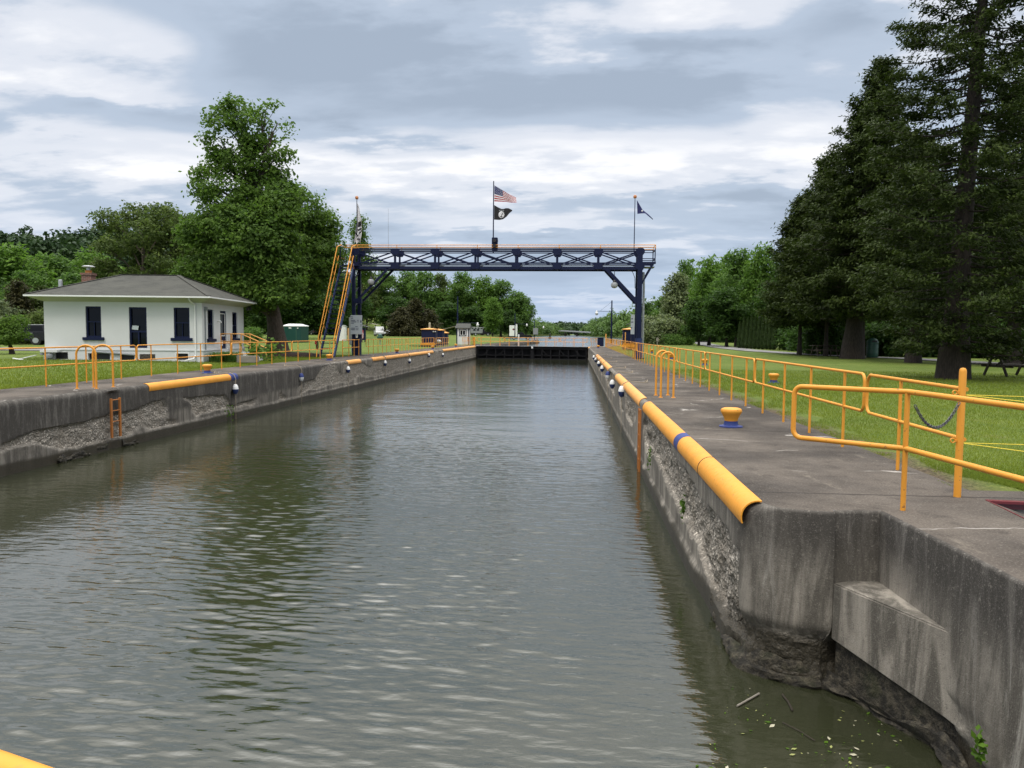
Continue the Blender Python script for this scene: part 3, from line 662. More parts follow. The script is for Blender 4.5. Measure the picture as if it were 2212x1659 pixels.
# ================================================================== wall ladders
def wladder(x, y, wdt, ax, z0, z1, label):
    rt = thing('wall_ladder', (x, y, z1), label, 'ladder'); h = z1 - z0
    for q in (-wdt / 2, wdt / 2):
        mb = MB(); mb.box(*( (-.02, .02, q - .03, q + .03) ), -h - (.3 if z0 < -1.4 else 0), 0); mb.build('side_rail', RUST, rt)
    k = int(h / .27)
    for i in range(k):
        mb = MB(); z = -.04 - i * .27; mb.tube([(0, -wdt / 2, z), (0, wdt / 2, z)], .013, 8); mb.build('rung', RUST, rt, smooth=True)
wladder(XL + .05, 18.37, .36, 0, -1.22, -.24, 'rusty orange ladder fixed in the left lock wall below the hoops')
wladder(1.46, 16.95, .34, 0, WZ, -.16, 'rusty orange ladder set in a gap of the right lock wall')

# ================================================================== float buoys on ropes
def buoy(side, y, zc, label, flip=False, sc_=1.0, tail=True):
    xw = xr(y) - .07 if side > 0 else XL + .07
    rt = thing('float_buoy', (xw, y, zc), label, 'float', group='white and blue floats hanging on the lock walls'); s_ = side; r1, h = .105 * sc_, .17 * sc_
    top = [(.02, h), (.055 * sc_, h * .93), (r1 * .85, h * .55), (r1, .1 * h), (r1, 0)]; bot = [(r1, 0), (r1, -.1 * h), (r1 * .85, -.55 * h), (.055 * sc_, -.93 * h), (.02, -h)]
    mb = MB(); mb.lathe(top[::-1], n=14); mb.build('upper_half', BLUE if flip else WHITE, rt, smooth=True)
    mb = MB(); mb.lathe(bot[::-1], n=14); mb.build('lower_half', WHITE if flip else NAVYL, rt, smooth=True)
    z0 = -zc
    pts = [(s_ * .75, .05, z0 + .02), (s_ * .55, -.03, z0 + .03), (s_ * .33, .02, z0 + .045), (s_ * .2, 0, z0 + .06), (s_ * .04, 0, z0 - .02), (-s_ * .02, 0, z0 - .16), (0, 0, h * .9)]
    mb = MB(); mb.tube(pts, .012, 7); mb.tube([(0, 0, -h * .9), (.0, .01, WZ - zc - .15)], .009, 6)
    mb.tube([(s_ * .75, .05, z0 + .02), (s_ * .78, .14, z0 + .09), (s_ * .70, .19, z0 + .05), (s_ * .80, .24, z0 + .02)], .012, 7); mb.build('rope', ROPEM, rt, smooth=True)
RB = [(23.44, -.26, 'nearest float on the right wall, white over blue, below a knotted rope', False), (29.36, -.42, 'second nearest float on the right wall, white over blue, low on its line', False), (33.51, -.30, 'upside down float on the right wall, blue over white', True),
      (40.69, -.34, 'white over blue float on the right wall, next after the blue topped one', False), (46.54, -.30, 'third from last float on the right wall towards the far gate', False), (53.43, -.30, 'last but one float on the right wall towards the far gate', False), (59.1, -.30, 'last tiny float on the right wall nearest the far gate', False)]
for y, z, l_, fl in RB: buoy(1, y, z, l_, fl)
LB = [(25.2, -.50, 'nearest float on the left wall, white over blue, beside the blue pipe end', False), (31.55, -.45, 'upside down float on the left wall, blue over white', True), (38.3, -.44, 'white over blue float on the left wall just before the gantry', False), (46.01, -.40, 'white over blue float on the left wall just beyond the gantry', False),
      (52.99, -.52, 'white topped float on the left wall below the joint of the long pipe', False), (60.18, -.30, 'last but one float on the left wall, close under the pipe end', False), (66.74, -.46, 'last tiny float on the left wall before the far gate', False)]
for y, z, l_, fl in LB: buoy(-1, y, z, l_, fl)
# ================================================================== pipe fences
def rnd_rect(a, b, z0, z1, r_):
    """closed rounded loop in the vertical plane through a and b"""
    a, b = Vector((a[0], a[1], 0)), Vector((b[0], b[1], 0)); L_ = (b - a).length; u = (b - a).normalized(); pts = []
    for (s_, z, a0) in ((L_ - r_, z0 + r_, -90), (L_ - r_, z1 - r_, 0), (r_, z1 - r_, 90), (r_, z0 + r_, 180)):
        for i in range(5):
            an = R(a0 + 90 * i / 4); pts.append(a + u * (s_ + r_ * math.cos(an)) + Vector((0, 0, z + r_ * math.sin(an))))
    return pts
def fence(label, pts, pitch, zt=1.0, zm=.54, r_=.0190, posts=4, base=0.0, matr=None, name='pipe_fence', seg=10, first_gap=None):
    """a fence along a straight line pts[0] -> pts[1]: looped rail panels of length pitch with posts through them"""
    a, b = Vector(pts[0]), Vector(pts[1]); L_ = (b - a).length; u = (b - a).normalized()
    rt = thing(name, (a.x, a.y, base), label, 'fence'); o = Vector((a.x, a.y, 0)); n = max(1, int(round(L_ / pitch))); pl = L_ / n
    for i in range(n):
        p, q = u * (i * pl + .035), u * ((i + 1) * pl - .035)
        wz = .012 * (float(vnoise(i * 1.3, a.x + a.y)) - .5)
        mb = MB(); mb.tube(rnd_rect(p, q, zm + wz, zt + wz, .09), r_, seg, closed=True); mb.build('rail_loop', matr or YEL, rt, smooth=True)
        for k in range(posts):
            c = u * (i * pl + pl * (k + .5) / posts); ln = .008 * (float(vnoise(i * 3.1 + k, a.y)) - .5)
            mb = MB(); mb.tube([(c.x, c.y, -.05), (c.x + ln, c.y + ln, zt - .01)], r_ * .98, seg); mb.build('post', matr or YEL, rt, smooth=True)
    return rt
fence('long yellow pipe fence along the right pavement from the thick post to the gantry', ((3.57, 9.72, 0), (3.60, 44.6, 0)), 5.83)
fence('short yellow pipe fence on the right pavement joined to the gantry post', ((3.60, 44.9, 0), (3.62, 48.7, 0)), 3.8, posts=4)
fence('yellow pipe fence along the right pavement from the gantry to the far gate', ((3.68, 50.2, 0), (3.72, 90.5, 0)), 5.8, seg=8)
fence('yellow pipe fence along the left pavement in front of the white house', ((-13.5, 9.63, 0), (-13.5, 42.6, 0)), 6.0)
# nearest right panel ends in the thick post
rt = thing('pipe_fence', (3.57, 9.66, 0), 'nearest yellow pipe fence panel on the right, ending at the thick post', 'fence')
mb = MB(); mb.tube([(0, -2.37, .99), (0, -.09, 1.0), (0, -.03, .96), (0, 0, .91), (0, 0, .63), (0, -.03, .57), (0, -.09, .54), (0, -2.37, .53)], .019, 10); mb.build('rail_loop', YEL, rt, smooth=True)
mb = MB(); mb.tube([(0, -.96, -.05), (0, -.96, .99)], .018, 10); mb.build('post', YEL, rt, smooth=True)
# thick post with two slack ropes running off to the right and a sagging chain
rt = thing('guard_post', (3.53, 7.29, 0), 'thick yellow steel post with rounded top at the end of the right fence', 'post')
mb = MB(); mb.lathe([(.0315, -.05), (.0315, 1.15), (.028, 1.17), (.02, 1.183), (0, 1.187)], n=18); mb.build('shaft', YEL, rt, smooth=True)
for z in (.96, .52):
    mb = MB(); mb.tube(arc((-.062, 0, z), .02, 0, 2 * math.pi * .95, 10, 'xz'), .007, 6); mb.box(-.046, -.03, -.012, .012, z - .012, z + .012); mb.build('eye_lug', YEL, rt, smooth=True)
def rope(label, a, b, sag, r_, m=ROPEY):
    a, b = Vector(a), Vector(b); pts = []
    for i in range(13):
        t = i / 12; p = a.lerp(b, t); p.z -= sag * 4 * t * (1 - t); pts.append(p - a)
    mb = MB(); mb.tube(pts, r_, 6); o = mb.build('rope', m, smooth=True); o.location = a; return tag(o, label, 'rope')
rope('thin yellow rope running level from the top of the thick post, the farther top one', (3.55, 7.29, .94), (12.5, 8.6, .90), .05, .0035)
rope('thin yellow rope slanting from the top of the thick post, the nearer top one', (3.55, 7.25, .94), (6.4, 6.3, .74), .02, .0042)
rope('thin yellow rope running level from the middle of the thick post, the farther lower one', (3.55, 7.29, .50), (12.5, 8.6, .42), .05, .0035)
rope('thin yellow rope slanting down from the middle of the thick post, the nearer lower one', (3.55, 7.25, .50), (6.4, 6.3, .30), .02, .0042)
# chain of links
ca, cb = Vector((3.00, 7.0, .86)), Vector((3.49, 7.25, .87)); mb = MB(); nL = 34; prev = None
cpts = [ca.lerp(cb, i / nL) - Vector((0, 0, .21 * (1 - (2 * i / nL - 1) ** 2))) for i in range(nL + 1)]
for i in range(nL):
    p, q = cpts[i], cpts[i + 1]; u = (q - p).normalized(); sdv = Vector((0, 0, 1)).cross(u).normalized() if i % 2 else u.cross(Vector((0, 0, 1)).cross(u)).normalized(); mid = (p + q) / 2; l2 = (q - p).length * .78
    mb.tube([mid + u * l2 * math.cos(t) + sdv * .013 * math.sin(t) for t in np.linspace(0, 2 * math.pi, 9)[:-1]], .0042, 5, closed=True)
o = mb.build('chain', CHAINM, smooth=True); tag(o, 'grey steel chain sagging between the near guard rail and the thick post', 'chain')
# near guard rail: bent loop with one post
rt = thing('guard_rail', (2.79, 6.66, 0), 'nearest yellow guard rail with a bent rounded loop standing over the gate recess', 'guard rail')
endp = Vector((2.04 - 2.79, 7.28 - 6.66, 0)); ue = endp.normalized(); off = Vector((2.97 - 2.79, 5.31 - 6.66, 0)); off = off.normalized(); far = off * 5.0; L_ = endp.length
def col(z0): return [far + Vector((0, 0, z0))]
zt, zm, rr_ = 1.005, .525, .075
pts = [far + Vector((0, 0, zt)), off * .15 + Vector((0, 0, zt)), Vector((0, 0, zt)), ue * .12 + Vector((0, 0, zt - .002))]
for (s_, z, a0) in ((L_ - rr_, zt - rr_ - .006, 90), (L_ - rr_, zm + rr_, 0)):
    for i in range(7):
        an = R(a0 - 90 * i / 6); pts.append(ue * (s_ + rr_ * math.cos(an)) + Vector((0, 0, z + rr_ * math.sin(an))))
pts += [ue * .12 + Vector((0, 0, zm)), Vector((0, 0, zm)), off * .15 + Vector((0, 0, zm)), far + Vector((0, 0, zm))]
mb = MB(); mb.tube(pts, .0225, 14); mb.build('rail_loop', YEL, rt, smooth=True)
for t in (0, 1.9, 3.8):
    mb = MB(); mb.tube([off * t + Vector((0, 0, -.03)), off * t + Vector((0, 0, zt))], .0215, 14); mb.build('post', YEL, rt, smooth=True)
# maroon steel rim of the pit
mb = MB(); mb.box(0, 1.88, -.012, 0, -.075, .004); mb.box(0, 1.88, -.06, -.0125, -.02, .0035); mb.box(-.012, -.0005, -1.6, -.0125, -.075, .0045)
o = mb.build('pit_rim', MAROON); o.location = (3.73, 7.185, 0); o.rotation_euler = (0, 0, R(-5)); tag(o, 'dark red steel rim of the open pit in the right pavement', 'pit rim')

# ---- lower gate under the camera (its upstream rail enters the picture bottom left)
def lower_leaf(x0, y0, x1, y1, label):
    rt = thing('lower_gate_leaf', (x0, y0, 0), label, 'lock gate'); d = Vector((x1 - x0, y1 - y0, 0)); u = d.normalized(); n_ = Vector((u.y, -u.x, 0)); n_ = n_ if n_.y < 0 else -n_
    mb = MB(); mb.beam(Vector((0, 0, -2.6)) + n_ * .45, d + Vector((0, 0, -2.6)) + n_ * .45, .5, 4.8); mb.build('gate_panel', GATEM, rt)
    mb = MB(); mb.beam(Vector((0, 0, -.06)) + n_ * .55, d + Vector((0, 0, -.06)) + n_ * .55, 1.1, .06); mb.build('walkway', GREY, rt)
    for z in (.9, .45):
        mb = MB(); mb.tube([Vector((0, 0, z)), d + Vector((0, 0, z))], .021, 14); mb.build('handrail', YEL, rt, smooth=True)
    for t in np.linspace(.03, .97, 7):
        mb = MB(); mb.tube([d * t + Vector((0, 0, -.05)), d * t + Vector((0, 0, .9))], .020, 10); mb.build('post', YEL, rt, smooth=True)
_p, _q = Vector(G(0, 1664, .9)), Vector(G(95, 1698, .9)); _m = (_q.y - _p.y) / (_q.x - _p.x); lower_leaf(2.75, _p.y + _m * (2.75 - _p.x), -4.9, _p.y + _m * (-4.9 - _p.x), 'near lock gate walkway underfoot, its yellow handrail crossing the bottom left corner')

# ================================================================== upper gate
def upper_leaf(x0, y0, x1, y1, label):
    rt = thing('gate_leaf', (x0, y0, 0), label, 'lock gate', group='leaves of the far lock gate'); d = Vector((x1 - x0, y1 - y0, 0)); u = d.normalized(); nf = Vector((u.y, -u.x, 0)); nf = nf if nf.y < 0 else -nf
    def B(nm, t0, t1, f, z, th, h, m=GATEM):
        mb = MB(); mb.beam(d * t0 + nf * f + Vector((0, 0, z)), d * t1 + nf * f + Vector((0, 0, z)), th, h); return mb.build(nm, m, rt)
    B('skin_plate', 0, 1, -.30, -1.3, .05, 2.5); B('top_beam', 0, 1, -.05, -.19, .62, .34); B('walkway', 0, 1, .02, -.005, .9, .03, GREY)
    B('middle_beam', 0, 1, -.05, -1.10, .5, .10); B('lower_beam', 0, 1, -.02, -1.48, .5, .10)
    for t in (.02, .18, .34, .5, .66, .82, .97):
        c = d * t; mb = MB(); mb.beam(c + nf * .03 + Vector((0, 0, -1.9)), c + nf * .03 + Vector((0, 0, -.36)), .12, .34, up=nf); mb.build('rib', GATEM, rt)
    for t0 in (.12, .40, .72):
        mb = MB(); mb.beam(d * t0 + nf * .18 + Vector((0, 0, -1.08)), d * (t0 + .10) + nf * .18 + Vector((0, 0, -.40)), .05, .10); mb.beam(d * (t0 - .01) + nf * .18 + Vector((0, 0, -1.02)), d * (t0 + .12) + nf * .18 + Vector((0, 0, -1.02)), .12, .06); mb.build('bracket', GATEM, rt)
    for f in (.40, -.38):
        for i in range(2):
            p, q = d * (i * .5 + .008) + nf * f, d * ((i + 1) * .5 - .008) + nf * f
            mb = MB(); mb.tube(rnd_rect(p, q, .54, 1.0, .10), .021, 8, closed=True); mb.build('rail_loop', YEL if f > 0 else YELW, rt, smooth=True)
        for t in np.linspace(.08, .92, 6):
            mb = MB(); mb.tube([d * t + nf * f, d * t + nf * f + Vector((0, 0, .99))], .020, 8); mb.build('post', YEL if f > 0 else YELW, rt, smooth=True)
    return rt
xc = (XL + xr(90)) / 2
ul_ = upper_leaf(XL + .05, 90.3, xc - .02, 91.6, 'left leaf of the black far lock gate, topped by yellow rails')
upper_leaf(xr(90) - .05, 90.3, xc + .02, 91.6, 'right leaf of the black far lock gate, topped by yellow rails')
mb = MB(); mb.box(xc - XL - .05 - .16, xc - XL - .05 + .16, 1.0, 1.45, -2.4, -.03); mb.build('mitre_post', GATEM, ul_)
mb = MB(); mb.box(-.11, .11, -.02, .02, -.10, .14); o = mb.build('gauge_plate', WHITE); o.location = (xc, 91.08, -.16); tag(o, 'small white plate at the meeting edge of the far lock gate', 'plate')
fence('yellow pipe fence on the left bank beside the white booth at the far gate', ((-12.9, 88.6, 0), (-12.6, 95.6, 0)), 3.5, seg=8)
fence('yellow pipe fence crossing the left bank lawn to the far gate', ((-12.6, 95.9, 0), (XL - .2, 91.0, 0)), 2.6, seg=8)
fence('short yellow pipe fence between the far gate and the blue bin', ((1.95, 91.2, 0), (3.3, 94.5, 0)), 1.8, posts=3, seg=8)
rt = thing('trash_can', (3.15, 91.9, 0), 'dark blue rectangular bin at the right end of the far gate', 'bin')
mb = MB(); mb.box(-.36, .36, -.3, .3, .05, 1.02); mb.build('bin_body', NAVY, rt, bevel=.04); mb = MB(); mb.box(-.39, .39, -.33, .33, 1.022, 1.09); mb.build('bin_lid', NAVY, rt, bevel=.02)

# ================================================================== gantry
GY0, GY1 = 48.0, 49.3; GXL, GXR = -13.82, 3.98; ZB, ZT = 5.44, 6.74
GA = thing('gantry', (-5.0, 48.6, 0), 'tall navy steel lattice gantry spanning the lock', 'gantry'); gx, gy = -5.0, 48.6
def gb(nm, a, b, wd, hg, m=NAVY, parent=None, up=(0, 0, 1)):
    mb = MB(); mb.beam((a[0] - gx, a[1] - gy, a[2]), (b[0] - gx, b[1] - gy, b[2]), wd, hg, up); return mb.build(nm, m, parent or GA)
nodes = np.linspace(GXL, GXR, 8)
for yy in (GY0, GY1):
    for (z, h) in ((ZT - .04, .085), (ZT - .15, .05), (ZB + .08, .16), (ZB + .40, .085)):
        gb('chord', (GXL - .2, yy, z), (GXR + .2, yy, z), .12, h)
    for i, x in enumerate(nodes):
        if 0 < i < 7: gb('vertical', (x, yy, ZB + .15), (x, yy, ZT - .2), .13 if yy == GY0 else .10, .12, up=(0, 1, 0))
        for z, s_ in ((ZT - .17, 1), (ZB + .20, 1)):
            mb = MB(); pr = [(-.42, .10), (-.42, -.12), (-.26, -.30), (.26, -.30), (.42, -.12), (.42, .10), (.3, .22), (-.3, .22)]
            if z < 6: pr = [(p, -q) for p, q in pr]
            vs = [(x - gx + p * .64, yy - gy + dyy, z + q * .78) for dyy in (-.095, .095) for p, q in pr]; n = len(pr)
            mb.add(vs, [tuple(range(n)), tuple(range(2 * n - 1, n - 1, -1))] + [(k, (k + 1) % n, n + (k + 1) % n, n + k) for k in range(n)]); mb.build('gusset_plate', NAVY, GA)
    for i in range(7):
        a, b = nodes[i], nodes[i + 1]
        gb('diagonal', (a + .24, yy - .03, ZT - .26), (b - .24, yy - .03, ZB + .34), .055, .078); gb('diagonal', (a + .24, yy + .03, ZB + .34), (b - .24, yy + .03, ZT - .26), .055, .078)
gb('walkway_deck', (GXL - .7, 48.65, ZB + .19), (GXR + .9, 48.65, ZB + .19), 1.05, .04, GREY)
gb('cable_tray', (GXL + .4, GY0 + .16, ZB + .27), (GXR - .5, GY0 + .16, ZB + .27), .08, .05, GALV)
for x in nodes: gb('cross_tie', (x, GY0, ZB + .1), (x, GY1, ZB + .1), .1, .12); gb('cross_tie', (x, GY0, ZT - .05), (x, GY1, ZT - .05), .08, .08)
# legs
for yy in (GY0, GY1):
    gb('leg', (GXL - .12, yy, 0), (GXL - .12, yy, ZT), .20, .18, up=(0, 1, 0)); gb('leg', (GXR, yy, 0), (GXR, yy, ZT + .02), .30, .20, up=(0, 1, 0))
for z in np.arange(1.2, ZB, .9): gb('lacing', (GXL - .12, GY0 + .1, z), (GXL - .12, GY1 - .1, z + .5), .05, .05); gb('lacing', (GXR, GY0 + .1, z), (GXR, GY1 - .1, z + .5), .05, .05)
gb('leg_plinth', (GXL - .02, GY0 + .2, 0), (GXL - .02, GY0 + .2, 1.1), .46, .40, up=(0, 1, 0)); gb('leg_plinth', (GXR, GY0 + .05, 0), (GXR, GY0 + .05, 1.25), .38, .34, NAVYL, up=(0, 1, 0))
gb('base_plate', (GXL - .02, GY0 + .2, .0), (GXL - .02, GY0 + .2, .03), .8, .7, up=(0, 1, 0)); gb('base_plate', (GXR, GY0 + .05, .0), (GXR, GY0 + .05, .03), .7, .6, up=(0, 1, 0))
# knee braces
for yy in (GY0, GY1):
    gb('knee_brace', (GXR - .12, yy, 3.45), (GXR - 2.05, yy, ZB + .05), .14, .20); gb('knee_brace', (GXL + .12, yy, 3.5), (GXL + 2.1, yy, ZB + .05), .12, .13)
    gb('knee_plate', (GXR - .3, yy, 3.62), (GXR - .1, yy, 3.62), .12, .36)
gb('knee_plate', (GXL - .1, GY0, 3.45), (GXL + .4, GY0, 3.45), .3, .30)
# right cantilever platform
for yy in (GY0, GY1):
    gb('platform_beam', (GXR, yy, ZB + .42), (GXR + .95, yy, ZB + .42), .10, .12); gb('platform_strut', (GXR + .1, yy, 4.55), (GXR + .8, yy, ZB + .36), .08, .09)
    gb('platform_post', (GXR + .9, yy, ZB + .36), (GXR + .9, yy, ZT + .02), .06, .06)
    for z in (ZT - .12, ZT - .62, ZT - .74): gb('platform_rail', (GXR, yy, z), (GXR + .92, yy, z), .04, .045)
for z in (ZT - .12, ZT - .62, ZB + .42): gb('platform_rail', (GXR + .9, GY0, z), (GXR + .9, GY1, z), .045, .045)
# top handrails
for yy in (GY0 - .02, GY1 + .02):
    mb = MB()
    for z in (ZT + .21, ZT + .07): mb.tube([(GXL - .6 - gx, yy - gy, z), (GXR + .92 - gx, yy - gy, z)], .025, 7)
    mb.tube([(GXR + .92 - gx, GY0 - gy, ZT + .21), (GXR + .92 - gx, GY1 - gy, ZT + .21)], .02, 7) if yy < 48.5 else None
    for x in list(nodes[:-1]) + [GXR + .92]: mb.tube([(x + .12 - gx if x < 4 else x - gx, yy - gy, ZT - .05), (x + .12 - gx if x < 4 else x - gx, yy - gy, ZT + .21)], .022, 7)
    mb.build('top_handrail', YEL, GA, smooth=True)
mb = MB(); mb.tube([(GXR + .30 - gx, GY0 + .55 - gy, 0), (GXR + .30 - gx, GY0 + .55 - gy, 4.5), (GXR + .26 - gx, GY0 + .55 - gy, ZB - .1)], .075, 10); mb.build('conduit', GALV, GA, smooth=True)
mb = MB(); mb.tube([(GXR - .75 - gx, GY0 - gy, ZB - .02), (GXR - .45 - gx, GY0 - gy, ZB - .12), (GXR - .30 - gx, GY0 - gy, ZB - .5), (GXR - .28 - gx, GY0 - gy, 4.3)], .02, 7); mb.build('cable', BLACK, GA, smooth=True)
# ship stair, leaning to the gantry from the camera side
def stair_pt(t): return Vector((-14.25 - gx, 43.55 + (47.75 - 43.55) * t - gy, ZB * t + .25 * t))
st = bpy.data.objects.new('stair', None); COL.objects.link(st); st.parent = GA
sdir = (stair_pt(1) - stair_pt(0)).normalized()
for sx in (-.42, .42):
    mb = MB(); mb.beam(stair_pt(0) + Vector((sx, 0, 0)), stair_pt(1.0) + Vector((sx, 0, 0)), .06, .22, up=(0, -1, 1)); mb.build('stringer', NAVYL, st)
    mb = MB(); o_ = Vector((sx * 1.12, -.62, .42)); tops = [stair_pt(.10) + o_ + Vector((0, .05, -.05)), stair_pt(.12) + o_, stair_pt(1.0) + o_ + Vector((0, 0, .65)), stair_pt(1.0) + Vector((sx * 1.12, .25, 1.27))]
    mb.tube(tops, .032, 8); mb.tube([stair_pt(.12) + o_ * .55 + Vector((sx * .5, 0, 0)), stair_pt(1.0) + o_ * .55 + Vector((sx * .5, 0, .3))], .026, 8)
    for t in (.12, .28, .45, .62, .79, .95): mb.tube([stair_pt(t) + Vector((sx * 1.08, 0, .02)), stair_pt(t) + o_ + Vector((0, 0, .3 if t > .5 else .12)) * t], .026, 8)
    mb.tube([stair_pt(.12) + o_, stair_pt(.0) + Vector((sx * 1.12, -.45, 0))], .03, 8); mb.build('handrail', YEL, st, smooth=True)
for i in range(19):
    p = stair_pt((i + .8) / 19.6); mb = MB(); mb.cbox(p, .80, .19, .045); mb.build('tread', NAVY, st)
gb('landing', (-14.75, 48.3, ZB + .22), (-13.6, 48.3, ZB + .22), 1.3, .08)
for y_ in (47.75, 49.0):
    for x_ in (-14.72, -13.95): gb('landing_post', (x_, y_, ZB + .2), (x_, y_, ZT + .18), .05, .05)
mb = MB(); mb.tube([(-14.72 - gx, 47.75 - gy, ZT + .2), (-14.72 - gx, 49.0 - gy, ZT + .16), (-13.9 - gx, 49.1 - gy, ZT + .14)], .025, 8); mb.tube([(-14.72 - gx, 47.75 - gy, ZB + .7), (-14.72 - gx, 49.0 - gy, ZB + .7)], .02, 8); mb.build('landing_rail', YEL, GA, smooth=True)
# short fence between stair and gantry leg, fence beyond
rt = thing('pipe_fence', (-13.5, 44.1, 0), 'short yellow pipe fence between the gantry stair and the gantry leg', 'fence')
mb = MB()
for z in (1.0, .54): mb.tube([(0, 0, z), (0, 3.6, z)], .024, 8)
mb.build('rail_loop', YEL, rt, smooth=True)
for y_ in (.05, 1.3, 2.4, 3.45):
    mb = MB(); mb.tube([(0, y_, 0), (0, y_, 1.0)], .024, 8); mb.build('post', YEL, rt, smooth=True)
fence('yellow pipe fence along the left pavement from the gantry leg to the navy cabinets', ((-13.55, 49.4, 0), (-13.6, 74.5, 0)), 6.2, posts=5, seg=8)
fence('low grey pink pipe fence panel in front of the second navy cabinet', ((-13.6, 75.2, 0), (-13.65, 83.5, 0)), 8.3, posts=7, zt=.98, zm=.42, seg=8, matr=YELW)
rope_bag = thing('safety_strap', (-14.7, 43.35, 0), 'black and red coiled strap hung on the foot of the gantry stair handrail', 'strap')
mb = MB(); mb.tube([(.05 * math.cos(t) - .02, -.1, .72 + .28 * math.sin(t)) for t in np.linspace(0, 2 * math.pi, 15)[:-1]], .035, 7, closed=True); mb.build('strap_coil', BLACK, rope_bag, smooth=True)
mb = MB(); mb.cbox((-.09, -.14, .86), .10, .06, .22); mb.build('red_pouch', RED, rope_bag, bevel=.01)
# lamps under the gantry
def hang_lamp(x, y, z, ztop, label):
    rt = thing('hanging_lamp', (x, y, z), label, 'lamp', group='lamps hanging under the gantry')
    mb = MB(); mb.tube([(0, 0, ztop - z), (0, 0, .26)], .02, 7); mb.lathe([(.04, .33), (.09, .28), (.10, .18), (.05, .16)], n=12); mb.build('stem', BLACK, rt, smooth=True)
    mb = MB(); mb.lathe([(.06, .19), (.15, .15), (.205, .06), (.215, 0)], n=16); mb.build('shade', GREY, rt, smooth=True)
    mb = MB(); mb.lathe([(.21, -.002), (.205, -.06), (.17, -.13), (.10, -.18), (0, -.20)], n=16); mb.build('globe', GLOBE, rt, smooth=True)
hang_lamp(HX(1327, 48.0, 615), 47.95, HZ(1327, 616, 48.0), ZB, 'round lamp hanging under the right end of the gantry')
hang_lamp(HX(802, 48.0, 612), 47.95, HZ(802, 609, 48.0), ZB, 'round lamp hanging under the left end of the gantry')
# signal on top
sgx = HX(1069, 48.2, 530); rt = thing('signal_light', (sgx, 48.15, ZT + .02), 'dark signal lamp housing on top of the gantry below the flags', 'signal')
mb = MB(); mb.box(-.18, .18, -.14, .14, -.12, .66); mb.build('housing', NAVY, rt, bevel=.02)
for z in (.14, .46):
    mb = MB(); mb.tube([(0, -.28, z), (0, -.12, z)], .11, 12); mb.build('visor', BLACK, rt); 
    mb = MB(); mb.tube([(.14, -.02, z), (.20, -.02, z)], .07, 10); mb.build('side_visor', BLACK, rt)
# flagpoles and flags
def pole(x, y, z0, z1, label, ball=True, r_=.03):
    rt = thing('flagpole', (x, y, z0), label, 'flagpole'); mb = MB(); mb.tube([(0, 0, -.2), (0, 0, z1 - z0)], [r_, r_ * .75], 8); mb.build('pole', NAVY, rt, smooth=True)
    if ball: mb = MB(); mb.lathe([(.0, -.12), (.07, -.10), (.105, -.04), (.11, .02), (.08, .09), (.0, .12)], (0, 0, z1 - z0 + .14), 14); mb.build('finial_ball', ORANGE, rt, smooth=True)
    return rt
PY = 48.7
plx, pcx, prx = HX(771, PY, 470), HX(1066, PY, 455), HX(1371, PY, 470)
pole(plx, PY, ZT, HZ(771, 432, PY), 'left flagpole with orange ball, carrying the white banner'); pole(pcx, PY, ZT, HZ(1067, 391, PY), 'middle flagpole without a ball, carrying two flags', False, .04); pole(prx, PY, ZT, HZ(1371, 430, PY), 'right flagpole with orange ball, carrying the navy flag')
mb = MB(); mb.tube([(0, 0, 0), (0, 0, HZ(842, 452, PY) - ZT)], [.012, .006], 6); o = mb.build('whip_antenna', GREY); o.location = (HX(842, PY, 500), PY - .4, ZT); tag(o, 'thin whip antenna standing on the left part of the gantry', 'antenna')
D2 = PY / F          # metres per picture unit at the poles
def flag_grid(fn, nu, nv, mats, matf, name, loc, label, thick=.004):
    """fn(u, v) -> local x, y, z ; v runs down from the top"""
    rt = thing(name, loc, label, 'flag'); mb = MB(); vs = []
    for j in range(nv + 1):
        for i in range(nu + 1): vs.append(fn(i / nu, j / nv))
    n = len(vs); vs += [(p[0], p[1] + thick, p[2]) for p in vs]; mb.v = [tuple(map(float, p)) for p in vs]
    def q(i, j): return j * (nu + 1) + i
    for j in range(nv):
        for i in range(nu):
            m_ = matf((i + .5) / nu, (j + .5) / nv)
            mb.f.append((q(i, j), q(i, j + 1), q(i + 1, j + 1), q(i + 1, j))); mb.m.append(m_); mb.f.append((n + q(i, j), n + q(i + 1, j), n + q(i + 1, j + 1), n + q(i, j + 1))); mb.m.append(m_)
    for i in range(nu):
        for j in (0, nv): mb.f.append((q(i, j), q(i + 1, j), n + q(i + 1, j), n + q(i, j))); mb.m.append(matf((i + .5) / nu, min(.99, max(.01, j / nv))))
    for j in range(nv):
        for i in (0, nu): mb.f.append((q(i, j), q(i, j + 1), n + q(i, j + 1), n + q(i, j))); mb.m.append(matf(min(.99, max(.01, i / nu)), (j + .5) / nv))
    mb.build('flag_cloth', mats, rt, smooth=False, auto=False); return rt
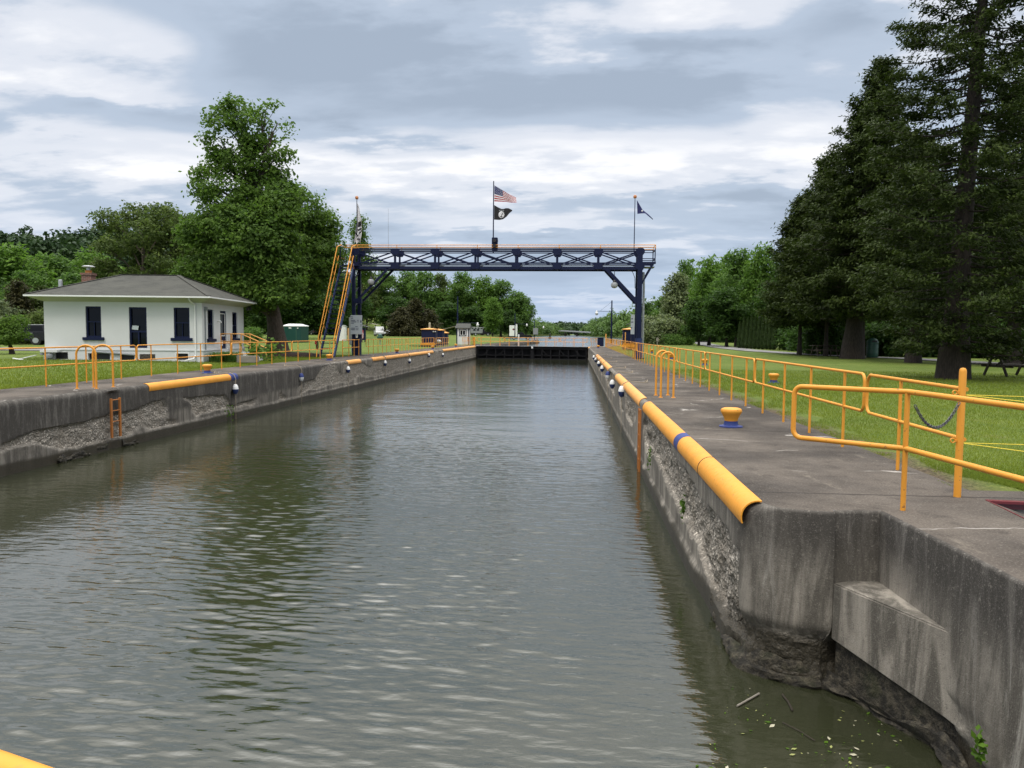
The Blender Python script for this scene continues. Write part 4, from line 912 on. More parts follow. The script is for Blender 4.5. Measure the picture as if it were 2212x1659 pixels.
# stars and stripes: hoist x 0, y 401..435 ; fly end x 47, y 426..437 (picture units)
def us(u, v):
    top = np.interp(u, [0, .35, .7, 1], [0, 9.5, 20, 25.5]); bot = np.interp(u, [0, .5, .75, 1], [34, 34.5, 37, 37]); wav = math.sin(u * 7 - v * 1.0) * .10 * u
    return ((1.0 + 46.5 * u + 1.5 * v * u) * D2, wav - .02, -(top + (bot - top) * v) * D2)
def usm(u, v):
    if u < .38 and v < 7 / 13: return 2
    return 0 if int(v * 13) % 2 == 0 else 1
fz = HZ(1067, 400.5, PY); usf = flag_grid(us, 26, 26, [CLOTHR, CLOTHW, CLOTHC], usm, 'flag', (pcx + .02, PY, fz), 'striped red and white flag with starred blue canton, top of the middle pole')
mb = MB()
for r_ in range(9):
    for c_ in range(6 if r_ % 2 == 0 else 5):
        u, v = .38 * ((c_ + (.5 if r_ % 2 == 0 else 1.0)) / 6), (7 / 13) * (r_ + .6) / 9.2; p = us(u, v); e_ = .55 * D2
        mb.add([(p[0] - e_, p[1] - .006, p[2]), (p[0], p[1] - .006, p[2] - e_), (p[0] + e_, p[1] - .006, p[2]), (p[0], p[1] - .006, p[2] + e_)], [(0, 1, 2, 3)])
mb.build('stars', CLOTHW, usf, auto=False)
# black flag with a round white emblem
def bk(u, v):
    top = np.interp(u, [0, .2, .4, .52, .65, .8, 1], [0, 4.5, 8, 8.2, 7, 7.4, 11]); bot = np.interp(u, [0, .3, .5, .7, .85, 1], [31, 31.5, 30, 25, 18, 13]); wav = math.sin(u * 6) * .12 * u
    return ((.8 + 39 * u) * D2, wav - .02, -(top + (bot - top) * v) * D2)
bz = HZ(1067, 443, PY); bkf = flag_grid(bk, 20, 14, [CLOTHK], lambda u, v: 0, 'flag', (pcx + .02, PY, bz), 'black flag with a round white emblem, below the striped flag')
def on_bk(px, pz, lift):
    u = (px - .8) / 39; top = np.interp(u, [0, .2, .4, .52, .65, .8, 1], [0, 4.5, 8, 8.2, 7, 7.4, 11]); return (px * D2, math.sin(u * 6) * .12 * u - .02 - lift, -pz * D2)
def emb(poly, lift, m, nm):
    mb = MB(); mb.add([on_bk(p[0], p[1], lift) for p in poly], [tuple(range(len(poly)))]); mb.build(nm, m, bkf, auto=False)
cx_, cz_ = 16.6, 20.3; circ = lambda r_, n=28, ox=0, oz=0: [(cx_ + ox + r_ * math.cos(2 * math.pi * i / n), cz_ + oz + r_ * 1.12 * math.sin(2 * math.pi * i / n)) for i in range(n)]
emb(circ(6.4), .010, CLOTHW, 'emblem_disc'); emb(circ(5.7), .012, CLOTHK, 'emblem_ring'); emb(circ(5.0), .014, CLOTHW, 'emblem_field')
emb([(14.6, 25.0), (13.4, 23.4), (14.8, 22.6), (15.6, 21.3), (15.0, 20.0), (15.2, 18.6), (16.4, 17.2), (18.2, 16.8), (19.6, 17.8), (20.1, 19.6), (19.4, 21.6), (18.6, 22.8), (19.8, 24.2), (17.6, 25.6)], .016, CLOTHK, 'head_silhouette')
for i, (a, b) in enumerate(((11.2, 13.0), (13.6, 15.0), (15.6, 17.4), (18.6, 19.8), (20.4, 21.8))): emb([(a, 10.2), (b, 10.4), (b, 12.9), (a, 12.8)], .010, GREY, 'lettering')
# navy flag hanging down from the right pole
def nv(u, v):
    x = np.interp(u, [0, .5, 1], [4, 12, 30]) + (1 - u) * v * .5; zt_ = np.interp(u, [0, .45, .75, 1], [2, 21, 31, 42]); zb_ = np.interp(u, [0, .3, .6, .8, 1], [31, 30, 30, 37, 43.5])
    return ((np.interp(u, [0, .5, .75, 1], [4, 17, 27, 38]) + v * (1 - u) * 1.5) * D2, math.sin(u * 5 + v) * .10 * u, -(zt_ + (zb_ - zt_) * v) * D2)
nf_ = flag_grid(nv, 16, 10, [CLOTHB], lambda u, v: 0, 'flag', (prx, PY, HZ(1372, 430, PY)), 'navy flag drooping with a small white spot, on the right pole')
p = nv(.42, .45); mb = MB(); mb.add([(p[0] + .05 * math.cos(t), p[1] - .02, p[2] + .06 * math.sin(t)) for t in np.linspace(0, 2 * math.pi, 11)[:-1]], [tuple(range(10))]); mb.build('emblem_spot', CLOTHW, nf_, auto=False)
# limp white banner on the left pole
def wb(u, v):
    wid = np.interp(v, [0, .1, .35, .7, 1], [1.5, 5, 9, 15, 14]); sh = np.interp(v, [0, .4, 1], [.3, 0, -6.5]); ph = u * 3.2 * math.pi
    return ((sh + wid * u) * D2, math.sin(ph) * .10 * (0.3 + v), -(4 + 84 * v - 3 * math.sin(ph) * v) * D2)
wbf = flag_grid(wb, 18, 22, [CLOTHW, CLOTHK], lambda u, v: 1 if (.44 < v < .70 and .35 < u < .85 and (int(v * 40) % 3 != 0)) or (abs(v - .78 - .2 * (.5 - u)) < .022 and u > .3) or (abs(v - .88 - .25 * (u - .5)) < .022 and u < .9) else 0, 'flag', (plx, PY, HZ(771, 436, PY)), 'limp white banner with dark lettering hanging on the left pole')

# sign on the left gantry leg
def bars(mb, x0, x1, z, h, y, rng):
    x = x0
    while x < x1 - .005:
        wd = min(rng.uniform(.018, .032), x1 - x); mb.box(x, x + wd, y - .004, y, z - h / 2, z + h / 2); mb.box(x + wd * .35, x + wd * .65, y - .0062, y - .0042, z - h * .18, z + h * .18) if False else None; x += wd + .006
sgn = thing('info_sign', (HX(770, 47.75, 702), 47.72, HZ(770, 722, 47.75)), 'pale grey sign board with dark lines of text on the left gantry leg', 'sign')
mb = MB(); mb.box(-.375, .375, 0, .02, 0, 1.20); mb.build('board', SIGNM, sgn, bevel=.004)
rng = random.Random(4); mb = MB()
for (x0, x1, z, h) in ((-.34, -.22, 1.10, .05), (-.34, -.20, 1.0, .05), (-.34, -.06, .875, .06), (-.34, -.0, .775, .06), (.04, .16, .875, .04), (.06, .18, .775, .04), (-.34, -.15, .68, .04), (-.07, .09, .48, .05), (-.34, -.08, .38, .055), (-.34, -.08, .285, .055), (-.03, .15, .38, .04), (-.03, .13, .285, .04), (.26, .35, .60, .035), (.25, .33, .52, .035)): bars(mb, x0, x1, z, h, -.001, rng)
mb.build('lettering', TEXTM, sgn)
mb = MB(); mb.add([(.30 + .035 * math.cos(t), -.004, .80 + .10 * math.sin(t)) for t in np.linspace(0, 2 * math.pi, 17)[:-1]], [tuple(range(16))]); mb.build('emblem', NAVY, sgn)
sgn2 = thing('info_sign', (HX(1374, 47.9, 690) - .22, 47.86, HZ(1370, 722, 47.9)), 'narrow edge-on white sign on the right gantry post', 'sign', rz=R(-78))
mb = MB(); mb.box(-.375, .375, 0, .02, 0, 1.2); mb.build('board', SIGNM, sgn2); mb = MB()
for (x0, x1, z, h) in ((-.3, .1, .95, .06), (-.3, .2, .75, .06), (-.3, 0, .4, .06)): bars(mb, x0, x1, z, h, -.001, rng)
mb.build('lettering', TEXTM, sgn2)
mb = MB(); mb.box(-.05, .05, -.03, .03, 0, .42); o = mb.build('gauge_plate', WHITE); o.location = (HX(771, 47.9, 735), 47.83, 1.12); tag(o, 'narrow white plate below the grey sign on the left gantry leg', 'plate')
# ================================================================== the lock house
HS = thing('lock_house', (-17.2, 34.5, 0.03), 'small white masonry house with grey hipped roof and navy windows', 'house', rz=R(7))
HW, HD, HZT = 7.15, 6.3, 2.74
def openings_wall(mb, a0, a1, z0, z1, ops, mk):
    """boxes that leave the openings (p0, p1, q0, q1) free"""
    xs = sorted({a0, a1} | {v for o in ops for v in o[:2]})
    for p, q in zip(xs[:-1], xs[1:]):
        mid = (p + q) / 2; cut = sorted([(o[2], o[3]) for o in ops if o[0] < mid < o[1]]); z = z0
        for c0, c1 in cut:
            if c0 > z: mk(p, q, z, c0)
            z = c1
        if z < z1: mk(p, q, z, z1)
FO = [(-5.28, -4.58, 1.10, 2.52), (-3.32, -2.52, .62, 2.50), (-1.29, -.57, 1.10, 2.50)]
FV = [(-6.72, -6.10, .08, .40), (-5.2, -4.2, .06, .36), (-3.75, -3.1, .06, .36), (-1.2, -.62, .08, .38)]
SO = [(.74, 1.57, 1.06, 2.46), (2.5, 3.42, .38, 2.44), (4.38, 5.22, 1.06, 2.42)]
mb = MB(); T = .22
openings_wall(mb, -HW, 0, .52, HZT, FO, lambda p, q, a, b: mb.box(p, q, 0, T, a, b))
openings_wall(mb, T, HD - T, .52, HZT, SO, lambda p, q, a, b: mb.box(-T, 0, p, q, a, b))
mb.box(-HW, -HW + T, T, HD - T, .52, HZT); mb.box(-HW, 0, HD - T, HD, .52, HZT); mb.build('wall', WALLW, HS)
mb = MB(); openings_wall(mb, -HW - .04, .04, -.4, .50, [(a, b, c, d) for a, b, c, d in FV], lambda p, q, a, b: mb.box(p, q, -.04, .20, a, b))
mb.box(-.16, .04, .20, HD + .04, -.4, .50); mb.box(-HW - .04, -HW + .16, .20, HD + .04, -.4, .50); mb.box(-HW, 0, HD - .16, HD + .04, -.4, .50); mb.box(-HW - .07, .07, -.07, HD + .07, .501, .545); mb.build('foundation', WALLW, HS)
mb = MB()
for a, b, c, d in FV: mb.box(a, b, .12, .16, c, d)
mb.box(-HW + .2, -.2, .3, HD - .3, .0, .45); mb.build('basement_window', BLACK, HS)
mb = MB()
for (a, b) in ((-1.22, -1.18), (-.64, -.60)): mb.box(a, b, -.06, .0, .06, .42)
mb.box(-1.22, -.60, -.062, .0, .38, .43); mb.build('basement_frame', WHITE, HS)
mb = MB(); mb.box(-2.85, -2.15, -.055, -.041, .10, .34); mb.build('stone_patch', STONE, HS, bevel=.006)
# windows of the facade: navy frame, two sashes, deep sill
def window(a, b, c, d, face):
    W = (lambda mb, p, q, r0, r1, z0, z1: mb.box(p, q, r0, r1, z0, z1)) if face == 'f' else (lambda mb, p, q, r0, r1, z0, z1: mb.box(-r1, -r0, p, q, z0, z1))
    mb = MB(); f = .07
    W(mb, a, a + f, .06, .13, c, d); W(mb, b - f, b, .06, .13, c, d); W(mb, a + f, b - f, .06, .13, d - f, d); W(mb, a + f, b - f, .06, .13, c, c + f); W(mb, a + f, b - f, .065, .135, (c + d) / 2 - .025, (c + d) / 2 + .025); W(mb, (a + b) / 2 - .012, (a + b) / 2 + .012, .07, .12, c + f, (c + d) / 2 - .03)
    fr = mb.build('window', NAVY, HS); mb = MB(); W(mb, a + f, b - f, .14, .15, c + f, d - f); mb.build('pane', GLASS, fr)
    mb = MB(); W(mb, a - .13, b + .13, -.09, .20, c - .14, c); mb.build('sill', NAVY, fr, bevel=.01); return fr
for o_ in (FO[0], FO[2]): window(*o_, 'f')
for o_ in (SO[0], SO[2]): window(*o_, 's')
a, b, c, d = FO[1]; mb = MB(); mb.box(a, a + .07, .05, .13, c, d); mb.box(b - .07, b, .05, .13, c, d); mb.box(a + .07, b - .07, .05, .13, d - .07, d); mb.box(a + .07, b - .07, .055, .12, c, c + .12); mb.box(a + .07, b - .07, .055, .12, c + .72, c + .80); mb.box((a + b) / 2 - .03, (a + b) / 2 + .03, .05, .12, c + .12, c + .72)
dr = mb.build('door', NAVY, HS); mb = MB(); mb.box(a + .07, b - .07, .14, .15, c + .12, d - .07); mb.build('pane', GLASS, dr)
mb = MB(); vs = [(a + .10, .045, c + .86), (a + .38, .045, c + .83), (a + .42, .045, c + 1.02), (a + .13, .045, c + 1.04)]; mb.add(vs + [(p[0], .052, p[2]) for p in vs], [(0, 1, 2, 3), (7, 6, 5, 4), (0, 4, 5, 1), (1, 5, 6, 2), (2, 6, 7, 3), (3, 7, 4, 0)]); mb.build('notice', SIGNM, dr)
a, b, c, d = SO[1]; mb = MB(); mb.box(-.13, -.05, a, a + .08, c, d); mb.box(-.13, -.05, b - .08, b, c, d); mb.box(-.13, -.05, a + .08, b - .08, d - .08, d); mb.box(-.12, -.06, a + .08, b - .08, c, c + .75); dr2 = mb.build('door', NAVY, HS)
mb = MB(); mb.box(-.14, -.13, a + .08, b - .08, c + .75, d - .08); mb.build('pane', GLASSL, dr2); mb = MB()
for p, q, z0, z1 in ((a + .1, a + .14, c + .8, d - .12), (b - .14, b - .1, c + .8, d - .12), (a + .14, b - .14, d - .16, d - .12), (a + .14, b - .14, c + .8, c + .84)): mb.box(-.06, -.045, p, q, z0, z1)
mb.build('screen_frame', WHITE, dr2); mb = MB(); mb.box(-.058, -.05, a + .22, a + .48, c + .32, c + .58); mb.build('notice', WHITE, dr2)
# roof with flared cream soffit, gutter, ridge and hips
OV, ZE = .52, 2.98; E = [(-HW - OV, -OV), (OV, -OV), (OV, HD + OV), (-HW - OV, HD + OV)]; rdg = [(-5.0, HD / 2, 4.20), (-2.25, HD / 2, 4.20)]
mb = MB(); vs = [(p[0], p[1], ZE + .045) for p in E] + rdg + [(p[0], p[1], ZE) for p in E]; mb.add(vs, [(0, 1, 5, 4), (1, 2, 5), (2, 3, 4, 5), (3, 0, 4), (0, 6, 7, 1), (1, 7, 8, 2), (2, 8, 9, 3), (3, 9, 6, 0)]); rf = mb.build('roof', ROOF, HS)
mb = MB(); W4 = [(-HW + .0, .0), (0, 0), (0, HD), (-HW, HD)]; mb.add([(p[0], p[1], ZE - .03) for p in E] + [(p[0], p[1], HZT - .01) for p in W4], [(0, 1, 5, 4), (1, 2, 6, 5), (2, 3, 7, 6), (3, 0, 4, 7)]); mb.build('soffit', SOFFIT, HS)
mb = MB(); e = .06
mb.box(-HW - OV - e, OV + e, -OV - e, -OV - .001, ZE - .045, ZE + .025); mb.box(OV + .001, OV + e, -OV, HD + OV, ZE - .043, ZE + .023); mb.box(-HW - OV - e, -HW - OV - .001, -OV, HD + OV, ZE - .043, ZE + .023); mb.build('gutter', WHITE, rf)
mb = MB()
for p, q in ((E[0], rdg[0]), (E[1], rdg[1]), (E[2], rdg[1]), (E[3], rdg[0])): mb.beam((p[0], p[1], ZE + .06), (q[0], q[1], q[2] + .015), .20, .02)
mb.beam((rdg[0][0], rdg[0][1], 4.215), (rdg[1][0], rdg[1][1], 4.215), .22, .02); mb.build('ridge_cap', ROOF, rf)
ch = (-6.72, 3.3); mb = MB(); mb.box(ch[0] - .24, ch[0] + .24, ch[1] - .24, ch[1] + .24, 2.9, 4.16); mb.box(ch[0] - .28, ch[0] + .28, ch[1] - .28, ch[1] + .28, 4.161, 4.27); cm = mb.build('chimney', BRICK, rf)
mb = MB(); mb.lathe([(.15, 4.27), (.15, 4.40), (.13, 4.41)], (ch[0], ch[1], 0), 12); mb.build('flue', RUST, cm); mb = MB(); mb.lathe([(.09, 4.41), (.09, 4.55), (.30, 4.57), (.32, 4.59), (.20, 4.64), (0, 4.66)], (ch[0], ch[1], 0), 16); mb.build('chimney_cap', GALV, cm, smooth=True)
mb = MB(); mb.lathe([(.09, 3.0), (.09, 3.78), (.07, 3.8)], (-7.05, 1.3, 0), 12); mb.lathe([(.26, 3.24), (.1, 3.40)], (-7.05, 1.3, 0), 12); mb.build('vent_pipe', GALV, rf, smooth=True)
mb = MB(); mb.tube([(-.42, -OV + .05, ZE - .08), (-.42, -.3, ZE - .2), (-.30, -.05, HZT - .1), (-.30, -.05, .3), (-.34, -.22, .14), (-.62, -.5, .06)], .038, 8); mb.build('downspout', WHITE, HS, smooth=True)
mb = MB(); mb.tube([(.03, .35, .5), (.03, .35, 2.45)], .03, 8); mb.box(.0, .12, .28, .44, 2.38, 2.56); mb.build('conduit', GREY, HS)
mb = MB(); mb.tube([(.0, 2.05, 1.9), (.16, 2.05, 1.93), (.20, 2.05, 1.84)], .03, 8); mb.build('wall_lamp', WHITE, HS, smooth=True)
mb = MB(); mb.cbox((.30, HD + .1, 2.68), .16, .2, .18); mb.cbox((.32, HD - .3, 2.62), .12, .12, .12); mb.build('speaker', BLACK, HS)
mb = MB(); mb.box(-HW - .02, -HW + .75, -.38, -.08, .40, .50); mb.build('ledge_slab', WALLW, HS)
mb = MB(); mb.tube([(-4.95, -.10, .44), (-3.0, -.10, .30)], .05, 8); mb.build('pipe', GREY, HS)
# gas meter on the house corner
gm = thing('gas_meter', (-23.9, 33.38, .05), 'grey gas meter with pipes at the left corner of the white house', 'gas meter', rz=R(7))
mb = MB(); mb.lathe([(.06, .08), (.15, .11), (.17, .2), (.15, .29), (.06, .32)], n=14); mb.build('meter_body', GREY, gm, smooth=True); mb = MB(); mb.tube([(-.22, 0, -.1), (-.22, 0, .34), (-.1, 0, .40), (-.05, 0, .30)], .022, 7); mb.tube([(.08, 0, .3), (.1, .0, .42), (.2, .2, .42)], .022, 7); mb.lathe([(.02, .24), (.08, .26), (.08, .34), (.02, .36)], (-.34, 0, 0), 10); mb.build('meter_pipe', GREY, gm, smooth=True)
for (p, q, lab) in (((-25.1, 32.9, .10), (-24.35, 33.1, .30), 'upper white board leaning at the left corner of the white house'), ((-25.15, 32.7, .16), (-24.4, 32.85, .02), 'lower white board lying at the left corner of the white house')):
    mb = MB(); c_ = (Vector(p) + Vector(q)) / 2; mb.beam(Vector(p) - c_, Vector(q) - c_, .14, .035); o = mb.build('board', WHITE); o.location = c_; tag(o, lab, 'board')
# porch steps with yellow rails at the side door
a7 = R(7)
def HP(x, y, z): return (-17.2 + x * math.cos(a7) - y * math.sin(a7), 34.5 + x * math.sin(a7) + y * math.cos(a7), z + .03)
ps = thing('porch_steps', HP(0, 2.96, 0), 'concrete porch steps with yellow handrails at the house side door', 'steps', rz=a7)
mb = MB(); mb.box(.05, 1.15, -.8, .8, -.2, .38); mb.box(1.151, 1.45, -.8, .8, -.2, .25); mb.box(1.451, 1.75, -.8, .8, -.2, .12); mb.build('step', WALLW, ps, bevel=.01)
for y_ in (-.75, .75):
    mb = MB()
    for h in (.92, .55): mb.tube([(.1, y_, .38 + h), (1.1, y_, .38 + h), (1.95, y_, h + .02)], .025, 8)
    for x_, z0, z1 in ((.12, .3, 1.3), (.65, .3, 1.3), (1.1, .3, 1.3), (1.9, -.2, .96)): mb.tube([(x_, y_, z0), (x_, y_, z1)], .025, 8)
    mb.build('handrail', YELW, ps, smooth=True)
pt = thing('planter', HP(2.2, -.3, 0), 'small weathered planter box beside the house plants', 'planter', rz=a7)
mb = MB(); mb.box(-.4, .4, -.3, .3, 0, .30); mb.box(-.45, -.401, -.32, .32, .0, .34); mb.build('box', WOODG, pt, bevel=.01)

# ================================================================== picnic tables
def picnic(loc, rz, label, L_=1.9, prim=True):
    rt = thing('picnic_table', loc, label, 'picnic table', rz=rz, group='picnic tables on the lawns'); h = L_ / 2
    mb = MB()
    for i in range(5): mb.box(-h, h, -.36 + i * .147, -.36 + i * .147 + .135, .71, .75)
    mb.build('table_top', WOODD, rt)
    for s_ in (-1, 1):
        mb = MB(); mb.box(-h, h, s_ * .72 - .14, s_ * .72 - .005, .42, .46); mb.box(-h, h, s_ * .72 + .005, s_ * .72 + .14, .42, .46); mb.build('bench', WOODD, rt)
    for x_ in (-h * .72, h * .72):
        mb = MB()
        for s_ in (-1, 1): mb.beam((x_, s_ * .62, 0), (x_, s_ * .22, .71), .045, .10)
        mb.box(x_ + .03, x_ + .07, -.85, .85, .33, .42); mb.beam((x_ + .02, 0, .38), (x_ * .35, 0, .70), .05, .08); mb.build('leg_frame', WOODD, rt)
    return rt
P0 = picnic((-19.4, 46.6, .05), R(12), 'dark wooden picnic table on the left lawn beside the big tree trunk')
dup(P0, (HX(1782, 54.6), 54.6, .1), R(6), 'dark wooden picnic table on the right lawn left of the green can')
dup(P0, (HX(2190, 31.2), 31.2, .0), R(10), 'dark wooden picnic table at the right picture edge behind the near conifer trunk')

# mulch ring of the big tree
mb = MB(); mb.lathe([(1.9, 0), (1.75, .14), (1.2, .20), (.2, .25)], n=24); o = mb.build('mulch_ring', MULCH, smooth=True); o.location = (-17.0, 44.9, .0); tag(o, 'ring of dark bark mulch around the big tree on the left lawn', 'mulch bed')

# green barrel can with dome lid
gc = thing('trash_can', (20.15, 53.9, .08), 'green barrel bin with domed lid on the right lawn', 'bin')
mb = MB(); mb.lathe([(.34, 0), (.37, .05), (.37, .30), (.38, .31), (.37, .33), (.37, .60), (.38, .61), (.37, .63), (.37, .93), (.39, .95), (.36, .96)], n=20); mb.build('barrel', GREENC, gc, smooth=True)
mb = MB(); mb.lathe([(.385, .962), (.385, 1.0), (.36, 1.08), (.28, 1.20), (.16, 1.28), (0, 1.31)], n=20); mb.build('dome_lid', GREENC, gc, smooth=True)
mb = MB(); mb.box(-.16, .16, -.375, -.30, 1.02, 1.15); mb.build('lid_opening', BLACK, gc)
# portable toilet
py_ = 97.0; pt = thing('portable_toilet', (HX(636, py_), py_, .02), 'dark green portable toilet with white domed roof on the left lawn', 'portable toilet', rz=R(-8)); k = 1.32
mb = MB(); poly = [(-k, -.7), (-k * .62, -k * .8), (k * .62, -k * .8), (k, -.7), (k, k), (-k, k)]; mb.prism(poly, .08, 2.12); mb.build('cabin', GREEN, pt, bevel=.02)
mb = MB(); mb.prism([(p * 1.03, q * 1.03) for p, q in poly], 2.121, 2.22); n = len(poly); mb.add([(p * 1.02, q * 1.02, 2.222) for p, q in poly] + [(p * .5, q * .5 + .1, 2.46) for p, q in poly], [(i, (i + 1) % n, n + (i + 1) % n, n + i) for i in range(n)] + [tuple(range(n, 2 * n))]); mb.build('roof', WHITE, pt)
mb = MB(); mb.box(-k * .60, k * .60, -k * .8 - .03, -k * .8 - .002, .15, 2.05); mb.build('door', GREEN, pt, bevel=.01)
for x_ in (-k * .62, k * .62):
    mb = MB(); mb.box(x_ - .05, x_ + .05, -k * .8 - .05, -k * .8 + .05, .05, 2.12); mb.build('corner_post', GREENC, pt)
mb = MB(); mb.box(-.22, .16, -k * .8 - .036, -k * .8 - .0305, 1.86, 1.99); mb.box(k * .72, k * .84, -1.06, -1.0, 1.86, 1.98); mb.build('sign_plate', WHITE, pt)
# white cabinet with tan pipe; grey panel box by the leg; kiosk with brochure panel
cy = 118.0; cb = thing('electrical_cabinet', (HX(740.5, cy), cy, HZ(740, 737, cy)), 'tall white electrical cabinet with slanted top left of the gantry leg', 'cabinet'); mb = MB(); mb.xprism([(-.5, 0), (.5, 0), (.5, 2.25), (-.5, 2.42)], -.46, .46); mb.build('cabinet_body', WHITE, cb, bevel=.02)
mb = MB(); mb.beam((-.0, -.56, 2.46), (-.0, .55, 2.30), 1.06, .06); mb.build('cabinet_roof', WHITE, cb); mb = MB(); mb.box(-.40, -.10, -.515, -.501, 1.62, 1.72); mb.build('cabinet_label', BLACK, cb)
mb = MB(); mb.tube([(0, 0, 0), (0, 0, 2.05)], .16, 10); mb.tube([(.30, .1, 0), (.30, .1, 2.1)], .09, 8); o = mb.build('utility_post', TANW, smooth=True); o.location = (HX(753, cy - 1), cy - 1, HZ(753, 737, cy)); tag(o, 'tan square post pair between the white cabinet and the grey panel', 'post')
gp = thing('panel_box', (HX(760.5, 55), 55.0, 0), 'grey upright panel box standing behind the left gantry leg', 'panel box'); mb = MB(); mb.box(-.20, .20, -.1, .1, .55, 2.55); mb.build('box_body', GREY, gp, bevel=.015); mb = MB(); mb.tube([(-.05, .05, -.1), (-.05, .05, .56)], .04, 8); mb.build('stand_pipe', GALV, gp)
gp2 = thing('panel_box', (HX(1379.5, 51.5), 51.5, 0), 'tall grey panel box behind the right gantry post', 'panel box'); mb = MB(); mb.box(-.26, .26, -.12, .12, .95, 2.32); mb.build('box_body', GREY, gp2, bevel=.015)
mb = MB(); mb.box(-.2, -.12, -.05, .05, -.1, .95); mb.box(.12, .2, -.05, .05, -.1, .95); mb.build('stand_leg', TANW, gp2)
ky = 108.0
def kiosk(px0, px1, yy, zt, label, roofside, poster=True):
    x0, x1 = HX(px0, yy), HX(px1, yy); rt = thing('info_kiosk', ((x0 + x1) / 2, yy, 0), label, 'kiosk'); hw = (x1 - x0) / 2
    mb = MB(); mb.box(-hw, hw, -.3, .3, .35, zt); mb.build('board_body', NAVY, rt)
    mb = MB(); s_ = roofside; mb.beam((0, -.6, zt + .28), (0, -.6 + 1.2, zt + .28), 0.01, .01); mb.add([(-hw - .05, -.7, zt + .42), (hw + .45, -.7, zt + .05), (hw + .45, .7, zt + .05), (-hw - .05, .7, zt + .42), (-hw - .05, -.7, zt + .48), (hw + .45, -.7, zt + .11), (hw + .45, .7, zt + .11), (-hw - .05, .7, zt + .48)] if s_ > 0 else [(-hw - .45, -.7, zt + .05), (hw + .05, -.7, zt + .42), (hw + .05, .7, zt + .42), (-hw - .45, .7, zt + .05), (-hw - .45, -.7, zt + .11), (hw + .05, -.7, zt + .48), (hw + .05, .7, zt + .48), (-hw - .45, .7, zt + .11)], [(0, 3, 2, 1), (4, 5, 6, 7), (0, 1, 5, 4), (1, 2, 6, 5), (2, 3, 7, 6), (3, 0, 4, 7)]); mb.build('roof', SHED, rt)
    for x_ in (-hw + .08, hw - .08):
        mb = MB(); mb.box(x_ - .06, x_ + .06, -.06, .06, -.1, .35); mb.build('leg', NAVY, rt)
    if poster:
        mb = MB(); mb.box(hw * .1, hw * .55, -.33, -.301, .6, 1.8); mb.build('red_poster', RED, rt); mb = MB(); mb.add([(hw * .2, -.335, .62), (hw * .38, -.335, .62), (hw * .50, -.335, 1.2), (hw * .36, -.335, 1.7), (hw * .28, -.335, 1.1)], [(0, 1, 2, 3, 4)]); mb.build('poster_figure', CLOTHW, rt)
    return rt
kiosk(776, 789.5, ky, 2.15, 'navy information kiosk with red poster behind the grey gantry sign', 1)
kiosk(1363, 1374, 75.0, 2.35, 'navy kiosk with slanted grey roof behind the right gantry post', -1, False)
# navy equipment cabinets with yellow tops
def cabinet(px, yy, w_, d_, h, label, lamps=True, sgnb=False):
    rt = thing('control_cabinet', (HX(px, yy), yy, 0), label, 'cabinet', group='navy control cabinets with yellow tops'); mb = MB(); mb.box(-w_ / 2, w_ / 2, -d_ / 2, d_ / 2, .12, h); mb.build('cabinet_body', NAVY, rt, bevel=.02)
    mb = MB(); mb.box(-w_ / 2 - .1, w_ / 2 + .1, -d_ / 2 - .1, d_ / 2 + .1, h + .001, h + .07); mb.add([(-w_ / 2 - .1, -d_ / 2 - .1, h + .071), (w_ / 2 + .1, -d_ / 2 - .1, h + .071), (w_ / 2 + .1, d_ / 2 + .1, h + .071), (-w_ / 2 - .1, d_ / 2 + .1, h + .071), (0, 0, h + .20)], [(0, 1, 4), (1, 2, 4), (2, 3, 4), (3, 0, 4)]); mb.build('top', YELW, rt)
    mb = MB(); mb.box(-w_ / 2 - .06, w_ / 2 + .06, -d_ / 2 - .06, d_ / 2 + .06, -.1, .119); mb.build('plinth', CONC, rt)
    if lamps:
        for x_ in (.36, .50):
            mb = MB(); mb.lathe([(.03, -.07), (.075, -.03), (.075, .03), (.03, .07)], (w_ * x_, -d_ / 2 - .1, h - .22), 10); mb.build('lamp', GLOBE, rt, smooth=True)
    if sgnb:
        mb = MB(); mb.box(-.10, .10, -.02, .02, h + .19, h + .72); mb.add([(.10 * math.cos(t), y_, h + .721 + .10 * math.sin(t)) for y_ in (-.02, .02) for t in np.linspace(0, math.pi, 9)], [tuple(range(9)), tuple(range(17, 8, -1))] + [(i, i + 1, 10 + i, 9 + i) for i in range(8)]); mb.build('sign_plate', SOFFIT, rt); mb = MB()
        for z in (.30, .44, .56): mb.box(-.07, .07, -.024, -.0205, h + z, h + z + .05)
        mb.build('sign_lettering', TEXTM, rt)
    return rt
cabinet(928, 84.0, 1.55, 1.4, 1.82, 'larger navy cabinet with yellow top carrying a small rounded plate', True, True)
cabinet(947.5, 87.0, 1.15, 1.3, 1.75, 'plain navy cabinet with yellow top beside the plated one', False)
cabinet(961, 92.0, .7, .7, 1.45, 'narrow dark post box with small yellow top near the white booth', False)
cabinet(1359, 78.0, 1.25, 1.3, 1.95, 'navy cabinet with yellow top behind the fence on the right bank', True)
mb = MB(); mb.box(-.8, .8, -.3, .3, .12, .36); o = mb.build('machine_guard', YEL, bevel=.05); o.location = (HX(925, 82.5), 82.4, .0); tag(o, 'low yellow machine guard at the foot of the plated navy cabinet', 'machine guard')
mb = MB(); mb.box(-.9, .9, -.3, .3, .0, .14); mb.box(-2.0, -.9, -.12, .12, .05, .12); o = mb.build('timber', MULCH); o.location = (HX(925, 81.5), 81.4, -.02); tag(o, 'dark timber beam on the grass before the navy cabinets', 'timber')
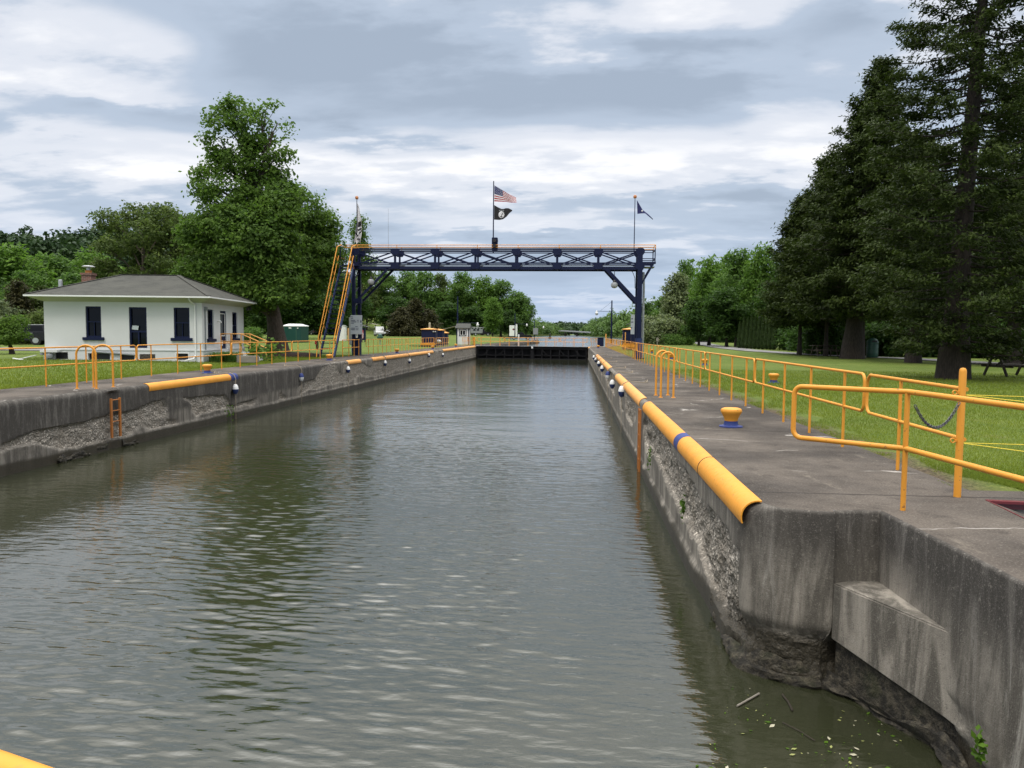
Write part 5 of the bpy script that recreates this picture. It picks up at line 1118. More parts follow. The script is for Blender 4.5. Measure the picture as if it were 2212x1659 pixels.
mb = MB(); mb.tube([(-.55, 0, 0), (.45, 0, 0), (.62, .02, -.02)], [.16, .17, .05], 12); o = mb.build('drum', WHITE, smooth=True); o.location = (HX(941, 84.5), 84.6, .55); tag(o, 'pale drum lying behind the low fence panel before the cabinets', 'drum')
mb = MB(); mb.box(-.62, .62, -.3, .3, .25, .5); mb.box(-.5, .5, -.25, .25, .51, .62); o = mb.build('machine_guard', YEL, bevel=.05); o.location = (HX(1357, 74.0), 73.5, .0); tag(o, 'yellow machine guard behind the fence on the right bank', 'machine guard')
for i, px in enumerate((1351, 1357, 1345)):
    mb = MB(); mb.tube([(0, 0, 0), (0, 0, 1.75 - .1 * i)], .05, 8); o = mb.build('marker_post', YELW, smooth=True); o.location = (HX(px, 77 + i * 6), 77 + i * 6, -.05); tag(o, ('slim yellow post right beside the navy cabinet on the right bank', 'slim yellow post between two others before the cabinet on the right bank', 'slim yellow post farthest from the navy cabinet on the right bank')[i], 'post')
mb = MB(); mb.tube([(0, 0, 0), (0, 0, 1.55)], .07, 10); o = mb.build('marker_post', YELW, smooth=True); o.location = (3.75, 91.2, 0); tag(o, 'yellow post at the far end of the right pavement beside the blue bin', 'post')
mb = MB(); mb.box(-.05, .05, -.05, .05, 0, .7); mb.box(-.14, .14, -.1, .1, .70, 1.15); o = mb.build('pedestal', WOODG); o.location = (HX(1420.5, 95), 95, -.02); tag(o, 'grey pedestal on the right lawn before the pale bushes', 'pedestal')
# white and navy gatekeeper booth
by = 95.6; bo = thing('booth', (HX(1001.5, by), by, 0), 'small white gatekeeper booth with navy trim and grey roof', 'booth'); hw = .74
mb = MB(); mb.box(-hw, hw, -hw, hw, .05, 2.05); 
for i in range(14): mb.box(-hw - .012, hw + .012, -hw - .014, -hw - .001, .08 + i * .09, .155 + i * .09)
mb.build('wall', WHITE, bo)
for x_ in (-hw, hw):
    mb = MB(); mb.box(x_ - .06, x_ + .06, -hw - .06, -hw + .06, .04, 2.06); mb.build('corner_trim', NAVY, bo)
mb = MB(); mb.box(-.46, .46, -hw - .05, -hw - .016, 1.12, 1.96); wn = mb.build('window', NAVY, bo); mb = MB()
for p, q, r0, r1 in ((-.36, -.30, 1.2, 1.88), (.30, .36, 1.2, 1.88), (-.30, .30, 1.82, 1.88), (-.30, .30, 1.2, 1.26), (-.03, .03, 1.26, 1.82)): mb.box(p, q, -hw - .07, -hw - .052, r0, r1)
mb.build('frame', WHITE, wn); mb = MB(); mb.box(-.30, .30, -hw - .056, -hw - .051, 1.26, 1.82); mb.build('pane', GLASS, wn)
mb = MB(); ov = .95; mb.add([(-ov, -ov, 2.06), (ov, -ov, 2.06), (ov, ov, 2.06), (-ov, ov, 2.06), (-ov, -ov, 2.12), (ov, -ov, 2.12), (ov, ov, 2.12), (-ov, ov, 2.12), (-ov * .92, .0, 2.68), (ov * .92, .0, 2.68)], [(0, 3, 2, 1), (0, 1, 5, 4), (1, 2, 6, 5), (2, 3, 7, 6), (3, 0, 4, 7), (4, 5, 9, 8), (6, 7, 8, 9), (5, 6, 9), (7, 4, 8)]); mb.build('roof', SHED, bo)
# picnic shelter roof behind the booth, and the far one beside the van
def shelter(px, yy, zt, w_, label):
    rt = thing('shelter', (HX(px, yy), yy, float(zl(np.array(HX(px, yy)), np.array(yy)))), label, 'shelter'); mb = MB(); mb.beam((-w_ / 2, 0, zt - .25), (w_ * .1, 0, zt + .25), 3.0, .08); mb.beam((w_ * .1, 0, zt + .25), (w_ / 2, 0, zt - .05), 3.0, .08); mb.build('roof', WOODG, rt)
    for x_ in (-w_ * .35, w_ * .35):
        mb = MB(); mb.box(x_ - .09, x_ + .09, -.09, .09, 0, zt - .1); mb.build('post', WOODD, rt)
shelter(981, 135, 2.3, 3.2, 'small wooden shelter roof just left of the white booth'); shelter(800, 205, 2.9, 4.2, 'small tan shelter roof beside the parked white van')
# grill and tree-tag posts on the lawn
gr = thing('park_grill', (HX(821, 86), 86, 0), 'pale round topped park grill on a post on the left lawn', 'grill'); mb = MB(); mb.tube([(0, 0, 0), (0, 0, .75)], .05, 8); mb.build('post', GREY, gr); mb = MB(); mb.lathe([(.16, .75), (.34, .80), (.36, 1.02), (.24, 1.05), (.22, 1.22), (.12, 1.30), (0, 1.31)], n=14); mb.build('hood', GREENC, gr, smooth=True)

# ================================================================== vehicles
def vehicle(name, px, yy, base, rz, label, cat, L_, W_, lower, cabin, paint_, roofpaint=None, wr=.34, wx=None, group=None):
    """lower / cabin: side profiles (y, z), front towards +y"""
    x = HX(px, yy); rt = thing(name, (x, yy, base if base is not None else float(zl(np.array(x), np.array(yy)))), label, cat, rz=rz, group=group); h = W_ / 2
    mb = MB(); mb.xprism(lower, -h, h); mb.build('body', paint_, rt, bevel=.05)
    mb = MB(); n = len(cabin); t = .10; zmin = min(p[1] for p in cabin); zmax = max(p[1] for p in cabin)
    ins = [h - .03 - t * (p[1] - zmin) / (zmax - zmin) for p in cabin]; vs = [(-i_, p[0], p[1]) for i_, p in zip(ins, cabin)] + [(i_, p[0], p[1]) for i_, p in zip(ins, cabin)]
    mb.add(vs, [tuple(range(n)), tuple(range(2 * n - 1, n - 1, -1))] + [(i, n + i, n + (i + 1) % n, (i + 1) % n) for i in range(n)]); mb.build('cabin', roofpaint or paint_, rt, bevel=.03)
    cy_ = sum(p[0] for p in cabin) / n; cz_ = sum(p[1] for p in cabin) / n
    for s_ in (-1, 1):
        pl = [(cy_ + (p[0] - cy_) * .86, cz_ + (p[1] - cz_) * .66 + .02) for p in cabin]; mb = MB(); half = [(p[0] * 1.0, p[1]) for p in pl]
        xx = [s_ * (h - .03 - t * (p[1] - zmin) / (zmax - zmin) + .008) for p in pl]; mb.add([(q, p[0], p[1]) for q, p in zip(xx, pl)], [tuple(range(n))]); mb.build('side_window', GLASS, rt, auto=False)
    yf, zf = max(cabin, key=lambda p: p[0] - p[1] * .01); tops = [p for p in cabin if p[1] > zmax - .05]; tf = max(tops); tr = min(tops); br = min([p for p in cabin if p[1] < zmin + .05]); bf = max([p for p in cabin if p[1] < zmin + .05])
    for nm, b_, t_, s_ in (('windscreen', bf, tf, 1), ('rear_window', br, tr, -1)):
        q0 = Vector((0, b_[0], b_[1])).lerp(Vector((0, t_[0], t_[1])), .15); q1 = Vector((0, b_[0], b_[1])).lerp(Vector((0, t_[0], t_[1])), .88); o_ = s_ * .012
        mb = MB(); mb.quad((-(h - .16), q0.y + o_, q0.z), (h - .16, q0.y + o_, q0.z), (h - .22, q1.y + o_, q1.z), (-(h - .22), q1.y + o_, q1.z)); mb.build(nm, GLASS, rt, auto=False)
    ymin, ymax = min(p[0] for p in lower), max(p[0] for p in lower)
    for y_ in (wx or (ymin + L_ * .19, ymax - L_ * .18)):
        for s_ in (-1, 1):
            mb = MB(); mb.tube([(s_ * (h - .24), y_, wr), (s_ * (h + .015), y_, wr)], wr, 20); wl = mb.build('wheel', TYRE, rt); mb = MB(); mb.tube([(s_ * (h + .016), y_, wr), (s_ * (h + .03), y_, wr)], wr * .58, 14); mb.build('rim', GALV, wl)
    for s_ in (-1, 1):
        mb = MB(); mb.cbox((s_ * (h - .2), ymax + .005, .72), .26, .05, .16); mb.build('headlight', GLOBE, rt); mb = MB(); mb.cbox((s_ * (h - .12), ymin - .005, .85), .14, .04, .24); mb.build('tail_light', RED, rt)
    mb = MB(); mb.cbox((0, ymax + .05, .48), W_ * .95, .14, .18); mb.build('front_bumper', BLACK, rt); mb = MB(); mb.cbox((0, ymin - .05, .50), W_ * .95, .14, .18); mb.build('rear_bumper', BLACK, rt)
    return rt
suv_l = [(-2.3, .42), (2.3, .42), (2.32, .85), (2.15, 1.02), (.95, 1.12), (-2.3, 1.12)]; suv_c = [(-2.25, 1.12), (1.0, 1.12), (.35, 1.78), (-2.1, 1.80)]
sed_l = [(-2.2, .32), (2.2, .32), (2.22, .65), (2.0, .82), (.9, .92), (-1.9, .95), (-2.2, .85)]; sed_c = [(-1.75, .93), (1.0, .91), (.3, 1.42), (-1.1, 1.44)]
van_l = [(-2.7, .45), (2.6, .45), (2.65, .95), (2.5, 1.15), (1.9, 1.3), (-2.7, 1.3)]; van_c = [(-2.68, 1.3), (1.95, 1.3), (1.35, 2.35), (-2.6, 2.4)]
pick_l = [(-2.7, .5), (2.7, .5), (2.72, 1.0), (2.5, 1.18), (.9, 1.22), (.85, 1.22), (-2.7, 1.15)]; pick_c = [(-.9, 1.2), (1.0, 1.2), (.45, 1.82), (-.7, 1.84)]
bt = vehicle('truck', 44, 65.5, None, R(112), 'black off-road truck with painted sky sheen on its roof, parked left of the white house', 'truck', 4.6, 1.9, suv_l, suv_c, CARBLK, CARBLK, .42)
mb = MB(); mb.box(-.78, .78, -2.0, .25, 1.80, 1.86); mb.build('roof_sky_sheen', CARWHT, bt, bevel=.02); mb = MB(); mb.tube([(-.55, -2.36, .95), (-.0, -2.36, .95)], .01, 6); mb.lathe([(.1, -2.5), (.37, -2.5), (.37, -2.32), (.1, -2.32)], n=16); mb.v = [(v[0], v[2] if abs(v[2]) > 2 else v[1], 1.0 + v[1] if abs(v[2]) > 2 else v[2]) for v in mb.v]; mb.build('spare_wheel', TYRE, bt)  # white slab on the roof paints in the sky's reflection; spare wheel behind
for s_ in (-1, 1):
    mb = MB(); mb.box(s_ * .955 - .004, s_ * .955 + .004, -1.2, .9, 1.06, 1.10); mb.build('trim_strip', GALV, bt)
vehicle('car', 670, 200, None, R(62), 'dark car parked beyond the portable toilet', 'car', 4.6, 1.85, suv_l, suv_c, CARGRY)
vehicle('van', 819, 185, None, R(200), 'white van facing the camera, parked beyond the lawn grill', 'van', 5.3, 2.1, van_l, van_c, CARWHT)
cg = 'cars parked in the far left lot'
vehicle('car', 834, 196, None, R(195), 'white car parked immediately right of the white van', 'car', 4.4, 1.8, sed_l, sed_c, CARWHT, group=cg)
vehicle('car', 843, 205, None, R(195), 'white car second to the right of the white van', 'car', 4.4, 1.8, suv_l, suv_c, CARWHT, group=cg)
vehicle('car', 853, 210, None, R(195), 'white car third to the right of the white van', 'car', 4.4, 1.8, sed_l, sed_c, CARWHT, group=cg)
vehicle('car', 864, 215, None, R(190), 'white car at the right end of the parked row, before the brownish pine', 'car', 4.4, 1.8, sed_l, sed_c, CARWHT, group=cg)
ut = vehicle('utility_truck', 1041, 225, None, R(-80), 'pale utility truck with dark cab and roof rack right of the booth', 'truck', 6.2, 2.2, pick_l, pick_c, CARBLK, CARBLK, .42, (-1.9, 1.75))
mb = MB(); mb.box(-1.12, 1.12, -3.3, .15, .75, 2.05); mb.build('cargo_box', GREY, ut, bevel=.04); mb = MB()
for y_ in np.linspace(-3.2, 1.2, 6): mb.tube([(-1.0, y_, 2.05), (-1.0, y_, 2.5), (1.0, y_, 2.5), (1.0, y_, 2.05)], .05, 6)
for s_ in (-1, 1): mb.tube([(s_ * 1.0, -3.25, 2.5), (s_ * 1.0, 1.6, 2.45)], .06, 6)
mb.build('roof_rack', CARWHT, ut, smooth=True); mb = MB()
for s_ in (-1, 1): mb.box(s_ * 1.13 - .01, s_ * 1.13 + .01, -2.6, -1.9, 1.5, 1.95); mb.box(s_ * 1.13 - .01, s_ * 1.13 + .01, -1.6, -.9, 1.5, 1.95)
mb.build('cargo_window', GLASS, ut)
tr = vehicle('pickup', 1125, 190, None, R(-85), 'dark pickup parked beside the white box cabinet far upstream', 'pickup', 5.4, 1.9, pick_l, pick_c, CARBLK, CARBLK, .40)
wc = thing('electrical_cabinet', (HX(1109, 176), 176, HZ(1109, 728, 176)), 'white box cabinet with a round dark emblem far up the left bank', 'cabinet'); mb = MB(); mb.box(-.9, .9, -.5, .5, .2, 2.65); mb.build('cabinet_body', WHITE, wc, bevel=.04); mb = MB(); mb.add([(.05 + .22 * math.cos(t), -.515, 1.75 + .22 * math.sin(t)) for t in np.linspace(0, 2 * math.pi, 13)[:-1]], [tuple(range(12))]); mb.build('emblem', MAROON, wc, auto=False); mb = MB(); mb.box(-.9, -.7, -.4, .4, -.4, .2); mb.box(.7, .9, -.4, .4, -.4, .2); mb.build('foot', BLACK, wc)
wc2 = thing('electrical_cabinet', (HX(1157, 178), 178, HZ(1157, 731, 178)), 'grey box cabinet beside the farthest lamp post on the left bank', 'cabinet'); mb = MB(); mb.box(-.55, .55, -.4, .4, .9, 2.4); mb.box(-.4, -.3, -.1, .1, -.4, .9); mb.box(.3, .4, -.1, .1, -.4, .9); mb.build('cabinet_body', GREY, wc2)
mb = MB(); mb.tube([(0, 0, -.6), (0, 0, 1.4)], .13, 10); o = mb.build('white_post', WHITE, smooth=True); o.location = (HX(1120.5, 122), 122, -.02); tag(o, 'short white post on the bank above the stone wall', 'post')
mb = MB(); mb.tube([(0, 0, 0), (0, 0, 2.8)], .18, 10); o = mb.build('white_post', WHITE, smooth=True); o.location = (HX(1115.6, 172), 172, HZ(1115, 727, 172)); tag(o, 'taller white post right of the white box cabinet', 'post')

# ================================================================== lamp posts
def lamppost(px, yy, ytop, ybase, arm, label, zarm, brace=False, lat=True, m=NAVY):
    x = HX(px, yy, 700); zt = HZ(px, ytop, yy); zb_ = HZ(px, ybase, yy); rt = thing('street_lamp', (x, yy, zb_), label, 'lamp post', group='lamp posts along the lock')
    mb = MB(); mb.tube([(0, 0, -.3), (0, 0, zt - zb_)], [.13, .085], 10); mb.build('pole', m, rt, smooth=True)
    za = HZ(px, zarm, yy) - zb_; mb = MB(); mb.tube([(0, 0, za), (arm, 0, za + .05)], .028, 8)
    if brace: mb.tube([(0, 0, zt - zb_ - .15), (arm * .75, 0, za + .1)], .015, 6)
    mb.build('arm', m, rt, smooth=True)
    mb = MB(); mb.lathe([(.05, .12), (.12, .08), (.13, -.08), (.17, -.12), (.20, -.18), (.0, -.20)][::-1], (arm, 0, za), 12); mb.build('lamp_head', WHITE, rt, smooth=True)
    mb = MB(); mb.lathe([(.19, -.20), (.21, -.32), (.16, -.46), (0, -.52)], (arm, 0, za), 12); mb.build('globe', GLOBE, rt, smooth=True)
lamppost(1321, 104, 649, 737, -2.0, 'navy lamp post with arm and guy wire on the right bank', 673, True)
lamppost(988.5, 110, 640, 738, 2.9, 'navy lamp post standing behind the white booth', 698)
lamppost(1112.5, 168, 676, 728, 2.6, 'dark lamp post rising behind the white box cabinet', 700, False)
lamppost(1154.5, 178, 690, 731, 2.1, 'farthest dark lamp post near the end of the stone wall', 705, False)
# ================================================================== far bridge
bx0, bx1 = HX(1214, 900), HX(1282, 820); BR = thing('bridge', (bx0, 880, 0), 'low grey girder bridge crossing the canal far away', 'bridge')
mb = MB(); mb.beam((0, 0, HZ(1214, 715.0, 900)), (bx1 - bx0 + 2, -75, HZ(1282, 719.0, 820)), 8, 1.0); mb.build('girder', GREY, BR); mb = MB(); mb.beam((0, -4.05, HZ(1214, 714.0, 900)), (bx1 - bx0 + 2, -79.05, HZ(1282, 718.0, 820)), .2, .6); mb.build('parapet', GALV, BR)
for t in (.12, .5):
    mb = MB(); mb.box((bx1 - bx0) * t - 1, (bx1 - bx0) * t + 1, -75 * t - 3, -75 * t + 3, -3, 3.0); mb.build('pier', STONE, BR)
mb = MB(); mb.lathe([(.7, -.5), (.7, .7), (.35, .8), (.3, 2.2), (0, 2.4)], n=12); o = mb.build('channel_buoy', BLACK, smooth=True); o.location = (HX(1188, 360), 360, UZ); tag(o, 'dark channel buoy floating on the far upper canal', 'buoy')
# ================================================================== paths and the lane behind the house
def strip(pts, wd, z, name='path', zf=None, m=ASPH):
    c = [Vector((p[0], p[1])) for p in pts]; fine = []
    for i in range(len(c) - 1):
        p0, p1, p2, p3 = c[max(i - 1, 0)], c[i], c[i + 1], c[min(i + 2, len(c) - 1)]
        for j in range(8):
            t = j / 8; fine.append(.5 * ((2 * p1) + (p2 - p0) * t + (2 * p0 - 5 * p1 + 4 * p2 - p3) * t * t + (3 * p1 - p0 - 3 * p2 + p3) * t ** 3))
    fine.append(c[-1]); vs = []
    for i, p in enumerate(fine):
        t = (fine[min(i + 1, len(fine) - 1)] - fine[max(i - 1, 0)]).normalized()
        for k in range(5):
            s_ = (k / 4 - .5) * wd * (1 + .06 * (float(vnoise(i * .7, k * .5 + 3)) - .5)); q = p + Vector((-t.y, t.x)) * s_; vs.append((q.x, q.y, float(zf(np.array(q.x), np.array(q.y))) + z))
    mb = MB(); mb.add(vs, [(i * 5 + k, i * 5 + k + 1, (i + 1) * 5 + k + 1, (i + 1) * 5 + k) for i in range(len(fine) - 1) for k in range(4)]); return structure(mb.build(name, m))
strip([G(2330, 799)[:2], G(2212, 789)[:2], G(1960, 774.5)[:2], G(1850, 770)[:2], G(1720, 764)[:2], G(1615, 757.5)[:2], G(1548, 750)[:2], G(1515, 741)[:2], G(1528, 735.5)[:2], G(1560, 734.0)[:2]], 2.6, .05, 'path', zr)
strip([(-95, 52), (-60, 51), (-40, 50.5), (-33, 50.5), (-28, 50.5)], 7.5, .035, 'road', zl)
# ================================================================== vegetation
def AX(x, y, xx):
    d = ray(x, y); p = d * (xx / d[0]); return (xx, p[1], p[2] + CAMH)
def leafobj(name, mat, C, size, Nn, tint, parent=None, asp=.55, rng=None, taper=None, mats=None, mi=None):
    """C (n,3) centres, each leaf a rhombus; size (n,), Nn (n,3) leaf normals; taper gives an explicit leaf axis"""
    n = len(C); rng = rng or np.random.default_rng(1)
    Nn = Nn / (np.linalg.norm(Nn, axis=1)[:, None] + 1e-9)
    a = rng.normal(size=(n, 3)) if taper is None else taper
    a = a - Nn * (a * Nn).sum(1)[:, None]; a /= np.linalg.norm(a, axis=1)[:, None] + 1e-9
    b = np.cross(Nn, a); sz = np.asarray(size)[:, None]
    V = np.stack([C - a * sz, C + b * sz * asp - a * sz * .1, C + a * sz, C - b * sz * asp - a * sz * .1], 1).reshape(-1, 3).astype(np.float32)
    me = bpy.data.meshes.new(name); me.vertices.add(4 * n); me.vertices.foreach_set('co', V.ravel()); me.loops.add(4 * n); me.loops.foreach_set('vertex_index', np.arange(4 * n, dtype=np.int32))
    me.polygons.add(n); me.polygons.foreach_set('loop_start', np.arange(0, 4 * n, 4, dtype=np.int32))
    for m in (mats or [mat]): me.materials.append(m)
    if mi is not None: me.polygons.foreach_set('material_index', np.asarray(mi, np.int32))
    me.update(calc_edges=True); at = me.attributes.new('tint', 'FLOAT', 'FACE'); at.data.foreach_set('value', np.asarray(tint, np.float32))
    o = bpy.data.objects.new(name, me); COL.objects.link(o)
    if parent is not None: o.parent = parent
    return o
def usph(rng, n):
    v = rng.normal(size=(n, 3)); return v / np.linalg.norm(v, axis=1)[:, None]
def crown_leaves(rng, lobes, ntw, lpt, spread, leaf, hole=.36, hs=.55, flat=.65, seed=0, shell=.5):
    lb = np.array(lobes, float); w_ = (lb[:, 3] * lb[:, 5]); w_ = w_ / w_.sum(); k = rng.choice(len(lb), ntw * 2, p=w_); d = usph(rng, len(k)); r_ = shell + (1 - shell) * rng.random(len(k)) ** .5
    P_ = lb[k, :3] + d * lb[k, 3:6] * r_[:, None]
    hn = fbm(P_[:, 0] * hs, P_[:, 1] * hs, P_[:, 2] * hs * 1.3, 3, 100 + seed); keep = hn > hole; P_, d, k = P_[keep][:ntw], d[keep][:ntw], k[keep][:ntw]
    n = len(P_); tt = np.clip(rng.normal(.5, .22, n) + .25 * (fbm(P_[:, 0] * .3, P_[:, 1] * .3, P_[:, 2] * .3, 2, 9 + seed) - .5) * 2, 0, 1)
    lp = np.repeat(P_, lpt, 0) + rng.normal(size=(n * lpt, 3)) * np.array([spread, spread, spread * flat]); ld = np.repeat(d, lpt, 0)
    nn = ld * .45 + np.array([0, 0, .6]) + rng.normal(size=lp.shape) * .6
    return lp, leaf * rng.uniform(.6, 1.25, len(lp)), nn, np.clip(np.repeat(tt, lpt) + rng.normal(0, .12, len(lp)), 0, 1), P_
def branchy(mb, base, H, r0, lobes, rng, lean=(0, 0), top=.8, twigs=None, sub=3):
    pts = []; rads = []
    for i in range(9):
        t = i / 8; pts.append((base[0] + lean[0] * t + rng.normal() * .02 * H * .2 * t, base[1] + lean[1] * t, base[2] + H * top * t)); rads.append(r0 * (1.45 if i == 0 else 1.08 if i == 1 else 1) * (1 - .97 * t) ** 1.35 + .012)
    pts[0] = (pts[0][0], pts[0][1], base[2] - .25); mb.tube(pts, rads, 10)
    for lb in lobes:
        c = Vector(lb[:3]); z0 = max(base[2] + H * .16, min(c.z - .22 * H, base[2] + H * top * .9)); t = (z0 - base[2]) / (H * top); q = Vector(pts[0]).lerp(Vector(pts[-1]), max(.1, min(.95, t))); q.z = z0
        rr = r0 * (1 - .8 * t) * .5; mid = q.lerp(c, .5) + Vector((rng.normal() * .15, rng.normal() * .15, .1 * (c - q).length)); mb.tube([q, q.lerp(mid, .5), mid, mid.lerp(c, .6), c], [rr, rr * .85, rr * .65, rr * .4, rr * .2 + .01], 7)
        for _ in range(sub):
            e = c + Vector(usph(rng, 1)[0]) * Vector(lb[3:6]).length * .45; mb.tube([mid, mid.lerp(e, .5) + Vector((0, 0, .1)), e], [rr * .35, rr * .22, .008], 5)
def env_lobes(rng, H, W_, cb, n, shape='round'):
    lobes = []
    for i in range(n):
        t = (i + .5) / n; z = H * (cb + (1 - cb) * (t * .9 + .04)); f = math.sin(math.pi * min(.98, .12 + .80 * t)) ** .75 if shape == 'round' else (1 - t) * .9 + .12 if shape == 'cone' else .55 + .45 * math.sin(math.pi * t)
        e = W_ / 2 * f; an = rng.random() * 2 * math.pi + i * 2.4; r_ = e * rng.uniform(.42, .62); o_ = e - r_; zr_ = r_ * rng.uniform(.7, 1.0)
        lobes.append((math.cos(an) * o_, math.sin(an) * o_, min(z, H - zr_), r_, r_, zr_))
    lobes.append((0, 0, H - W_ * .17, W_ * .2, W_ * .2, W_ * .17)); lobes.append((0, 0, H * (cb + (1 - cb) * .45), W_ * .3, W_ * .3, H * (1 - cb) * .32)); return lobes
def make_tree(name, loc, label, cat, H, W_, seed, mat, ntw=260, lpt=14, leaf=.32, spread=.5, cb=.22, nl=11, shape='round', r0=None, barkm=None, group=None, hole=.36, lobes=None, lean=(0, 0), rz=0, hs=.55, flat=.65, trunk=True, shell=.5, sub=2):
    rng = np.random.default_rng(seed); rt = thing(name, loc, label, cat, rz=rz, group=group); lobes = lobes or env_lobes(rng, H, W_, cb, nl, shape)
    if trunk:
        mb = MB(); branchy(mb, (0, 0, 0), H, r0 or H * .018, lobes, rng, lean, sub=sub); mb.build('trunk', barkm or BARKD, rt, smooth=True)
    C, sz, nn, tt, _ = crown_leaves(rng, lobes, ntw, lpt, spread, leaf, hole, hs, flat, seed, shell); leafobj('crown', mat, C, sz, nn, tt, rt, rng=rng); return rt
def gz(x, y): return float(zl(np.array(float(x)), np.array(float(y)))) if x < 0 else float(zr(np.array(float(x)), np.array(float(y))))
def at(px, Y): x = HX(px, Y); return (x, Y, gz(x, Y))
def hgt(px, py, Y): return HZ(px, py, Y) - gz(HX(px, Y), Y)

# ---- the big maple, lobes read off its outline and given depth
MY = 44.3; mrng = np.random.default_rng(7); mx, _, mz = at(603, MY); mlob = []
for (px, py, pr, dep, fl) in [(570, 560, 92, 0, .85), (480, 565, 78, .6, .9), (655, 565, 74, -.5, .9), (432, 505, 46, .3, .9), (458, 395, 44, 0, .95), (500, 445, 70, -.8, .9), (575, 440, 70, .8, 1), (650, 460, 56, -.6, .9), (690, 488, 44, .5, .85), (625, 520, 82, 1.4, .8), (695, 562, 52, .2, .8), (530, 345, 50, .1, 1.0), (545, 280, 48, .2, 1.1), (487, 270, 40, -.2, 1.0), (590, 290, 40, .3, .8), (508, 230, 32, .1, .7), (575, 240, 30, 0, .7), (600, 335, 30, .2, .6), (470, 310, 30, -.3, .7), (600, 265, 24, .3, .6), (420, 590, 40, .5, .8), (620, 622, 64, -1.2, .6), (525, 625, 64, -1.4, .6), (470, 340, 30, .6, .7), (605, 380, 26, .2, .8), (560, 520, 84, -1.4, .9), (560, 520, 90, 2.6, .8), (490, 480, 60, -1.4, .9), (640, 500, 56, 2.2, .8), (555, 630, 60, 1.5, .6), (600, 640, 48, -2.2, .55), (545, 655, 42, -1.8, .5), (605, 590, 56, -1.6, .8), (600, 480, 64, -1.0, .9), (610, 430, 50, -.2, .9), (690, 530, 56, .6, .9)]:
    if px > 612: dep = abs(dep) + (2.6 if px <= 660 else 4.4)
    D_ = MY + dep; r_ = pr / F * D_; lx = HX(px, D_, py) - mx; lz = HZ(px, py, D_) - mz; mlob.append((lx, dep, lz, r_, r_ * (1.1 if pr > 40 else .9), r_ * fl))
mp_ = thing('maple_tree', (mx, MY, mz), 'tallest broadleaf tree on the left, with a thin upper spire, behind the house', 'tree')
mb = MB(); branchy(mb, (0, 0, 0), 14.2, .50, mlob, mrng, (-1.75, 0), .90, sub=4); mb.build('trunk', BARK, mp_, smooth=True)
C, sz, nn, tt, _ = crown_leaves(mrng, mlob, 4700, 24, .26, .125, .42, .62, .55, 3, .45)
kp = np.repeat(mrng.random(len(C) // 24) > .30 * sstep(7.6, 10.5, C.reshape(-1, 24, 3)[:, :, 2].mean(1)), 24); C, sz, nn, tt = C[kp], sz[kp], nn[kp], tt[kp]; leafobj('crown', LF_MAPLE, C, sz, nn, tt, mp_, rng=mrng)

# ---- broadleaf prototypes; the first of each kind stands in the scene, the rest are copies
WG = 'trees of the wood across the left lawn'
PR = []
for i, (mat, shape, cb, W_, hole) in enumerate(((LF_MID, 'round', .16, 9, .34), (LF_MID, 'tall', .14, 7.5, .38), (LF_DARK, 'round', .12, 9.5, .33), (LF_BRIGHT, 'round', .10, 8.5, .33), (LF_LOCUST, 'tall', .22, 8.5, .40))):
    PR.append((mat, shape, cb, W_, hole, i))
protos = {}
def place(kind, px, Y, ytop, wpx, label, group=None, name='broadleaf_tree', rz=None, cat='tree'):
    """copy of prototype kind (built 14 m high) scaled to the height and width wanted at its spot"""
    mat, shape, cb, W_, hole, i = PR[kind]; h = hgt(px, ytop, Y); wd = wpx / F * Y; loc = at(px, Y); s_ = (wd / W_, wd / W_, h / 14.0)
    if kind not in protos:
        t = make_tree(name, loc, label, cat, 14.0, W_, 40 + i, mat, 620, 15, .27, .46, cb, 15, shape, hole=hole, group=group); t.scale = s_; protos[kind] = t; t.rotation_euler[2] = rz or 0; return t
    t = dup(protos[kind], loc, rz if rz is not None else (px * 1.7) % 6.28, label, s_); t.name = name
    if group: t['group'] = group
    elif 'group' in t: del t['group']
    return t
# left of and behind the house
for (k, px, Y, yt, wp, lab) in [(3, 22, 92, 528, 190, 'bright green broadleaf tree at the left picture edge under the hill'), (0, 112, 98, 548, 150, 'mid green broadleaf tree left of the chimney, below the hill saddle'), (3, 205, 104, 540, 170, 'bright green broadleaf tree straight above the brick chimney'), (2, -40, 84, 560, 150, 'dark broadleaf tree cut by the left picture edge'),
                                (3, 270, 96, 600, 120, 'low bright green tree just right of the chimney'), (0, 160, 86, 590, 130, 'broadleaf tree rising directly behind the vent pipe of the house'), (2, 420, 100, 560, 130, 'dark broadleaf tree at the left flank of the big maple'), (0, 60, 80, 585, 110, 'broadleaf tree standing above the black truck')]: place(k, px, Y, yt, wp, lab)
LG = 'old spreading trees behind the house roof'
for j, (px, Y, yt, hwp, lab, sd_) in enumerate([(312, 84, 428, 118, 'tall spreading tree with dark forked trunk above the left end of the roof ridge', 5), (372, 88, 440, 80, 'tall spreading tree above the right end of the roof ridge', 6)]):
    h = hgt(px, yt, Y); rng = np.random.default_rng(sd_); lob = []
    for q in range(15):
        an = q * 2.4; t = (q + .5) / 15; e = hwp / F * Y * (.55 + .45 * math.sin(math.pi * (.25 + .6 * t))); r_ = e * rng.uniform(.26, .40); lob.append((math.cos(an) * (e - r_), math.sin(an) * (e - r_) * .8, h * (.36 + .60 * t) - .3 * r_, r_, r_, r_ * .72))
    make_tree('locust_tree', at(px, Y), lab, 'tree', h, hwp * 2 / F * Y, sd_, LF_LOCUST, 1150, 15, .20, .36, .3, 14, r0=.42, lobes=lob, hole=.40, hs=.5, barkm=BARK, group=LG, sub=3)
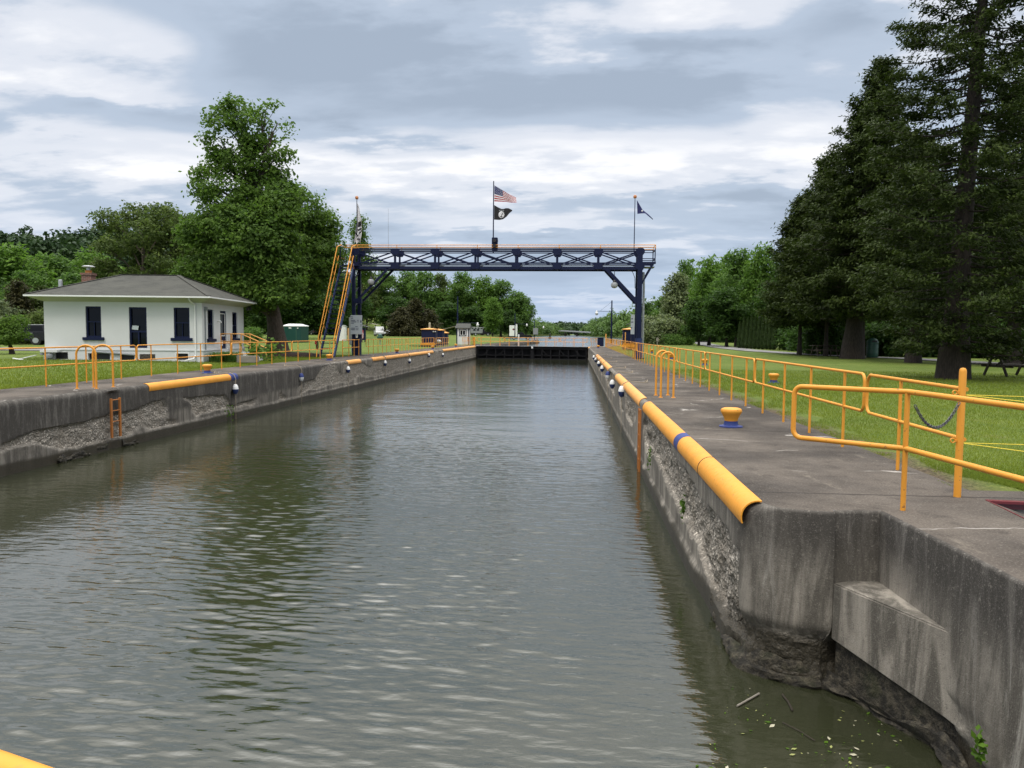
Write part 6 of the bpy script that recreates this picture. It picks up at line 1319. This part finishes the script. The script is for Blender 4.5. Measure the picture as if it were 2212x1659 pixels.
# dark small conifers and shrubs left of the house
def make_conifer(name, loc, label, H, Rb, seed, mat, nb=150, spb=9, qps=9, leaf=.17, r0=.2, z0=.08, power=.8, lift=.18, group=None, lean=(0, 0), gap=.0, barkm=None, topfill=1.0, twin=None, spread=.22, rz=0):
    rng = np.random.default_rng(seed); rt = thing(name, loc, label, 'tree', group=group, rz=rz); mb = MB(); k = 9; pts = [(lean[0] * (i / k) ** 1.3, lean[1] * (i / k), H * i / k) for i in range(k + 1)]; pts[0] = (0, 0, -.3)
    mb.tube(pts, [r0 * (1.55 if i == 0 else 1.1 if i == 1 else 1.0) * (1 - .93 * i / k) for i in range(k + 1)], 10); Cs, Ns, Ts, Ax, Sz = [], [], [], [], []
    for b in range(nb):
        t = z0 + (1 - z0) * (b + rng.random()) / nb; t = min(.995, t); z = H * t; c0 = np.array([lean[0] * t ** 1.3, lean[1] * t, z]); Lb = Rb * ((1 - t) ** power) * rng.uniform(.50, 1.22) + .15
        if t < z0 + .1: Lb *= .78 + .22 * (t - z0) / .1
        an = b * 2.399 + rng.normal() * .3; dr_ = np.array([math.cos(an), math.sin(an), 0]); sag = -.34 + lift * t
        tip = None; bp = []
        for s_ in np.linspace(0, 1, 6): bp.append(c0 + dr_ * Lb * s_ + np.array([0, 0, Lb * (sag * s_ + .30 * s_ * s_)]))
        if Lb > .5: mb.tube([tuple(p) for p in bp], [max(.006, r0 * .14 * (1 - .85 * s_) * (1 - .6 * t)) for s_ in np.linspace(0, 1, 6)], 5, caps=False)
        ns = max(3, int(spb * (Lb / Rb) ** .7 * (1.0 if t < .8 else topfill))); u = .22 + .80 * rng.random(ns) ** .65; side = rng.normal(size=ns) * .26 * Lb * (1.15 - u); perp = np.array([-dr_[1], dr_[0], 0])
        for q in range(ns):
            if rng.random() < gap: continue
            sp_ = c0 + dr_ * Lb * u[q] + np.array([0, 0, Lb * (sag * u[q] + .30 * u[q] ** 2)]) + perp * side[q]; m_ = qps
            cc = sp_ + rng.normal(size=(m_, 3)) * np.array([spread, spread, spread * .6]); axd = dr_ * .7 + perp * np.sign(side[q]) * .35 + np.array([0, 0, -.25]) + rng.normal(size=(m_, 3)) * .45
            Cs.append(cc); Ax.append(axd); Ns.append(rng.normal(size=(m_, 3)) * .6 + np.array([0, 0, .8]) + dr_ * .3); Ts.append(np.clip(rng.normal(.45, .18) + rng.normal(size=m_) * .12 + .15 * (u[q] - .6), 0, 1)); Sz.append(leaf * rng.uniform(.6, 1.3, m_))
    mb.build('trunk', barkm or BARKD, rt, smooth=True)
    leafobj('crown', mat, np.concatenate(Cs), np.concatenate(Sz), np.concatenate(Ns), np.concatenate(Ts), rt, .34, rng, np.concatenate(Ax)); return rt
# right lawn: the big cedars
make_conifer('cedar_tree', (13.6, 28.8, gz(13.6, 28.8)), 'nearest huge dark cedar on the right, cut off by the top of the picture', 21.5, 3.9, 21, LF_CEDAR, 270, 22, 36, .085, .40, .05, .50, .20, lean=(1.0, .4), gap=.14, spread=.15)
make_conifer('cedar_tree', (18.74, 53.65, gz(18.7, 53.6)), 'second dark cedar on the right with a grey trunk left of the green bin', 19.6, 5.2, 22, LF_CEDAR, 230, 22, 30, .14, .55, .15, .72, .2, lean=(1.3, 0), gap=.04, spread=.24)
make_conifer('cedar_tree', at(1862, 57), 'slimmer dark cedar with a pointed top just behind the second cedar', 18.6, 3.4, 23, LF_CEDAR, 190, 18, 26, .14, .18, .18, .72, .2, gap=.06, spread=.24)
make_conifer('cedar_tree', at(1728, 63), 'shorter dark cedar left of the other cedars, beside the hedge', hgt(1728, 424, 63), 3.5, 24, LF_CEDAR, 190, 19, 26, .145, .15, .20, .66, .2, gap=.04, spread=.26)
make_conifer('cedar_tree', at(1975, 47), 'dark cedar filling the gap between the nearest and the second cedar', 13.0, 4.2, 25, LF_CEDAR, 180, 19, 26, .13, .34, .20, .7, .2, gap=.06, spread=.24)
make_conifer('cedar_tree', at(2190, 44), 'dark cedar at the right picture edge behind the nearest cedar', 15.5, 5.0, 26, LF_CEDAR, 190, 19, 26, .13, .36, .16, .7, .2, gap=.06, spread=.24)
make_conifer('cedar_tree', at(1785, 60), 'dark cedar standing between the shorter cedar and the second cedar', hgt(1790, 330, 60), 4.6, 27, LF_CEDAR, 190, 19, 26, .145, .14, .18, .66, .2, gap=.04, spread=.26)
# wood behind the right path
RG = 'dark trees of the wood behind the right path'
for q, (px, Y, yt, wp) in enumerate([(1765, 82, 500, 150), (1850, 78, 430, 170), (1930, 84, 410, 190), (2020, 76, 400, 200), (2110, 82, 390, 210), (2200, 76, 400, 210), (2290, 78, 400, 220), (1690, 90, 560, 120), (1800, 96, 470, 170), (1975, 98, 420, 190), (2080, 100, 420, 190), (2170, 98, 400, 200), (2250, 96, 400, 200)]):
    place(2, px, Y, yt, wp, 'dark leafy tree in the wood behind the big right cedars', RG)
# broadleaf trees right of the canal
for (k, px, Y, yt, wp, lab) in [(3, 1532, 106, 556, 105, 'left one of the rounded broadleaf trees behind the bend of the asphalt path'), (0, 1590, 100, 538, 110, 'middle one of the rounded broadleaf trees behind the arborvitae row'), (3, 1640, 97, 527, 100, 'right one of the rounded broadleaf trees, touching the short cedar'), (2, 1570, 94, 618, 120, 'dark understorey tree right behind the arborvitae row'),
                                (0, 1478, 140, 562, 70, 'broadleaf tree rising behind the silvery willow'), (0, 1432, 150, 640, 70, 'small broadleaf tree left of the silvery willow'), (2, 1400, 170, 650, 60, 'dark broadleaf tree directly right of the gantry post'), (2, 1510, 104, 640, 90, 'dark low tree at the mouth of the asphalt path')]: place(k, px, Y, yt, wp, lab)
make_tree('willow_tree', at(1466, 122), 'silvery grey green willow tree on the right bank', 'tree', hgt(1466, 592, 122), 6.6, 61, LF_WILLOW, 700, 16, .24, .42, .10, 14, 'round', hole=.33)
def bush(px, Y, ytop, wpx, label, mat, seed, ntw=260, leaf=.14, group=None, name='shrub', yb=None, cat='shrub', spread=.25, lpt=14):
    h = hgt(px, ytop, Y); wd = wpx / F * Y; rng = np.random.default_rng(seed); lob = []
    for q in range(9):
        an = q * 2.4; r_ = wd * rng.uniform(.20, .30); o_ = wd / 2 - r_; zz = h * rng.uniform(.25, .75); lob.append((math.cos(an) * o_, math.sin(an) * o_ * .8, zz, r_, r_, min(h - zz, h * .34) + .05))
    lob.append((0, 0, h * .55, wd * .32, wd * .3, h * .42)); return make_tree(name, at(px, Y), label, cat, h, wd, seed, mat, ntw, lpt, leaf, spread, lobes=lob, trunk=False, hole=.3, group=group, shell=.35)
bush(1412, 116, 676, 92, 'pale silvery bush tree right of the gantry post', LF_WILLOW, 71, 620, .20, spread=.36); bush(1440, 112, 690, 60, 'pale silvery bush behind the round green shrub', LF_WILLOW, 74, 360, .19, spread=.34)
bush(1477, 112, 700, 44, 'round bright green shrub at the lawn edge beside the asphalt path', LF_BRIGHT, 72, 420, .13); bush(1455, 110, 722, 46, 'low green shrub touching the round shrub on the right lawn', LF_MID, 73, 300, .12)
BG = 'shrubs under the wood behind the right path'; b0 = bush(1772, 66, 706, 90, 'leafy shrub at the foot of the wood behind the right path', LF_DARK, 75, 420, .13, BG)
for q, (px, Y, s_) in enumerate([(1745, 76, 1.2), (1720, 80, 1.2), (1800, 64, 1.2), (1850, 65, 1.0), (1905, 63, 1.1), (1955, 62, 1.2), (2010, 61, 1.25), (2065, 60, 1.2), (2125, 60, 1.3), (2185, 58, 1.35), (2240, 58, 1.35), (1820, 72, 1.6), (1930, 72, 1.7), (2050, 70, 1.8), (2150, 70, 1.8), (2215, 70, 1.8)]): dup(b0, at(px, Y), q * 1.3, None, (s_ * 1.1, s_ * 1.1, s_))
AG = 'row of narrow arborvitae'; arb = []
for q in range(10):
    px = 1598 + q * 8.3; Y = 86 - q * .6; h = hgt(px, 684 - 1.0 * q + (q * 37 % 5), Y)
    if q == 0:
        rng = np.random.default_rng(81); n = 2600; t = rng.random(n) ** .8; rad = .30 * (1 - t) ** .5 * (.35 + .65 * np.minimum(1, t * 12)) + .02; an = rng.random(n) * 6.283; P_ = np.stack([np.cos(an) * rad, np.sin(an) * rad, .05 + t * 2.9], 1); nn = np.stack([np.cos(an), np.sin(an), 0 * an], 1) + rng.normal(size=(n, 3)) * .4; ax = np.stack([np.cos(an) * .3, np.sin(an) * .3, 1 + 0 * an], 1)
        a0 = thing('arborvitae', at(px, Y), 'narrow dark columnar arborvitae in the hedge row before the round trees', 'tree', group=AG); mb = MB(); mb.tube([(0, 0, -.1), (0, 0, 2.3)], [.06, .02], 6); mb.build('trunk', BARKD, a0); leafobj('crown', LF_ARB, P_, rng.uniform(.05, .11, n), nn, rng.random(n), a0, .5, rng, ax)
    else: dup(a0, at(px, Y), q, None, (1, 1, h / 2.95))
# left: behind the gantry
for (k, px, Y, yt, wp, lab) in [(4, 792, 250, 588, 74, 'tall tree between the gantry stair and the lamp, in the far left wood'), (0, 832, 258, 584, 80, 'far wood tree just right of the left gantry leg brace'), (1, 876, 262, 582, 70, 'slender far wood tree straight behind the brownish pine'), (0, 916, 256, 584, 80, 'far wood tree above the plated navy cabinet'), (4, 955, 262, 592, 60, 'thin leaved far wood tree with sky gaps left of the lamp post'), (0, 998, 256, 588, 84, 'far wood tree behind the booth lamp post'),
                                (3, 1042, 258, 596, 80, 'round far wood tree right of the booth lamp post'), (0, 1082, 262, 604, 76, 'far wood tree above the pale utility truck'), (1, 1112, 258, 628, 60, 'far wood tree behind the white box cabinet'), (0, 1136, 268, 642, 44, 'last tree at the right end of the left wood'), (2, 855, 240, 640, 90, 'dark undergrowth tree in the left wood behind the parked van'), (2, 965, 240, 650, 90, 'dark undergrowth tree in the left wood behind the navy cabinets'), (2, 1100, 245, 668, 60, 'dark undergrowth tree at the right part of the left wood'), (2, 1020, 242, 660, 70, 'dark undergrowth tree directly behind the booth roof')]: place(k, px, Y, yt, wp, lab)
place(3, 1064, 225, 642, 48, 'young bright green tree in front of the far left wood', None, 'young_tree')
for (px, Y, yt, wp) in [(468, 118, 600, 130), (520, 122, 590, 120), (580, 120, 600, 120), (640, 124, 596, 120), (690, 126, 600, 110), (736, 150, 588, 90), (765, 160, 600, 80), (545, 140, 570, 130), (660, 145, 560, 130)]: place(2, px, Y, yt, wp, 'dark shaded tree in the wood behind the big maple trunk', 'dark trees behind the big maple')
make_tree('poplar_tree', at(778, 105), 'thin tree with sparse leafy top right of the big maple, behind the left flagpole', 'tree', hgt(778, 466, 105), 4.6, 66, LF_MAPLE, 420, 15, .17, .32, .45, 10, 'tall', r0=.24, hole=.42, hs=.7, barkm=BARK)
make_conifer('pine_tree', at(868, 185), 'left one of the brownish pines before the far left wood', hgt(868, 668, 185), 4.2, 31, LF_BROWN, 110, 10, 9, .36, .2, .03, .7, .5, spread=.5, group=None); make_conifer('pine_tree', at(897, 190), 'tallest brownish pine before the far left wood, left of the navy cabinets', hgt(897, 648, 190), 4.6, 32, LF_BROWN, 110, 10, 9, .36, .2, .03, .7, .5, spread=.5); make_conifer('pine_tree', at(926, 192), 'right one of the brownish pines, right behind the plated navy cabinet', hgt(926, 672, 192), 3.6, 33, LF_BROWN, 100, 10, 9, .36, .2, .03, .7, .5, spread=.5)
make_conifer('spruce_tree', at(42, 72), 'brownish spruce above the black truck at the left', hgt(42, 610, 72), 2.4, 34, LF_BROWN, 110, 10, 9, .2, .14, .04, .8, .4, spread=.26); make_conifer('spruce_tree', at(92, 76), 'dark olive spruce at the left corner of the white house', hgt(92, 622, 76), 2.2, 35, LF_CEDAR, 110, 10, 9, .2, .14, .03, .8, .4, spread=.26)
bush(80, 70, 668, 76, 'olive bush between the black truck and the white house', LF_LOCUST, 76, 300, .15); bush(5, 68, 640, 90, 'greyish bush behind the hood of the black truck', LF_WILLOW, 77, 260, .15); bush(548, 100, 706, 36, 'small round bush among the tree trunks right of the house', LF_MID, 78, 200, .13); bush(532, 88, 712, 24, 'small bush close to the rear corner of the white house', LF_MID, 79, 160, .12)
# small leaning tree at the left edge
rt = make_tree('small_tree', at(26, 40.5), 'small leaning leafy tree in front of the black truck at the left edge', 'tree', 2.2, 2.2, 67, LF_MAPLE, 420, 18, .075, .15, .2, 10, lobes=[(-.5, 0, 1.45, .75, .7, .5), (.1, .1, 1.7, .6, .6, .45), (-.9, .2, 1.2, .6, .6, .5), (.35, 0, 1.15, .5, .5, .4), (-.2, -.3, 1.0, .7, .6, .45)], r0=.13, lean=(-.5, 0), hole=.3, barkm=BARKD)
# far trees: woods along both banks and on the hills, each one mass
def woods(name, label, spots, mat, seed, per=150, leaf=1.0):
    rng = np.random.default_rng(seed); Cs, Ns, Ts, Sz = [], [], [], []
    for (x, y, z, h, wd) in spots:
        m_ = per; d = usph(rng, m_); lob = rng.integers(0, 4, m_); lo = rng.normal(size=(4, 3)) * np.array([.22, .22, .16]); P_ = np.array([x, y, z + h * .58]) + (d * rng.uniform(.55, 1, m_)[:, None] * .36 + lo[lob]) * np.array([wd, wd, h]) ; P_[:, 2] = np.maximum(P_[:, 2], z - .5)
        Cs.append(P_); Ns.append(d * .6 + np.array([0, 0, .5]) + rng.normal(size=(m_, 3)) * .5); Ts.append(np.clip(rng.normal(.45, .2) + rng.normal(size=m_) * .1, 0, 1)); Sz.append(leaf * rng.uniform(.6, 1.3, m_) * (wd / 8))
    o = leafobj(name, mat, np.concatenate(Cs), np.concatenate(Sz), np.concatenate(Ns), np.concatenate(Ts), None, .75, rng); tag(o, label, 'wood', kind='stuff'); return o
rng = np.random.default_rng(5); sp_ = []
for q in range(230):
    y = 195 + 950 * rng.random() ** 1.3; d = rng.random() ** 1.5 * 26; h = 21 * rng.uniform(.75, 1.15); sp_.append((interp(RSH, y) + 3 + d, y, -.6, h * (.55 + .45 * min(1, d / 8)), rng.uniform(7, 11)))
for q in range(26):
    y = 150 + q * 3; sp_.append((interp(RSH, y) + 14 + rng.random() * 14, y, -.3, rng.uniform(9, 13), rng.uniform(6, 9)))
woods('riverside_wood', 'continuous green wood along the right bank of the upper canal', sp_, LF_FAR, 91, 260, .85); sp_ = []
for q in range(150):
    y = 300 + 850 * rng.random(); d = rng.random() ** 1.5 * 45; sp_.append((interp(LSH, y) - 4 - d, y, -.6, rng.uniform(14, 21) * (.6 + .4 * min(1, d / 10)), rng.uniform(7, 12)))
for q in range(30): sp_.append((interp(LSH, 270 + q * 3) - 8 - rng.random() * 20, 270 + q * 3, -.3, rng.uniform(11, 17), rng.uniform(6, 10)))
woods('riverside_wood', 'green wood along the left bank of the upper canal below the bridge', sp_, LF_FAR, 92, 240, .85); sp_ = []
for q in range(420):
    px = rng.uniform(1060, 1500); y = rng.uniform(1150, 1700); zt_ = HZ(px, 699 + 3 * math.sin(px * .05) + 10 * (1700 - y) / 550, y); sp_.append((HX(px, y), y, zt_ - rng.uniform(13, 17), 16, rng.uniform(14, 24)))
woods('hill_wood', 'far low wooded hills closing the view behind the bridge', sp_, LF_HILL, 93, 110, 1.0)
def hill_z(x, y): return 33 * sstep(185, 300, y) * sstep(-45, -140, x) * (1 + .14 * (fbm(x * .012, y * .012, None, 3, 8) - .5) * 2) - 6 * sstep(300, 420, y)
xs_ = np.arange(-640, -20, 12.0); ys_ = np.arange(180, 430, 10.0); XX, YY = np.meshgrid(xs_, ys_); ZZ = hill_z(XX, YY) - .6; mb = MB(); k = len(xs_); mb.add(np.stack([XX, YY, ZZ], -1).reshape(-1, 3), [(i * k + j, i * k + j + 1, (i + 1) * k + j + 1, (i + 1) * k + j) for i in range(len(ys_) - 1) for j in range(k - 1)]); structure(mb.build('hills', LAWN, smooth=True)); sp_ = []
for q in range(560):
    y = rng.uniform(190, 330); x = rng.uniform(-1.05, -.30) * y; sp_.append((x, y, float(hill_z(np.array(x), np.array(y))) - 1, rng.uniform(7.5, 12), rng.uniform(7, 11)))
woods('hill_wood', 'dark wooded hillside rising behind the white house', sp_, LF_HILL, 94, 190, .75)

# ---- grass
def grass(name, label, P_, hgt_, rng, wd=.006):
    n = len(P_); an = rng.random(n) * 6.283; ln = rng.normal(size=(n, 2)) * .5; ax = np.stack([ln[:, 0], ln[:, 1], np.ones(n)], 1); nn = np.stack([np.cos(an), np.sin(an), .1 + 0 * an], 1)
    o = leafobj(name, LF_GRASS, P_ + ax * hgt_[:, None] * .5, hgt_ * .6, nn, np.clip(-.15 + 1.25 * fbm(P_[:, 0] * .8, P_[:, 1] * .8, None, 4, 4) + rng.normal(0, .2, n), 0, 1), None, wd / .04, rng, ax); tag(o, label, 'grass', kind='stuff')
rng = np.random.default_rng(17); n = 150000; Yg = 7.8 + 26 * rng.random(n) ** 1.7; Xg = 3.72 + (Yg * .62 - 1.0) * rng.random(n) ** 1.15 * np.clip((Yg - 6.9) / 3, .4, 1)
keep = (vnoise(Xg * 2.5, Yg * 2.5, None, 6) > .62) | (Xg > 4.05 + .55 * vnoise(Yg * .9, Yg * 0, None, 12)); Xg, Yg = Xg[keep], Yg[keep]; grass('grass', 'short mown grass on the near right lawn', np.stack([Xg, Yg, zr(Xg, Yg) - .005], 1), rng.uniform(.025, .055, len(Xg)) * np.clip(Yg / 14, .8, 1.5), rng, .0055)
n = 60000; Yg = 14 + 34 * rng.random(n) ** 1.3; Xg = -13.86 - 12 * rng.random(n) ** 1.6; grass('grass', 'short mown grass on the left lawn along the pavement', np.stack([Xg, Yg, zl(Xg, Yg) - .005], 1), rng.uniform(.04, .085, n), rng, .009)
# ---- plants beside the house: long arching leaves
def lily(loc, label, seed, n=110, h=.6):
    rng = np.random.default_rng(seed); mb = MB()
    for i in range(n):
        an = rng.random() * 6.283; r0_ = rng.random() * .28; L_ = h * rng.uniform(.7, 1.3); b0_ = Vector((math.cos(an * 3) * r0_, math.sin(an * 3) * r0_, 0)); d = Vector((math.cos(an), math.sin(an), 0)); s_ = Vector((-d.y, d.x, 0)) * .014; pv = None
        for t in np.linspace(0, 1, 5):
            p = b0_ + d * (L_ * .75 * t * t) + Vector((0, 0, L_ * (1.25 * t - .85 * t * t))); w_ = 1 - t * .95
            if pv: mb.quad(pv[0] - s_ * pv[1], pv[0] + s_ * pv[1], p + s_ * w_, p - s_ * w_)
            pv = (p, w_)
    o = mb.build('lily_clump', LF_MID, auto=False); o.location = loc; a_ = o.data.attributes.new('tint', 'FLOAT', 'FACE'); a_.data.foreach_set('value', np.repeat(rng.random(n), 4).astype(np.float32)); tag(o, label, 'plant', 'arching plants beside the house'); return o
for q, (x_, y_, lab) in enumerate([(.45, .35, 'arching green plant clump at the front corner of the white house'), (.55, 1.05, 'arching green plant clump second from the front corner of the house'), (.50, 1.75, 'arching green plant clump nearest the porch steps'), (1.05, .75, 'arching green plant clump standing farthest out from the house wall'), (1.15, 1.45, 'arching green plant clump before the porch steps, outer row')]): lily(HP(x_, y_, 0), lab, 200 + q, 190, .80)
for q, (x_, y_, lab) in enumerate([(1.9, 1.6, 'broad leaved plant left of the planter by the porch'), (2.6, 2.2, 'tall broad leaved plant behind the planter by the porch')]):
    rng = np.random.default_rng(300 + q); n = 130; P_ = rng.normal(size=(n, 3)) * np.array([.26, .22, .22]) + np.array([0, 0, .5]); P_[:, 2] = np.abs(P_[:, 2]); o = leafobj('leafy_plant', LF_BRIGHT, P_, rng.uniform(.06, .13, n), rng.normal(size=(n, 3)) * .5 + np.array([0, -.4, .7]), rng.random(n), None, .8, rng); o.location = HP(x_, y_, 0); tag(o, lab, 'plant')
# ---- weeds in the wall, floating leaves and twigs
WS = [(1403, 985, .15, 'trailing green weed on the right wall just this side of the rusty ladder'), (1475, 1095, .12, 'green weed tuft halfway along the broken right wall face'), (1652, 1405, .05, 'tiny weed under the rounded nose of the right wall'), (1868, 1482, .10, 'leafy weed at the foot of the near right wall, darker and lower'), (1955, 1470, .08, 'pale green weed sprig standing on the near right wall footing'), (2118, 1610, .07, 'weed sprig at the very bottom right of the wall footing')]
for q, (px, py, s_, lab) in enumerate(WS):
    rng = np.random.default_rng(400 + q); n = 60; p = AX(px, py, 1.46 if px < 1500 else 2.0 if px < 1700 else 2.58); o_ = leafobj('wall_weed', LF_WEED, rng.normal(size=(n, 3)) * np.array([.25, .7, 1.3]) * s_ * .55, rng.uniform(.012, .03, n) * (1 + s_ * 2), rng.normal(size=(n, 3)) * .6 + np.array([-.8, -.2, .5]), rng.random(n), None, .6, rng); o_.location = p; tag(o_, lab, 'weed')
o_ = None; rng = np.random.default_rng(500); n = 60; o_ = leafobj('wall_weed', LF_WEED, rng.normal(size=(n, 3)) * np.array([.05, .12, .16]), rng.uniform(.02, .05, n), rng.normal(size=(n, 3)) * .5 + np.array([.8, -.3, .5]), rng.random(n), None, .6, rng); o_.location = (XL + .05, 24.8, -1.3); tag(o_, 'yellowish weed at the waterline of the left wall below the nearest float', 'weed')
LEAFY = paint('fallen_leaf', (.26, .28, .09), .7, .4, .2, 30); LEAFP = paint('pale_petal', (.38, .36, .26), .7, .3, .1, 30)
rng = np.random.default_rng(55); pts = []
while len(pts) < 260:
    px, py = 1500 + 640 * rng.random(), 1420 + 330 * rng.random()
    if px < 1560 + 260 * rng.random() and py < 1480 + 200 * rng.random(): continue
    g = G(px, py, WZ + .006)
    if g[0] > 1.9 + max(0, 6.4 - g[1]) * .32 and g[0] < 4: 
        if g[0] > 2.45: continue
    if vnoise(np.array(g[0] * 2.2), np.array(g[1] * 2.2), None, 3) < .38: continue
    pts.append(g)
P_ = np.array(pts); n = len(P_); o = leafobj('floating_leaves', None, P_, rng.choice([.008, .012, .02, .032], n, p=[.45, .3, .17, .08]) * rng.uniform(.8, 1.3, n), np.array([0, 0, 1.]) + rng.normal(size=(n, 3)) * .12, rng.random(n), None, .5, rng, None, [LEAFY, LEAFP, LF_WEED], rng.choice([0, 1, 2], n, p=[.35, .2, .45])); tag(o, 'scattered leaves and petals floating on the water by the near right wall', 'floating leaves', kind='stuff')
for q, (a_, b_, lab) in enumerate((((1592, 1525), (1640, 1498), 'brown stick floating by the near right wall, the larger one'), ((1690, 1500), (1712, 1535), 'short dark stick floating under the near right wall'), ((1690, 1560), (1760, 1600), 'thin pale twig floating near the bottom right'))):
    p, p2 = Vector(G(*a_, WZ + .012)), Vector(G(*b_, WZ + .012)); mb = MB(); mb.tube([(0, 0, 0), ((p2 - p) * .5 + Vector((.01, .01, 0))), p2 - p], .008 if q < 2 else .004, 6); o = mb.build('floating_stick', WOODG if q == 0 else WOODD); o.location = p; tag(o, lab, 'stick')
